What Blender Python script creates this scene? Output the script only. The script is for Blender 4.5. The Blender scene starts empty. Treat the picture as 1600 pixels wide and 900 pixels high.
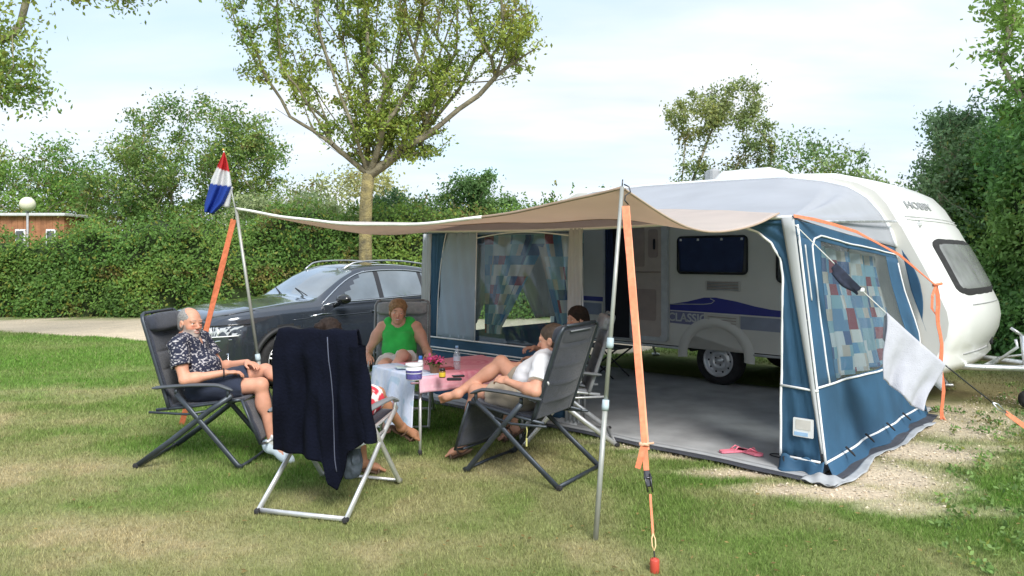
import bpy, bmesh, math, random
import numpy as np
from mathutils import Vector, Matrix
import openvdb

# ------------------------------------------------------------------ camera, sky, sun
SC = bpy.context.scene
COL = SC.collection
F, HZ, CH = 1120.0, 405.0, 1.6          # focal length in photo pixels, horizon row, eye height
cam_d = bpy.data.cameras.new('camera')
cam = bpy.data.objects.new('camera', cam_d); COL.objects.link(cam)
cam.location = (0, 0, CH); cam.rotation_euler = (math.radians(90), 0, 0)
cam_d.sensor_width = 36; cam_d.lens = 36 * F / 1600; cam_d.shift_y = -45 / 1600
cam_d.clip_start = 0.05; cam_d.clip_end = 2000
SC.camera = cam
SUN_EL, SUN_AZ = 44, 158                # azimuth clockwise from +Y (north): sun behind the camera, to the right
world = bpy.data.worlds.new('World'); SC.world = world; world.use_nodes = True
nt = world.node_tree; nt.nodes.clear()
def wn(t, **k):
    n = nt.nodes.new(t)
    for a, b in k.items(): setattr(n, a, b)
    return n
out = wn('ShaderNodeOutputWorld'); bg = wn('ShaderNodeBackground'); bg.inputs[1].default_value = 0.15
sky = wn('ShaderNodeTexSky', sky_type='NISHITA', sun_disc=False)
sky.sun_elevation = math.radians(SUN_EL); sky.sun_rotation = math.radians(SUN_AZ)
sky.air_density = 1.0; sky.dust_density = 1.5
tc = wn('ShaderNodeTexCoord'); sep = wn('ShaderNodeSeparateXYZ'); nt.links.new(tc.outputs['Generated'], sep.inputs[0])
mx = wn('ShaderNodeMath', operation='MAXIMUM'); mx.inputs[1].default_value = 0.0; nt.links.new(sep.outputs['Z'], mx.inputs[0])
ad = wn('ShaderNodeMath', operation='ADD'); ad.inputs[1].default_value = 0.18; nt.links.new(mx.outputs[0], ad.inputs[0])
dx = wn('ShaderNodeMath', operation='DIVIDE'); dy = wn('ShaderNodeMath', operation='DIVIDE')
nt.links.new(sep.outputs['X'], dx.inputs[0]); nt.links.new(ad.outputs[0], dx.inputs[1])
nt.links.new(sep.outputs['Y'], dy.inputs[0]); nt.links.new(ad.outputs[0], dy.inputs[1])
cb = wn('ShaderNodeCombineXYZ'); nt.links.new(dx.outputs[0], cb.inputs[0]); nt.links.new(dy.outputs[0], cb.inputs[1])
no = wn('ShaderNodeTexNoise'); no.inputs['Scale'].default_value = 0.95; no.inputs['Detail'].default_value = 7; no.inputs['Roughness'].default_value = 0.55
no.inputs['Distortion'].default_value = 0.5
mp = wn('ShaderNodeMapping'); mp.inputs['Scale'].default_value = (0.55, 1.2, 1); mp.inputs['Location'].default_value = (3.3, 1.9, 0)
nt.links.new(cb.outputs[0], mp.inputs[0]); nt.links.new(mp.outputs[0], no.inputs['Vector'])
rp = wn('ShaderNodeValToRGB'); rp.color_ramp.elements[0].position = 0.34; rp.color_ramp.elements[0].color = (0.25, 0.25, 0.25, 1)
rp.color_ramp.elements[1].position = 0.61; rp.color_ramp.elements[1].color = (1, 1, 1, 1)
nt.links.new(no.outputs[0], rp.inputs[0])
no2 = wn('ShaderNodeTexNoise'); no2.inputs['Scale'].default_value = 2.6; no2.inputs['Detail'].default_value = 6
nt.links.new(mp.outputs[0], no2.inputs['Vector'])
rp2 = wn('ShaderNodeValToRGB'); rp2.color_ramp.elements[0].position = 0.3; rp2.color_ramp.elements[1].position = 0.7
rp2.color_ramp.elements[0].color = (2.55, 2.85, 3.25, 1); rp2.color_ramp.elements[1].color = (3.3, 3.4, 3.54, 1)
nt.links.new(no2.outputs[0], rp2.inputs[0])
blue = wn('ShaderNodeMix', data_type='RGBA'); blue.inputs[0].default_value = 0.7; blue.inputs[7].default_value = (1.8, 2.5, 3.35, 1)
nt.links.new(sky.outputs[0], blue.inputs[6])
mixc = wn('ShaderNodeMix', data_type='RGBA')
nt.links.new(rp.outputs[0], mixc.inputs[0]); nt.links.new(blue.outputs[2], mixc.inputs[6]); nt.links.new(rp2.outputs[0], mixc.inputs[7])
nt.links.new(mixc.outputs[2], bg.inputs[0]); nt.links.new(bg.outputs[0], out.inputs[0])
sd = bpy.data.lights.new('sun', 'SUN'); sd.energy = 1.9; sd.angle = math.radians(22); sd.color = (1.0, 0.96, 0.90)
so = bpy.data.objects.new('sun', sd); COL.objects.link(so)
_az, _el = math.radians(SUN_AZ), math.radians(SUN_EL)
to_sun = Vector((math.sin(_az) * math.cos(_el), math.cos(_az) * math.cos(_el), math.sin(_el)))
so.rotation_euler = to_sun.to_track_quat('Z', 'Y').to_euler(); so.location = (0, 0, 20)
SC.view_settings.view_transform = 'Standard'; SC.view_settings.look = 'None'
SC.view_settings.exposure = 1.17; SC.view_settings.gamma = 1; SC.view_settings.use_curve_mapping = False
try:
    SC.cycles.use_denoising = True; SC.cycles.max_bounces = 8; SC.cycles.transparent_max_bounces = 12
    SC.cycles.caustics_reflective = False; SC.cycles.caustics_refractive = False
except Exception: pass

# ------------------------------------------------------------------ helpers
def P(px, py, d): return Vector(((px - 800) / F * d, d, CH - (py - HZ) / F * d))
def G(px, py, z=0.0):
    d = F * (CH - z) / (py - HZ); return P(px, py, d)
def lerp(a, b, t): return a + (b - a) * t
def V(*a): return Vector(a)

def hsh(ix, iy, iz, seed=0):
    n = (ix.astype(np.int64) * 374761393 + iy.astype(np.int64) * 668265263 + iz.astype(np.int64) * 2147483647 + seed * 144665) & 0xffffffff
    n = ((n ^ (n >> 13)) * 1274126177) & 0xffffffff
    n = n ^ (n >> 16)
    return (n & 0xffffff) / float(0xffffff)
def vnoise(x, y, z=None, seed=0):
    x = np.asarray(x, float); y = np.asarray(y, float); z = np.zeros_like(x) if z is None else np.asarray(z, float)
    i, j, k = np.floor(x), np.floor(y), np.floor(z); u, v, w = x - i, y - j, z - k
    u, v, w = u*u*(3-2*u), v*v*(3-2*v), w*w*(3-2*w)
    r = 0
    for a in (0, 1):
        for b in (0, 1):
            for c in (0, 1):
                r = r + hsh(i+a, j+b, k+c, seed) * (u if a else 1-u) * (v if b else 1-v) * (w if c else 1-w)
    return r
def fbm(x, y, z=None, o=4, seed=0):
    r, a, s = 0, 0.5, 1.0
    for q in range(o):
        r = r + a * vnoise(np.asarray(x)*s, np.asarray(y)*s, None if z is None else np.asarray(z)*s, seed+q); s *= 2.03; a *= 0.5
    return r / (1 - 0.5**o)

# materials ---------------------------------------------------------------
def mat(name, col=(0.5, 0.5, 0.5), rough=0.6, metal=0.0, var=0.12, scale=8.0, bump=0.0, bscale=60.0, attr=None, coat=0.0,
        trans=0.0, sss=0.0, spec=0.5, hue=None, emit=None, sheen=0.0, transl=0.0, bdist=0.01):
    m = bpy.data.materials.new(name); m.use_nodes = True; t = m.node_tree; L = t.links.new
    b = t.nodes['Principled BSDF']; b.inputs['Roughness'].default_value = rough; b.inputs['Metallic'].default_value = metal
    b.inputs['Coat Weight'].default_value = coat; b.inputs['Coat Roughness'].default_value = 0.05
    b.inputs['Specular IOR Level'].default_value = spec; b.inputs['Sheen Weight'].default_value = sheen
    if sss: b.inputs['Subsurface Weight'].default_value = sss; b.inputs['Subsurface Radius'].default_value = (0.02, 0.008, 0.004); b.inputs['Subsurface Scale'].default_value = 0.5
    if trans: b.inputs['Transmission Weight'].default_value = trans
    co = t.nodes.new('ShaderNodeTexCoord')
    src = None
    if attr:
        a = t.nodes.new('ShaderNodeAttribute'); a.attribute_name = attr; src = a.outputs['Color']
    if var > 0 or hue is not None:
        n = t.nodes.new('ShaderNodeTexNoise'); n.inputs['Scale'].default_value = scale; n.inputs['Detail'].default_value = 5; L(co.outputs['Object'], n.inputs['Vector'])
        r = t.nodes.new('ShaderNodeMapRange'); r.inputs['From Min'].default_value = 0.3; r.inputs['From Max'].default_value = 0.7
        L(n.outputs[0], r.inputs[0])
        mxn = t.nodes.new('ShaderNodeMix'); mxn.data_type = 'RGBA'; L(r.outputs[0], mxn.inputs[0])
        if src is not None:
            r.inputs['To Min'].default_value = 1 - var; r.inputs['To Max'].default_value = 1 + var
            mxn.blend_type = 'MULTIPLY'; mxn.inputs[0].default_value = 1.0
            for l in list(t.links):
                if l.to_socket == mxn.inputs[0]: t.links.remove(l)
            L(src, mxn.inputs[6]); L(r.outputs[0], mxn.inputs[7])
        else:
            c2 = hue if hue is not None else tuple(min(1, c * (1 + var)) for c in col)
            mxn.inputs[6].default_value = tuple(c * (1 - var) for c in col) + (1,); mxn.inputs[7].default_value = tuple(c2) + (1,)
        src = mxn.outputs[2]
    if src is not None: L(src, b.inputs['Base Color'])
    else: b.inputs['Base Color'].default_value = tuple(col) + (1,)
    if bump:
        n = t.nodes.new('ShaderNodeTexNoise'); n.inputs['Scale'].default_value = bscale; n.inputs['Detail'].default_value = 4; L(co.outputs['Object'], n.inputs['Vector'])
        bp = t.nodes.new('ShaderNodeBump'); bp.inputs['Strength'].default_value = bump; bp.inputs['Distance'].default_value = bdist
        L(n.outputs[0], bp.inputs['Height']); L(bp.outputs[0], b.inputs['Normal'])
    if transl > 0:
        tr = t.nodes.new('ShaderNodeBsdfTranslucent'); ms = t.nodes.new('ShaderNodeMixShader'); ms.inputs[0].default_value = transl
        if src is not None: L(src, tr.inputs[0])
        else: tr.inputs[0].default_value = tuple(col) + (1,)
        o = t.nodes['Material Output']; L(b.outputs[0], ms.inputs[1]); L(tr.outputs[0], ms.inputs[2]); L(ms.outputs[0], o.inputs[0])
    return m

def clear_film(name, tint=(0.9, 0.94, 0.95), refl=0.12, milk=0.08, rough=0.08, bump=0.5, bs=6, stretch=(1, 1, 1)):
    """clear sheet: mostly see-through, a little milky, glossy with creases"""
    m = bpy.data.materials.new(name); m.use_nodes = True; t = m.node_tree; L = t.links.new; t.nodes.remove(t.nodes['Principled BSDF'])
    o = t.nodes['Material Output']; tr = t.nodes.new('ShaderNodeBsdfTransparent'); tr.inputs[0].default_value = tint + (1,)
    gl = t.nodes.new('ShaderNodeBsdfGlossy'); gl.inputs['Roughness'].default_value = rough
    df = t.nodes.new('ShaderNodeBsdfDiffuse'); df.inputs[0].default_value = (0.75, 0.8, 0.82, 1)
    fr = t.nodes.new('ShaderNodeFresnel'); fr.inputs[0].default_value = 1.5
    m1 = t.nodes.new('ShaderNodeMixShader'); m2 = t.nodes.new('ShaderNodeMixShader'); m1.inputs[0].default_value = milk
    L(tr.outputs[0], m1.inputs[1]); L(df.outputs[0], m1.inputs[2])
    ad = t.nodes.new('ShaderNodeMath'); ad.operation = 'MULTIPLY_ADD'; ad.inputs[1].default_value = .08; ad.inputs[2].default_value = refl; L(fr.outputs[0], ad.inputs[0])
    L(ad.outputs[0], m2.inputs[0]); L(m1.outputs[0], m2.inputs[1]); L(gl.outputs[0], m2.inputs[2]); L(m2.outputs[0], o.inputs[0])
    if bump:
        co = t.nodes.new('ShaderNodeTexCoord'); mpn = t.nodes.new('ShaderNodeMapping'); mpn.inputs['Scale'].default_value = stretch
        n = t.nodes.new('ShaderNodeTexNoise'); n.inputs['Scale'].default_value = bs; n.inputs['Detail'].default_value = 3; n.inputs['Distortion'].default_value = 1.0
        L(co.outputs['Object'], mpn.inputs[0]); L(mpn.outputs[0], n.inputs['Vector'])
        bp = t.nodes.new('ShaderNodeBump'); bp.inputs['Strength'].default_value = bump; bp.inputs['Distance'].default_value = 0.012
        L(n.outputs[0], bp.inputs['Height'])
        for s in (gl, df): L(bp.outputs[0], s.inputs['Normal'])
    return m

# mesh builder ------------------------------------------------------------
class MB:
    def __init__(s, T=None): s.v = []; s.f = []; s.mi = []; s.cur = 0; s.T = T; s.col = []; s.c = (1, 1, 1, 1); s.usecol = False; s.sm = []; s.smooth = False
    def add(s, vs, fs):
        o = len(s.v)
        for p in vs:
            p = Vector(p)
            s.v.append(tuple(s.T @ p) if s.T is not None else tuple(p)); s.col.append(s.c)
        for f in fs: s.f.append(tuple(i + o for i in f)); s.mi.append(s.cur); s.sm.append(s.smooth)
        return s
    def box(s, c, size, R=None, taper=1.0):
        hx, hy, hz = [q / 2 for q in size]; vs = []
        for z in (-1, 1):
            k = taper if z > 0 else 1.0
            for (x, y) in ((-1, -1), (1, -1), (1, 1), (-1, 1)):
                p = Vector((x * hx * k, y * hy * k, z * hz)); vs.append((R @ p if R is not None else p) + Vector(c))
        return s.add(vs, [(3, 2, 1, 0), (4, 5, 6, 7), (0, 1, 5, 4), (1, 2, 6, 5), (2, 3, 7, 6), (3, 0, 4, 7)])
    def rbox(s, c, size, R=None, b=0.01):
        """box with chamfered edges: three nested rings top and bottom"""
        hx, hy, hz = [q / 2 for q in size]; b = min(b, hx * .9, hy * .9, hz * .9); vs = []; n = 8
        def ring(ix, z):
            x, y = hx - ix, hy - ix
            return [(-x + b, -y, z), (x - b, -y, z), (x, -y + b, z), (x, y - b, z), (x - b, y, z), (-x + b, y, z), (-x, y - b, z), (-x, -y + b, z)]
        for (ix, z) in ((b, -hz), (0, -hz + b), (0, hz - b), (b, hz)):
            for p in ring(ix if ix == 0 else b * .7, z):
                p = Vector(p); vs.append((R @ p if R is not None else p) + Vector(c))
        fs = [tuple(range(n))[::-1], tuple(range(3 * n, 4 * n))]
        for r in range(3):
            for i in range(n): fs.append((r*n+i, r*n+(i+1) % n, (r+1)*n+(i+1) % n, (r+1)*n+i))
        return s.add(vs, fs)
    def tube(s, pts, r, seg=10, caps=True, flat=1.0, up=None):
        pts = [Vector(p) for p in pts]; n = len(pts); rs = r if isinstance(r, (list, tuple)) else [r] * n; vs = []; pu = None
        for i, p in enumerate(pts):
            d = (pts[min(i+1, n-1)] - pts[max(i-1, 0)])
            if d.length < 1e-9: d = Vector((0, 0, 1))
            d.normalize()
            if pu is None:
                a = Vector(up) if up is not None else (Vector((0, 0, 1)) if abs(d.z) < 0.9 else Vector((1, 0, 0)))
            else: a = pu
            u = (a - d * a.dot(d))
            if u.length < 1e-6: u = d.orthogonal()
            u.normalize(); w = d.cross(u); pu = u
            for k in range(seg):
                t = 2 * math.pi * k / seg; vs.append(p + u * math.cos(t) * rs[i] * flat + w * math.sin(t) * rs[i])
        fs = []
        for i in range(n - 1):
            for k in range(seg): fs.append((i*seg+k, i*seg+(k+1) % seg, (i+1)*seg+(k+1) % seg, (i+1)*seg+k))
        if caps: fs.append(tuple(range(seg))[::-1]); fs.append(tuple((n-1)*seg+k for k in range(seg)))
        sm = s.smooth; s.smooth = True; s.add(vs, fs); s.smooth = sm; return s
    def lathe(s, prof, c=(0, 0, 0), R=None, seg=24, caps=True):
        """prof: (radius, height) pairs, revolved about local z"""
        vs = []; n = len(prof)
        for (r, z) in prof:
            for k in range(seg):
                t = 2 * math.pi * k / seg; p = Vector((r * math.cos(t), r * math.sin(t), z)); vs.append((R @ p if R is not None else p) + Vector(c))
        fs = []
        for i in range(n - 1):
            for k in range(seg): fs.append((i*seg+k, i*seg+(k+1) % seg, (i+1)*seg+(k+1) % seg, (i+1)*seg+k))
        if caps and prof[0][0] > 1e-4: fs.append(tuple(range(seg))[::-1])
        if caps and prof[-1][0] > 1e-4: fs.append(tuple((n-1)*seg+k for k in range(seg)))
        sm = s.smooth; s.smooth = True; s.add(vs, fs); s.smooth = sm; return s
    def prism(s, poly, fn, h0, h1):
        """poly of (a, b); fn(a, b, h) -> point; extruded from h0 to h1"""
        n = len(poly); vs = [fn(a, b, h0) for a, b in poly] + [fn(a, b, h1) for a, b in poly]
        fs = [tuple(range(n))[::-1], tuple(range(n, 2*n))] + [(i, (i+1) % n, n+(i+1) % n, n+i) for i in range(n)]
        return s.add(vs, fs)
    def grid(s, fn, nu, nv, keep=None, mfn=None):
        vs = [fn(i / nu, j / nv) for j in range(nv + 1) for i in range(nu + 1)]; fs = []; ms = []
        for j in range(nv):
            for i in range(nu):
                if keep is None or keep((i + .5) / nu, (j + .5) / nv):
                    fs.append((j*(nu+1)+i, j*(nu+1)+i+1, (j+1)*(nu+1)+i+1, (j+1)*(nu+1)+i)); ms.append(mfn((i+.5)/nu, (j+.5)/nv) if mfn else s.cur)
        sm = s.smooth; s.smooth = True; k = len(s.mi); s.add(vs, fs); s.mi[k:] = ms; s.smooth = sm; return s
    def sheet(s, fn, nu, nv, th=0.004, keep=None):
        """a fabric sheet with real thickness"""
        A = [[Vector(fn(i / nu, j / nv)) for i in range(nu + 1)] for j in range(nv + 1)]; top, bot = [], []
        for j in range(nv + 1):
            for i in range(nu + 1):
                du = A[j][min(i+1, nu)] - A[j][max(i-1, 0)]; dv = A[min(j+1, nv)][i] - A[max(j-1, 0)][i]; n = du.cross(dv)
                n = n.normalized() if n.length > 1e-12 else Vector((0, 0, 1))
                top.append(A[j][i] + n * th / 2); bot.append(A[j][i] - n * th / 2)
        N = len(top); fs = []; W = nu + 1
        K = [[(keep is None or keep((i+.5)/nu, (j+.5)/nv)) for i in range(nu)] for j in range(nv)]
        for j in range(nv):
            for i in range(nu):
                if not K[j][i]: continue
                a, b, c, d = j*W+i, j*W+i+1, (j+1)*W+i+1, (j+1)*W+i
                fs.append((a, b, c, d)); fs.append((N+d, N+c, N+b, N+a))
                if j == 0 or not K[j-1][i]: fs.append((b, a, N+a, N+b))
                if j == nv-1 or not K[j+1][i]: fs.append((d, c, N+c, N+d))
                if i == 0 or not K[j][i-1]: fs.append((a, d, N+d, N+a))
                if i == nu-1 or not K[j][i+1]: fs.append((c, b, N+b, N+c))
        sm = s.smooth; s.smooth = True; s.add(top + bot, fs); s.smooth = sm; return s
    def build(s, name, mats, parent=None, **tags):
        me = bpy.data.meshes.new(name); me.from_pydata(s.v, [], s.f); mats = mats if isinstance(mats, (list, tuple)) else [mats]
        for m in mats: me.materials.append(m)
        me.polygons.foreach_set('material_index', s.mi); me.polygons.foreach_set('use_smooth', s.sm)
        if s.usecol:
            a = me.color_attributes.new('col', 'FLOAT_COLOR', 'POINT'); a.data.foreach_set('color', np.array(s.col, np.float32).ravel())
        me.update()
        return link(name, me, parent, **tags)

def link(name, me, parent=None, **tags):
    o = bpy.data.objects.new(name, me); COL.objects.link(o)
    if parent is not None:
        o.parent = parent; o.matrix_parent_inverse = INV.get(parent.name, Matrix.Identity(4))
    for k, v in tags.items(): o[k] = v
    INV[o.name] = INV.get(parent.name, Matrix.Identity(4)) if parent is not None else Matrix.Identity(4)
    if parent is not None: INV[o.name] = Matrix.Identity(4)
    return o
INV = {}
def thing(name, label, cat, loc=(0, 0, 0), group=None):
    o = bpy.data.objects.new(name, None); COL.objects.link(o); o.location = loc; o.empty_display_size = 0.2
    o['label'] = label; o['category'] = cat
    if group: o['group'] = group
    INV[o.name] = Matrix.Translation(-Vector(loc))
    return o
def tag(o, label, cat, group=None):
    o['label'] = label; o['category'] = cat
    if group: o['group'] = group
    return o
def fastmesh(name, V_, F_, mats, parent=None, col=None, smooth=False, mi=None, **tags):
    """numpy arrays -> mesh; F_ is (n,3) or (n,4)"""
    me = bpy.data.meshes.new(name); n, k = F_.shape
    me.vertices.add(len(V_)); me.vertices.foreach_set('co', np.ascontiguousarray(V_, np.float32).ravel())
    me.loops.add(n * k); me.polygons.add(n)
    me.loops.foreach_set('vertex_index', np.ascontiguousarray(F_, np.int32).ravel())
    me.polygons.foreach_set('loop_start', np.arange(0, n * k, k, dtype=np.int32))
    try: me.polygons.foreach_set('loop_total', np.full(n, k, np.int32))
    except Exception: pass
    mats = mats if isinstance(mats, (list, tuple)) else [mats]
    for m in mats: me.materials.append(m)
    if mi is not None: me.polygons.foreach_set('material_index', np.asarray(mi, np.int32))
    me.polygons.foreach_set('use_smooth', np.full(n, smooth, bool))
    if col is not None:
        a = me.color_attributes.new('col', 'FLOAT_COLOR', 'POINT'); c4 = np.ones((len(V_), 4), np.float32); c4[:, :3] = col; a.data.foreach_set('color', c4.ravel())
    me.update(calc_edges=True); me.validate()
    return link(name, me, parent, **tags)

# implicit shapes ---------------------------------------------------------
class SDF:
    def __init__(s, lo, hi, h):
        s.h = h; s.lo = np.array(lo, np.float32); s.n = np.ceil((np.array(hi) - s.lo) / h).astype(int) + 1
        s.A = np.full(tuple(s.n), 1.0, np.float32)
    def sub(s, lo, hi):
        a = np.clip(np.floor((np.array(lo) - s.lo) / s.h).astype(int), 0, s.n); b = np.clip(np.ceil((np.array(hi) - s.lo) / s.h).astype(int) + 1, 0, s.n)
        sl = tuple(slice(int(p), int(q)) for p, q in zip(a, b))
        ax = [s.lo[i] + s.h * np.arange(a[i], b[i], dtype=np.float32) for i in range(3)]
        return sl, ax[0][:, None, None], ax[1][None, :, None], ax[2][None, None, :]
    def mix(s, sl, d, k, op='u'):
        a = s.A[sl]
        if a.size == 0: return
        if op == 's': s.A[sl] = np.maximum(a, -d); return
        if k <= 0: s.A[sl] = np.minimum(a, d); return
        h = np.clip(0.5 + 0.5 * (a - d) / k, 0, 1); s.A[sl] = a + (d - a) * h - k * h * (1 - h)
    def cone(s, a, b, ra, rb, k=0.02, op='u', cap=False):
        a = np.array(a, np.float32); b = np.array(b, np.float32); m = max(ra, rb) + max(k, 4 * s.h)
        sl, x, y, z = s.sub(np.minimum(a, b) - m, np.maximum(a, b) + m); ab = b - a; L = float(ab @ ab) + 1e-9
        t = np.clip(((x - a[0]) * ab[0] + (y - a[1]) * ab[1] + (z - a[2]) * ab[2]) / L, 0, 1)
        d = np.sqrt((x - a[0] - t*ab[0])**2 + (y - a[1] - t*ab[1])**2 + (z - a[2] - t*ab[2])**2) - (ra + (rb - ra) * t)
        if cap: d = np.maximum(d, ((x - b[0]) * ab[0] + (y - b[1]) * ab[1] + (z - b[2]) * ab[2]) / math.sqrt(L))
        s.mix(sl, d, k, op)
    def ell(s, c, r, R=None, k=0.02, op='u'):
        c = np.array(c, np.float32); r = np.array(r, np.float32); m = float(r.max()) + max(k, 4 * s.h); sl, x, y, z = s.sub(c - m, c + m)
        x, y, z = x - c[0], y - c[1], z - c[2]
        if R is not None:
            R = np.array(R.to_3x3() if hasattr(R, 'to_3x3') else R, np.float32); x, y, z = (R[0,0]*x + R[1,0]*y + R[2,0]*z, R[0,1]*x + R[1,1]*y + R[2,1]*z, R[0,2]*x + R[1,2]*y + R[2,2]*z)
        k0 = np.sqrt((x/r[0])**2 + (y/r[1])**2 + (z/r[2])**2); k1 = np.sqrt((x/r[0]**2)**2 + (y/r[1]**2)**2 + (z/r[2]**2)**2) + 1e-6
        s.mix(sl, k0 * (k0 - 1) / k1, k, op)
    def cut(s, p, n):
        """remove everything on the side the normal points to"""
        n = Vector(n).normalized(); sl, x, y, z = s.sub(s.lo, s.lo + s.n * s.h)
        s.A = np.maximum(s.A, ((x - p[0]) * n[0] + (y - p[1]) * n[1] + (z - p[2]) * n[2]).astype(np.float32))
    def wrinkle(s, amp, freq, seed=0, band=0.04):
        idx = np.nonzero(np.abs(s.A) < band); pts = [s.lo[i] + s.h * idx[i] for i in range(3)]
        n = vnoise(pts[0]*freq[0], pts[1]*freq[1], pts[2]*freq[2], seed) - .5
        n2 = vnoise(pts[0]*freq[0]*2.3, pts[1]*freq[1]*2.3, pts[2]*freq[2]*2.3, seed+5) - .5
        s.A[idx] += (amp * (1 - np.abs(n) * 4) * .6 + amp * n2).astype(np.float32)
    def arrays(s):
        w = 3 * s.h; g = openvdb.FloatGrid(); g.background = w
        A = np.clip(s.A, -w, w); A[0] = A[-1] = w; A[:, 0] = A[:, -1] = w; A[:, :, 0] = A[:, :, -1] = w
        g.copyFromArray(A); v, q = g.convertToQuads(); return v * s.h + s.lo, q[:, ::-1].astype(np.int32)
    def build(s, name, m, parent=None, colfn=None, smooth_it=1, **tags):
        v, q = s.arrays()
        for _ in range(smooth_it):                      # one Laplacian pass takes the voxel ripple out
            acc = np.zeros_like(v); cnt = np.zeros(len(v))
            for a in range(4):
                b = q[:, (a + 1) % 4]; np.add.at(acc, q[:, a], v[b]); np.add.at(cnt, q[:, a], 1)
            v = v * 0.5 + 0.5 * acc / np.maximum(cnt, 1)[:, None]
        return fastmesh(name, v, q, m, parent, col=None if colfn is None else colfn(v), smooth=True, **tags)
# ------------------------------------------------------------------ ground
E1 = V(.728, -.685, 0).normalized(); E2 = V(.685, .728, 0).normalized(); C0 = V(2.3, 5.27, 0)
def CW(s, t, z): return C0 + E1 * s + E2 * t + V(0, 0, z)     # awning / caravan frame: s along the front, t inwards
def st(x, y):
    dx_, dy_ = x - C0.x, y - C0.y
    return dx_ * E1.x + dy_ * E1.y, dx_ * E2.x + dy_ * E2.y
LUSH = np.array((.125, .235, .040)); MID = np.array((.185, .245, .070)); DRY = np.array((.41, .355, .20)); SAND = np.array((.68, .57, .42)); SOIL = np.array((.23, .165, .10))
GREENS = [(90, 560, 5, 1.3, 1.0), (330, 640, 1.6, .9, .9), (560, 640, 2.2, 1.2, .8), (330, 700, .8, .35, .8), (420, 620, 2, 1, .6), (690, 660, 1.2, .6, .8), (20, 590, 2.5, .9, .6),
          (1240, 850, .9, .35, .75), (1080, 800, .7, .3, .45), (1560, 760, .5, .7, .7), (1500, 860, .6, .3, .5), (820, 820, .6, .3, .3), (970, 600, 3, 2, .5), (300, 745, .7, .25, .4), (1580, 640, .6, .4, .5)]
DRYS = [(60, 655, 1.7, .33, .8), (60, 740, 1.0, .5, .85), (90, 850, 1.1, .4, 1.0), (330, 860, 1.0, .3, .7), (520, 790, .8, .4, .45), (720, 730, .7, .3, .6), (640, 860, .9, .25, .6), (840, 720, .8, .35, .5),
        (850, 860, .7, .2, .5), (1000, 870, .4, .15, .4), (1400, 870, .5, .2, .4), (620, 700, .6, .3, .3), (1500, 720, .5, .3, .6), (180, 610, 2, .3, .5)]
SANDS = [(1390, 745, .42, .42, 1.0), (1440, 705, .4, .35, 1.0), (1330, 770, .45, .2, 1.0), (1410, 790, .3, .18, .7), (1180, 738, .45, .12, .95), (1080, 712, .4, .1, .8), (1000, 698, .3, .1, .6), (930, 690, .4, .1, .4),
         (1480, 668, .4, .5, .8), (1540, 655, .5, .5, .55), (1250, 765, .4, .13, .95), (1545, 700, .35, .12, .5), (1530, 800, .25, .1, .35), (1490, 640, .5, .5, .6)]
SOILS = [(1520, 610, .9, 1.2, .9), (1580, 600, 1.5, 1.0, .7), (1440, 640, .8, 1.0, .6)]
def blob(x, y, L, nz):
    r = np.zeros_like(x)
    for (px, py, rx, ry, w) in L:
        c = G(px, py); q = np.sqrt(((x - c.x) / rx) ** 2 + ((y - c.y) / ry) ** 2) + (nz - .5) * 1.1
        r = np.maximum(r, w * np.clip(1.45 - q, 0, 1) ** .8 if False else w * np.clip((1.5 - q) / 1.0, 0, 1))
    return r
def path_mask(x, y, nz):
    yb = np.interp(x, [-30, -16, -12.5, -7.6, -6, -4.5, -3, 2, 4, 8], [19, 17.1, 16.3, 14.2, 13.0, 11.4, 10.3, 12, 15, 22])
    return np.clip((y - yb + (nz - .5) * .5) / .25, 0, 1) * np.clip((19.4 - y + (nz - .5) * .8) / .3, 0, 1)
def ground_col(x, y):
    n1 = fbm(x * .55, y * .55, seed=3); n2 = fbm(x * 2.1, y * 2.1, seed=9); n3 = fbm(x * 9, y * 9, seed=14, o=3)
    g = np.clip((n1 - .36) / .28, 0, 1)[..., None]; c = MID * (1 - g) + LUSH * g
    d0 = np.clip((n2 - .42) / .22, 0, 1) * .42 + .03
    gr = blob(x, y, GREENS, n2); dr = blob(x, y, DRYS, n2)
    dry = np.clip(d0 * (1 - gr) + .82 * dr * (1 - .5 * gr) * (.55 + .9 * (n3 - .2)), 0, 1); far = np.clip((y - 8) / 6, 0, 1); dry = dry * (1 - .75 * far)
    c = c * (1 - gr[..., None] * .5) + LUSH * gr[..., None] * .5
    c = c * (1 - dry[..., None]) + DRY * dry[..., None]
    sa = blob(x, y, SANDS, n3 * .6 + n2 * .4); so_ = blob(x, y, SOILS, n2); s_, t_ = st(x, y)
    under = np.clip((t_ + .05) / .2, 0, 1) * np.clip((.35 - s_) / .3, 0, 1) * np.clip((s_ + 5.0) / .3, 0, 1) * np.clip((5.6 - t_) / .4, 0, 1)
    so_ = np.maximum(so_, under * .8 * (t_ < 2.9)); so_ = np.maximum(so_, under * .35)
    sa = np.maximum(sa, path_mask(x, y, n2))
    c = c * (1 - so_[..., None] * .85) + SOIL * so_[..., None] * .85
    c = c * (1 - sa[..., None]) + (SAND * (.84 + .34 * n3)[..., None]) * sa[..., None]
    bare = np.clip(sa + so_ * .8, 0, 1)
    return c, bare
def spaced(a, b, lo, hi, step, grow=1.35):
    core = list(np.arange(lo, hi, step)); L_ = []; q = step; p = lo
    while p > a: q *= grow; p -= q; L_.append(p)
    R_ = []; q = step; p = core[-1]
    while p < b: q *= grow; p += q; R_.append(p)
    return np.array(L_[::-1] + core + R_)
gx = spaced(-600, 600, -9, 8.5, .05, 1.25); gy = spaced(-80, 900, 2.6, 15, .05, 1.2)
X, Y = np.meshgrid(gx, gy); gc, bare = ground_col(X, Y)
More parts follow.
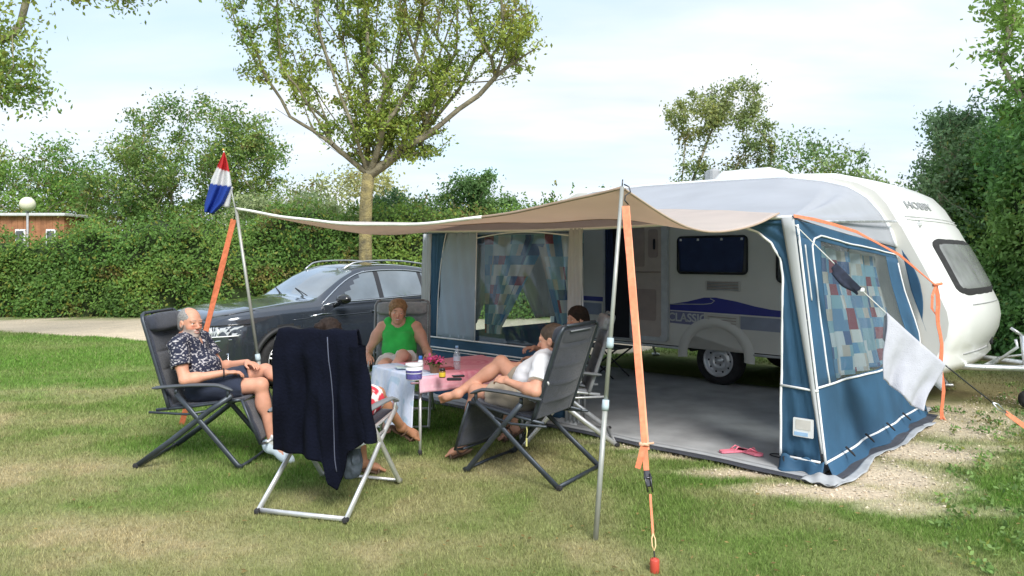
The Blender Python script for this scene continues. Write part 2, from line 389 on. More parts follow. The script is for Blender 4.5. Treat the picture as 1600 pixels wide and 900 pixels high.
Z = (fbm(X * 1.3, Y * 1.3, seed=21) - .5) * .012 * np.clip(1 - (np.abs(X) + np.abs(Y)) / 60, 0, 1) + (fbm(X*14, Y*14, seed=5, o=2) - .5) * .008 * (X > -9) * (X < 8.5) * (Y < 15)
Z = Z - .004
NX, NY = len(gx), len(gy); I = np.arange(NX * NY).reshape(NY, NX)
Fq = np.stack([I[:-1, :-1], I[:-1, 1:], I[1:, 1:], I[1:, :-1]], -1).reshape(-1, 4)
gm = mat('turf soil', rough=.95, attr='col', var=.22, scale=35, bump=.9, bscale=130, spec=.15)
ground = fastmesh('ground', np.stack([X, Y, Z], -1).reshape(-1, 3), Fq, gm, col=gc.reshape(-1, 3) * .9, smooth=True, kind='structure')

# mown grass: one tapered blade per triangle, coloured like the patch it stands in
rng = np.random.default_rng(7)
def blades(N, d0, d1, p, seed):
    r = np.random.default_rng(seed); u = r.random(N); a = 1 - p
    d = (d0**a + u * (d1**a - d0**a)) ** (1 / a); x = (r.random(N) * 2 - 1) * (d * .78 + .35)
    return x, d
xs, ys = [], []
for (N, a, b, p, s_) in ((330000, 3.3, 8, .6, 1), (170000, 8, 19, .9, 2), (50000, 8, 30, .8, 3)):
    a_, b_ = blades(N, a, b, p, s_); xs.append(a_); ys.append(b_)
x = np.concatenate(xs); y = np.concatenate(ys)
c, b = ground_col(x, y); s_, t_ = st(x, y)
inmat = (s_ > -4.75) & (s_ < .10) & (t_ > -.20) & (t_ < 5.2)
tuft = fbm(x * 5, y * 5, seed=31, o=3); keep = (rng.random(len(x)) > b * 1.02 - .03 * (tuft > .6)) & ~inmat & (rng.random(len(x)) < .45 + 1.1 * tuft)
x, y, c, tuft = x[keep], y[keep], c[keep], tuft[keep]; n = len(x)
sc = np.clip(y / 5, .75, 3.2); h = (.011 + .016 * rng.random(n) * (.5 + tuft)) * (1 + .25 * (sc - 1)); w = .0028 * sc * (.7 + .7 * rng.random(n))
greenish = c[:, 1] / (c[:, 0] + 1e-3); h = h * np.clip(.35 + .6 * greenish, .6, 1.35)
an = rng.random(n) * 2 * np.pi; la = rng.random(n) * 2 * np.pi; ln = h * (.25 + .8 * rng.random(n))
dirx, diry = np.cos(an) * w, np.sin(an) * w
B = np.empty((n, 3, 3), np.float32)
B[:, 0] = np.stack([x - dirx, y - diry, np.full(n, -.006)], -1); B[:, 1] = np.stack([x + dirx, y + diry, np.full(n, -.006)], -1)
B[:, 2] = np.stack([x + np.cos(la) * ln, y + np.sin(la) * ln, h], -1)
br = (.58 + .85 * rng.random(n))[:, None]; cc = c * br * 1.2; yl = rng.random(n) < .10; cc[yl] = cc[yl] * .5 + DRY * .55
col = np.repeat(cc, 3, 0); grm = mat('grass blade', rough=.7, attr='col', var=0, spec=.25, transl=.3)
fastmesh('grass', B.reshape(-1, 3), np.arange(3 * n).reshape(-1, 3), grm, col=col, kind='stuff', label='short mown lawn grass with dry yellow patches around the pitch', category='grass')

# pebbles and grit on the bare gravel
n = 26000; r = np.random.default_rng(5); x = r.random(n) * 5.5 + .8; y = r.random(n) * 4.2 + 4.2
c, b = ground_col(x, y); s_, t_ = st(x, y); k = (r.random(n) < b ** 2) & ~((t_ > -.2) & (s_ < .1)); x, y = x[k], y[k]; n = len(x)
ph = np.array([(0, 0, 1), (1, 0, 0), (0, 1, 0), (-1, 0, 0), (0, -1, 0), (0, 0, -1)], np.float32); sz = (.003 + .008 * r.random(n) ** 3)[:, None, None] * (.6 + .8 * r.random((n, 1, 3)))
vv = ph[None] * sz + (r.random((n, 6, 3)) - .5) * sz * .5; vv[:, :, 0] += x[:, None]; vv[:, :, 1] += y[:, None]; vv[:, :, 2] += .002
ff = np.array([(0, 1, 2), (0, 2, 3), (0, 3, 4), (0, 4, 1), (5, 2, 1), (5, 3, 2), (5, 4, 3), (5, 1, 4)]); ff = (np.arange(n)[:, None, None] * 6 + ff[None]).reshape(-1, 3)
pc = (np.array((.60, .52, .40)) * (.5 + .8 * r.random((n, 1))) + r.random((n, 1)) * .06)
fastmesh('gravel', vv.reshape(-1, 3), ff, mat('pebbles', rough=.85, attr='col', var=.1), col=np.repeat(pc, 6, 0), kind='stuff', label='pale gravel and grit on the bare ground beside the awning', category='gravel')
# ------------------------------------------------------------------ leaves, hedges, trees
def leaf_cloud(pos, size, r, nrm=None, nb=.0, droop=.2, asp=.5):
    """pos (n,3) -> folded diamond leaves, two triangles... as one quad each"""
    n = len(pos); a = r.normal(size=(n, 3)); a[:, 2] -= droop; a /= np.linalg.norm(a, axis=1)[:, None]
    b = r.normal(size=(n, 3))
    if nrm is not None: b = b * (1 - nb) + np.cross(nrm, a) * nb * 3
    b -= a * (a * b).sum(1)[:, None]; b /= np.linalg.norm(b, axis=1)[:, None] + 1e-9
    s = (size * (.6 + .8 * r.random(n)))[:, None]
    V_ = np.stack([pos - a * s * .5, pos + b * s * asp * .5 + a * s * .05, pos + a * s * .5, pos - b * s * asp * .5 + a * s * .05], 1)
    return V_.reshape(-1, 3), np.arange(4 * n).reshape(-1, 4)
def leafcol(base, pos, r, var=.3, yellow=.06, clump=1.0, seed=0, yc=(.32, .30, .05)):
    n = len(pos); c = np.array(base)[None] * 1.75 * (1 - var + 2 * var * r.random((n, 1)))
    k = fbm(pos[:, 0] * clump, pos[:, 1] * clump, pos[:, 2] * clump, o=3, seed=seed)[:, None]
    k2 = fbm(pos[:, 0] * .35, pos[:, 1] * .35, pos[:, 2] * .5, o=2, seed=seed + 2)[:, None]; c = c * (.55 + .9 * k); c = c * (.75 + .5 * k2); c[:, 0:1] *= (.65 + .35 * k + .5 * k2)
    dead = np.clip((fbm(pos[:, 0] * .9, pos[:, 1] * .9, pos[:, 2] * 1.6, o=3, seed=seed + 40) - .60) * 9, 0, .75)[:, None] * (yellow > .07) * (r.random((n, 1)) < .6); c = c * (1 - dead) + np.array((.22, .15, .06))[None] * dead
    y = r.random(n) < yellow * 2 * k[:, 0]; c[y] = c[y] * .4 + np.array(yc) * .6
    return c
leafm = mat('leaf', rough=.55, attr='col', var=0, spec=.3, transl=.35)
barkm = mat('bark grey', (.30, .27, .21), rough=.9, var=.35, scale=6, bump=.8, bscale=25, hue=(.42, .38, .26), bdist=.03)
barky = mat('bark lichen', (.21, .19, .12), rough=.95, var=.45, scale=5, bump=1.0, bscale=22, hue=(.36, .30, .13), bdist=.05)
barkl = mat('bark limbs', (.19, .17, .12), rough=.95, var=.35, scale=6, bump=.8, bscale=25, hue=(.28, .25, .17), bdist=.03)
barkd = mat('bark dark', (.13, .11, .08), rough=.9, var=.35, scale=6, bump=.5, bscale=25)
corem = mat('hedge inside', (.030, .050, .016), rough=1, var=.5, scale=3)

def tree(name, label, cat, base, th, tr, ells, nt_, nleaf, ls, lc, seed, group=None, spread=.35, bark=None, lean=(0, 0), leafr=.42, trunk_pts=None, mink=0, clump=.8, yellow=.06, droop=.2, var=.3, tipr=.008, bare=0.0, expo=.45, hollow=.55, straight=.9, limbs=None, wob=.06):
    r = np.random.default_rng(seed); base = np.array(base, float)
    nodes = []; par = []
    pts = trunk_pts or [base + np.array((lean[0] * k, lean[1] * k, th * k)) for k in np.linspace(0, 1, 6)]
    for i, p in enumerate(pts): nodes.append(np.array(p, float)); par.append(i - 1)
    ndir = [np.array((0, 0, 1.0))] * len(nodes)
    T = []; W = [e[2] for e in ells]; W = np.array(W) / sum(W)
    for (c, rad, w), k in zip(ells, (W * nt_).astype(int)):
        d = r.normal(size=(k, 3)); d /= np.linalg.norm(d, axis=1)[:, None]; q = d * (hollow + (1 - hollow) * r.random((k, 1)) ** .5) * (.86 + .3 * r.random((k, 1)))
        T.append(np.array(c) + q * np.array(rad))
    T = np.concatenate(T); top = nodes[-1]; tn0 = len(nodes)
    for L in (limbs or []):
        pi = tn0 - 1; Q = [np.array(top)] + [np.array(q, float) for q in L]
        for a, c in zip(Q, Q[1:]):
            m = max(1, int(np.linalg.norm(c - a) / .4))
            for j in range(1, m + 1):
                nodes.append(a + (c - a) * j / m + r.normal(size=3) * .03); par.append(pi); pi = len(nodes) - 1; ndir.append((c - a) / np.linalg.norm(c - a)); T = T[T[:, 2] > top[2] - th * .12]
    T = T[np.argsort(np.linalg.norm(T - top, axis=1))]; term = []
    st_ = max(tn0 - 2, 0)
    for t in T:
        A = np.array(nodes[st_:]); dv = t - A; L_ = np.linalg.norm(dv, axis=1); up = dv[:, 2] / (L_ + 1e-6)
        D_ = np.array(ndir[st_:]); cs = (D_ * dv).sum(1) / (L_ + 1e-6)
        k = int(np.argmin(L_ * (1 + .9 * np.clip(spread - up, 0, 2)) * (1 + straight * (1 - cs) * (np.arange(len(A)) > 1)))) + st_; a = nodes[k]; L0 = np.linalg.norm(t - a); m = max(1, int(L0 / .45)); pi = k
        side = r.normal(size=3) * L0 * wob
        for j in range(1, m + 1):
            u = j / m; p = a + (t - a) * u + side * math.sin(math.pi * u) + np.array((0, 0, -.06 * L0 * math.sin(math.pi * u)))
            nodes.append(p + r.normal(size=3) * .02 * (j < m)); par.append(pi); pi = len(nodes) - 1; ndir.append((t - a) / (L0 + 1e-6))
        term.append(pi)
    N = len(nodes); cnt = np.zeros(N)
    for t in term: cnt[t] += 1
    for i in range(N - 1, 0, -1): cnt[par[i]] += cnt[i]
    rad = tipr * np.maximum(cnt, 1) ** expo; rad = rad * (1 + (tr / rad[0] - 1) * np.clip((rad / rad[0]) ** 2, 0, 1))
    root = thing(name, label, cat, tuple(base), group)
    tb, bb = MB(), MB(); kids = {}
    tn = len(pts); tb.tube([nodes[i] for i in range(tn)], [rad[0] * (1.25 if i == 0 else (1 - .12 * i / tn)) for i in range(tn)], 12)
    for i in range(tn, N):
        p = par[i]; r0 = min(rad[p], rad[i] * 1.35) if p < tn else rad[p] * .97
        bb.tube([nodes[p], nodes[i]], [r0, rad[i]], 5 if rad[i] < .05 else 7, caps=False)
    tb.build('trunk', bark or barkm, root); bb.build('limbs', barkl if bark is barky else (bark or barkm), root)
    # leaves round the terminals and the last twigs
    ND = np.array(nodes); ti = np.array(term)[r.random(len(term)) > bare]; src = r.choice(ti, nleaf); sh = r.random(nleaf); pr = np.array(par)[src]
    pos = ND[src] * (1 - sh[:, None] * .8) + ND[pr] * sh[:, None] * .8 + r.normal(size=(nleaf, 3)) * leafr * np.array((1, 1, .75)) * (.35 + .9 * vnoise(src * 1.7, src * .3, seed=4))[:, None]
    pos = pos[pos[:, 2] > mink] if mink else pos
    V_, F_ = leaf_cloud(pos, np.full(len(pos), ls), r, droop=droop)
    fastmesh('foliage', V_, F_, leafm, root, col=np.repeat(leafcol(lc, pos, r, var, yellow, clump, seed), 4, 0))
    return root

def hedge(name, label, path, width, hfn, nleaf, ls, lc, seed, cat='hedge', rough_=.35, yellow=.05, group=None, clump=.9, front=None):
    """a long clipped or wild hedge along a ground path, leaf by leaf over a dark twiggy inside"""
    r = np.random.default_rng(seed); path = [np.array(p, float) for p in path]; L_ = [0]
    for a, b in zip(path, path[1:]): L_.append(L_[-1] + np.linalg.norm(b - a))
    L_ = np.array(L_); PX = np.array([p[0] for p in path]); PY = np.array([p[1] for p in path])
    def at(u):
        return np.interp(u, L_, PX), np.interp(u, L_, PY)
    def nrm(u):
        a, b = at(u - .05); c, d = at(u + .05); tx, ty = c - a, d - b; k = np.hypot(tx, ty) + 1e-9; return ty / k, -tx / k
    root = thing(name, label, cat, (float(PX.mean()), float(PY.mean()), 0), group)
    def surf(u, v, off=0.0):
        """v 0..1 : front foot, up, over the top, down the back; bulge by noise"""
        x, y = at(u); nx, ny = nrm(u); H = hfn(x, y); s = np.clip(v * 3, 0, 3)
        side = np.where(s < 1.35, 1.0, np.where(s > 1.65, -1.0, 1 - (s - 1.35) / .15)); z = np.where(s < 1.35, s / 1.35, np.where(s > 1.65, (3 - s) / 1.35, 1.0))
        b = (fbm(u * .8, z * H * .8, side, seed=seed) - .5) * rough_ * 2.2 + (fbm(u * 2.6, z * H * 2.6, side, seed=seed+3) - .5) * rough_
        w = width / 2 * (1 - .12 * z) + b + off; zz = z * (H + b * 1.2 + off)
        return np.stack([x + nx * w * side, y + ny * w * side, np.maximum(zz, -.05)], -1), np.stack([nx * side, ny * side, np.full_like(nx * side, .35)], -1)
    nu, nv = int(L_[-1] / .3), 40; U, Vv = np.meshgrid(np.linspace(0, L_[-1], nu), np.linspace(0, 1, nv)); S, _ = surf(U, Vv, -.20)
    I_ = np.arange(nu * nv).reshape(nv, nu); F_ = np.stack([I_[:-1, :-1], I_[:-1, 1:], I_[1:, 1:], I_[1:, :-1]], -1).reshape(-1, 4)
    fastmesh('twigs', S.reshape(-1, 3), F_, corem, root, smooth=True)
    u = r.random(nleaf) * L_[-1]; v = np.where(r.random(nleaf) < .86, r.random(nleaf) * .52, .5 + r.random(nleaf) * .5)
    p, nn = surf(u, v, 0); p = p + r.normal(size=p.shape) * .10 + nn * (r.random((nleaf, 1)) ** 2 * .12)
    gap = fbm(p[:, 0] * 1.6, p[:, 1] * 1.6, p[:, 2] * 1.6, seed=seed + 8); k = r.random(nleaf) < np.clip((gap - .25) * 4.5, .12, 1); p, nn = p[k], nn[k]
    ns = int(L_[-1] * 7); su = r.random(ns) * L_[-1]; sv = np.where(r.random(ns) < .7, .40 + .15 * r.random(ns), r.random(ns) * .4); sp_, sn = surf(su, sv, 0); ex = []; en = []
    for a_, b_ in zip(sp_, sn):                                   # stray shoots
        hh = .12 + .5 * r.random() ** 2; dd_ = b_ * .5 + np.array((r.normal() * .3, r.normal() * .3, 1.0)); k_ = np.sort(r.random(16)); ex.append(a_ + np.outer(k_, dd_ * hh) + r.normal(size=(16, 3)) * .035); en.append(np.repeat(b_[None], 16, 0))
    p = np.concatenate([p] + ex); nn = np.concatenate([nn] + en)
    V_, F_ = leaf_cloud(p, np.full(len(p), ls), r, nn, .5)
    fastmesh('leaves', V_, F_, leafm, root, col=np.repeat(leafcol(lc, p, r, .35, yellow, clump, seed), 4, 0))
    return root

# clipped hedge along the far side of the pitch
hedge('hedge', 'long dense green hedge behind the dark car and the sandy path', [(-34, 21.5), (-20, 20.6), (-10, 20.3), (0, 20.0), (12, 19.5)], 1.4,
      lambda x, y: 2.38 + .12 * np.sin(x * .7) + .35 * fbm(x * .8, y * 0, seed=4) + .40 * np.clip((x + 7) / 4, 0, 1) - .42 * np.clip((-11.6 - x) / 1.6, 0, 1), 170000, .095, (.072, .145, .030), 11, yellow=.10, rough_=.55)
# wild hedge to the right of the caravan
hedge('hedge', 'tall wild green hedge at the right, beyond the white caravan nose', [(17, 21), (12.0, 17), (9.9, 14.5), (9.4, 12), (9.0, 9), (8.9, 5.5)], 2.2,
      lambda x, y: 3.6 + .5 * fbm(x * 0, y * .9, seed=41) + .5 * np.sin(y * .9), 140000, .095, (.10, .205, .055), 12, rough_=.6, yellow=.05)
# the big ash
tb_ = [(P(572, 505, 18).x, 18, 0)] + [tuple(P(a, b, 18)) for a, b in ((571, 400), (571, 340), (573, 300), (576, 272))]
LB = [[tuple(P(a, b, 18 + k)) for a, b in L_] for k, L_ in (
    (-.4, ((520, 225), (455, 185), (420, 130), (385, 70), (352, 15))), (.7, ((535, 200), (480, 130), (445, 60), (425, -20))), (-.8, ((548, 190), (515, 110), (500, 30), (490, -60))), (.3, ((572, 190), (565, 100), (556, 10), (556, -90))),
    (1.0, ((590, 190), (610, 110), (625, 30), (632, -70))), (-.6, ((600, 200), (640, 130), (672, 60), (700, -30))), (.6, ((612, 215), (670, 165), (720, 100), (765, 20))), (-.2, ((625, 235), (690, 195), (745, 150), (800, 100))), (0, ((530, 240), (470, 190), (430, 170))))]
tree('ash_tree', 'big open ash tree with yellow lichened trunk rising behind the car', 'tree', tb_[0], 3.9, .17,
     [((-6.2, 18, 7.6), (1.0, 1.3, 1.9), .5), ((-5.2, 18, 6.2), (.9, 1.0, .8), .22), ((-4.6, 18, 8.6), (1.5, 2.0, 1.7), .7), ((-2.6, 18, 8.6), (1.5, 2.2, 2.0), .9), ((-.7, 18, 8.2), (1.3, 2.0, 1.8), .7), ((.1, 18, 7.0), (.75, 1.4, .9), .35),
      ((-3.7, 18, 5.0), (1.1, .9, .9), .5), ((-2.5, 18, 4.9), (1.1, .9, .9), .5), ((-3.0, 18, 5.8), (1.6, 1.2, .9), .4), ((-1.9, 18, 6.3), (1.0, 1.3, .9), .35), ((-3.6, 18, 6.7), (1.1, 1.3, .9), .3), ((-2.5, 18, 11), (4.2, 3, 1.6), .8)],
     800, 44000, .10, (.145, .215, .045), 23, bark=barky, trunk_pts=tb_, leafr=.14, yellow=.16, clump=1.2, spread=.8, tipr=.0068, hollow=.1, bare=.12, var=.35, straight=1.3, expo=.5, wob=.03, limbs=LB)
bl = 'trees beyond the hedge'
tree('broadleaf_tree', 'round green tree beyond the hedge, above the wooden hut at the far left', 'tree', (-23.5, 34, 0), 2.5, .25, [((-24, 34, 4.6), (4.4, 3, 3.0), 1), ((-26.5, 34, 5.4), (2.5, 2, 2), .5), ((-20.5, 33, 3.5), (2, 2, 1.8), .4)], 420, 38000, .155, (.085, .17, .035), 31, bl, leafr=.38, yellow=.1, hollow=.4)
tree('broadleaf_tree', 'wide green tree beyond the hedge with its crown behind the flag', 'tree', (-14.2, 32, 0), 2.5, .22,
     [((-14.2, 32, 5.4), (3.9, 3, 3.6), 1.2), ((-17.0, 32, 5.0), (2.1, 2, 1.9), .5), ((-11.9, 32, 5.6), (1.6, 1.8, 2.1), .4), ((-14.5, 31, 2.6), (4.2, 2, 1.6), .5)], 520, 44000, .15, (.10, .17, .045), 32, bl, leafr=.34, yellow=.14, hollow=.35)
tree('broadleaf_tree', 'small pale leafy tree just left of the ash trunk, above the hedge', 'tree', (-5.6, 27, 0), 2, .1, [((-6.0, 27, 3.6), (2.6, 1.5, 1.7), 1), ((-7.3, 27, 2.9), (1.8, 1.2, 1.1), .6)], 120, 11000, .14, (.20, .25, .11), 33, bl, leafr=.33, yellow=.1)
tree('broadleaf_tree', 'upright dark green bushes rising over the hedge behind the beige canopy', 'tree', (-1.6, 24.5, 0), 1.6, .1, [((-1.7, 24.5, 3.5), (.7, .7, 1.1), .5), ((-1.0, 24.5, 3.4), (.6, .7, 1.2), .5), ((-2.5, 24.5, 2.9), (.9, .8, .9), .4), ((-.3, 24.5, 2.9), (.7, .8, .7), .3)], 130, 15000, .12, (.085, .16, .05), 34, bl, leafr=.24, yellow=.02)
tree('broadleaf_tree', 'small bluish green bush showing over the hedge right of the ash trunk', 'tree', (-4.4, 24.5, 0), 1.5, .1, [((-4.2, 24.5, 2.9), (.8, .8, 1.0), 1), ((-3.4, 24.5, 2.6), (.9, .8, .8), .6)], 70, 8000, .12, (.07, .13, .055), 35, bl, leafr=.25, yellow=.02)
tree('broadleaf_tree', 'pale silvery willow bushes over the hedge behind the flag pole', 'tree', (-8.6, 24.5, 0), 1.6, .1, [((-8.4, 24.5, 2.9), (1.2, .9, 1.0), 1), ((-7.2, 24.5, 2.9), (1.2, .9, .9), .8), ((-6.0, 24.5, 2.8), (1, .9, .9), .6)], 110, 13000, .11, (.19, .25, .12), 36, bl, leafr=.26, yellow=.03)
tree('broadleaf_tree', 'slender open tree with a flat crown standing behind the caravan roof vent', 'tree', (7.2, 24.5, 0), 3.2, .11,
     [((6.1, 24.5, 6.5), (.95, .9, .8), .6), ((7.6, 24.5, 6.9), (1.0, .9, .85), .7), ((8.3, 24.5, 5.9), (.7, .7, 1.0), .4), ((6.2, 24.5, 4.4), (.8, .8, .8), .35), ((8.0, 24.5, 4.2), (1.2, .8, .7), .6), ((7.0, 24.5, 3.6), (1.4, .8, .6), .4)], 170, 15000, .115, (.15, .20, .075), 37, bl, leafr=.2, yellow=.1, spread=.6, tipr=.007)
tree('broadleaf_tree', 'low spreading green tree beyond the caravan roof, right of the roof vent', 'tree', (11.2, 26, 0), 1.8, .14, [((10.9, 26, 4.4), (2.2, 1.5, 1.6), 1), ((13.0, 26, 3.6), (1.7, 1.2, .9), .5), ((9.2, 26, 3.6), (1.2, 1, .9), .3), ((15, 26, 3.1), (1.6, 1.2, .6), .3)], 170, 15000, .14, (.10, .17, .06), 38, bl, leafr=.28, yellow=.05)
tree('broadleaf_tree', 'dark grey green tree at the right with feathery edge against the sky', 'tree', (9.3, 14.2, 0), 1.6, .13, [((9.2, 14.2, 3.6), (1.15, 1.0, 1.25), 1), ((9.0, 14.0, 2.9), (1.0, 1, 1.2), .5)], 170, 17000, .085, (.085, .16, .08), 39, 'trees in the right hedge', leafr=.16, yellow=.02, tipr=.006)
tree('broadleaf_tree', 'tall light green tree cut by the right edge of the photo', 'tree', (9.3, 11.6, 0), 2, .15, [((9.0, 11.6, 5.4), (1.3, 1.1, 2.4), 1), ((9.6, 11.2, 4.0), (1.5, 1.2, 1.8), .8)], 200, 20000, .10, (.13, .24, .06), 40, 'trees in the right hedge', leafr=.2, yellow=.06, tipr=.007)
# the tree whose boughs hang in at the upper left
tree('broadleaf_tree', 'near tree standing left of the view, boughs hanging in at the top left corner', 'tree', (-11.5, 11.5, 0), 4.2, .22,
     [((-9.0, 11.5, 5.2), (1.1, 1.2, .85), 1), ((-8.25, 12, 4.55), (.42, .7, .5), .3), ((-11.5, 12, 6.8), (2.2, 2.2, 1.4), .8), ((-6.6, 12.0, 6.35), (1.5, .8, .42), .5), ((-8.6, 11.8, 6.6), (1.5, 1, .6), .5)], 200, 15000, .09, (.14, .22, .055), 44, leafr=.2, yellow=.15, hollow=.3, spread=.1, tipr=.008)
# ------------------------------------------------------------------ caravan
def onplane(px, py, t):
    """photo pixel -> (s, z) on the vertical plane at depth t of the awning frame"""
    k = (px - 800) / F; o = C0 + E2 * t            # (o.x + s e1x) = k (o.y + s e1y)
    s = (k * o.y - o.x) / (E1.x - k * E1.y); d = o.y + s * E1.y
    return s, CH - (py - HZ) / F * d
VS = 2.9                                              # near side wall of the caravan
white = mat('caravan white', (.86, .87, .86), rough=.28, var=.03, scale=2, bump=.02, bscale=300, coat=.3)
sidew = mat('caravan side hammered sheet', (.74, .72, .66), rough=.4, var=.05, scale=2, bump=.25, bscale=220, bdist=.002)
under = mat('underbody black', (.03, .03, .03), rough=.9)
navy = mat('navy fabric', (.02, .035, .10), rough=.8, var=.2, scale=6)
bluestripe = mat('blue decal', (.045, .05, .28), rough=.35, var=.06)
greydec = mat('grey decal', (.30, .33, .42), rough=.4, var=.08)
rubber = mat('rubber', (.025, .025, .027), rough=.85, var=.3, scale=20)
glassd = mat('smoked window', (.09, .095, .10), rough=.06, var=.3, scale=3, coat=.5, spec=.7)
grey = mat('grey plastic', (.35, .36, .37), rough=.5)
lgrey = mat('light grey plastic', (.60, .61, .61), rough=.45)
galv = mat('galvanised steel', (.62, .64, .66), rough=.42, metal=.85, var=.25, scale=12, bump=.15)
silver = mat('wheel silver', (.72, .73, .75), rough=.35, metal=.6, var=.1, scale=10)
dark = mat('black parts and doorway shade', (.02, .02, .025), rough=.9)
beige = mat('door beige', (.55, .46, .40), rough=.5, var=.08)
brown = mat('door trim', (.40, .31, .27), rough=.5, var=.1)
grille = mat('vent grille', (.62, .60, .55), rough=.5)
van = thing('caravan', 'white touring caravan with blue side stripe parked behind the blue awning', 'caravan', tuple(CW(-2.4, 4, 0)))
nose = [(-.20, .40), (.05, .40), (.12, .45), (.17, .52), (.16, .60), (.20, .68), (.25, .80), (.27, .95), (.25, 1.08), (.20, 1.20), (.115, 1.38), (.02, 1.58), (-.09, 1.80), (-.175, 1.97), (-.20, 2.0), (-.245, 2.08), (-.33, 2.23), (-.46, 2.38), (-.66, 2.49), (-.95, 2.57), (-1.5, 2.61)]
rear = [(-4.6, 2.62), (-4.85, 2.52), (-5.02, 2.30), (-5.1, 2.0), (-5.15, 1.2), (-5.12, .6), (-5.05, .42)]
WC, WR = -2.38, .37                                    # wheel arch centre and radius
arch = [(WC + WR * math.cos(a), .36 + WR * math.sin(a)) for a in [math.radians(k) for k in range(174, 5, -14)]]
prof = nose + rear + [(WC - WR - .01, .42)] + arch + [(WC + WR + .01, .42), (-1.0, .41)]
np_ = len(prof)
def inset(poly, dlt):
    n = len(poly); o = []
    for i in range(n):
        a, b, c = Vector(poly[i-1]), Vector(poly[i]), Vector(poly[(i+1) % n]); e1 = (b - a).normalized(); e2 = (c - b).normalized()
        nn = Vector((-(e1.y + e2.y), e1.x + e2.x)); nn = nn.normalized() if nn.length > 1e-6 else Vector((-e1.y, e1.x))
        o.append((b.x + nn.x * dlt, b.y + nn.y * dlt))
    return o
mb = MB(); slices = []
TS = [(0, .055), (.012, .025), (.04, .006), (.10, 0), (.4, 0), (.8, 0), (1.15, 0), (1.5, 0), (1.9, 0), (2.2, 0), (2.26, .006), (2.288, .025), (2.3, .055)]
for tt, ins in TS:
    p = inset(prof, ins); q = ((tt - 1.15) / 1.15) ** 2; mid = .10 * (1 - q) - .03 * max(0, q - .75) * 4
    slices.append([CW(s + (mid * min(1, max(0, s + .9) / .7) if s > -.9 and i < len(nose) else 0), VS + tt, z) for i, (s, z) in enumerate(p)])
for i, sl in enumerate(slices):
    mb.add(sl, []) if False else None
vs = [p for sl in slices for p in sl]; fs = []; ms = []
for a in range(len(slices) - 1):
    for i in range(np_):
        j = (i + 1) % np_; fs.append((a*np_+i, a*np_+j, (a+1)*np_+j, (a+1)*np_+i)); ms.append(2 if i >= len(nose) + len(rear) - 1 else 0)
mb.smooth = True; mb.add(vs, fs); mb.mi = ms[:]; mb.smooth = False
mb.cur = 1; mb.add(slices[0], [tuple(range(np_))]); mb.cur = 0; mb.add(slices[-1], [tuple(range(np_))[::-1]])
body = mb.build('body', [white, sidew, under], van)
def near(s, z, h=0.0): return CW(s, VS - h, z)
def plate(name, pxs, m, h=.006, parent=van, raw=False, base=0.0):
    p = pxs if raw else [onplane(a, b, VS) for a, b in pxs]
    b = MB(); b.prism(p, lambda a, c, k: near(a, c, k), base, h); return b.build(name, m, parent)
def rrect(s0, z0, s1, z1, r, n=4):
    o = []
    for (cx, cz, a0) in ((s1 - r, z1 - r, 0), (s0 + r, z1 - r, 90), (s0 + r, z0 + r, 180), (s1 - r, z0 + r, 270)):
        for k in range(n + 1): a = math.radians(a0 + 90 * k / n); o.append((cx + r * math.cos(a), cz + r * math.sin(a)))
    return o
def frame_tube(poly, fn, r=.008, closed=True):
    b = MB(); p = [fn(a, c) for a, c in poly]; b.tube(p + ([p[0], p[1]] if closed else []), r, 6, caps=not closed); return b
# side window under its navy cover, four white snaps
s0, z1 = onplane(1060, 371, VS); s1, z0 = onplane(1168, 428, VS)
win = plate('window', rrect(s0, z0, s1, z1, .05), glassd, .022, raw=True)
b = MB(); b.sheet(lambda u, v: near(lerp(s0 + .02 + .02 * v, s1 - .02 - .03 * v, u), lerp(z1 - .015, z0 + .02, v) , .036 + .008 * math.sin(u * 9) * v + .006 * math.sin(v * 7)), 24, 12, .005); b.build('window_cover', navy, win)
for k in (.06, .32, .66, .94):
    b = MB(); b.lathe([(.0, .03), (.016, .026), (.018, .0)], near(lerp(s0, s1, k), z1 - .05, .035), Matrix.Rotation(0, 3, 'X'), 10); b.build('snap', white, win)
w2 = plate('window', rrect(-1.58, 1.33, -.78, 1.86, .06), glassd, .022, raw=True); frame_tube(rrect(-1.58, 1.33, -.78, 1.86, .06), lambda a, c: near(a, c, .02), .014).build('frame', rubber, w2)
frame_tube(rrect(s0, z0, s1, z1, .05), lambda a, c: near(a, c, .018), .014).build('frame', rubber, win)
# fridge vent lettering block and lower vent
for (x0, y0, x1, y1) in ((1102, 438, 1158, 456),):
    a, c = onplane(x0, y0, VS); a2, c2 = onplane(x1, y1, VS); v = plate('vent', rrect(a, c2, a2, c, .02), grille, .012, raw=True)
    for k in range(6):
        zz = lerp(c2 + .02, c - .02, k / 5); bb = MB(); bb.rbox(near((a + a2) / 2, zz, .016), (.001, .001, .001)); bb = MB(); bb.tube([near(a + .03, zz, .014), near(a2 - .03, zz, .014)], .006, 6); bb.build('slat', brown if k % 2 else grey, v)
sw = [(1047, 475), (1075, 471), (1100, 465), (1118, 465), (1150, 471), (1180, 479), (1205, 484), (1250, 489), (1350, 494), (1350, 507), (1223, 496), (1150, 491), (1047, 484)]
plate('stripe', sw, bluestripe, .004)
b = MB(); b.tube([near(*onplane(px, py, VS), .006) for px, py in ((1047, 475), (1100, 475.5), (1112, 474), (1117, 470), (1110, 466.5))], .006, 6); b.build('stripe_edge', lgrey, van)
plate('band', [(1047, 485.5), (1100, 489.5), (1100, 509.5), (1047, 504)], mat('band violet', (.22, .22, .36), rough=.4), .004)
plate('band', [(1157, 494), (1350, 508), (1350, 530), (1157, 514.5)], greydec, .004)
lv = plate('vent', [(1102, 489.5), (1156, 494), (1156, 514), (1102, 509.5)], grille, .014)
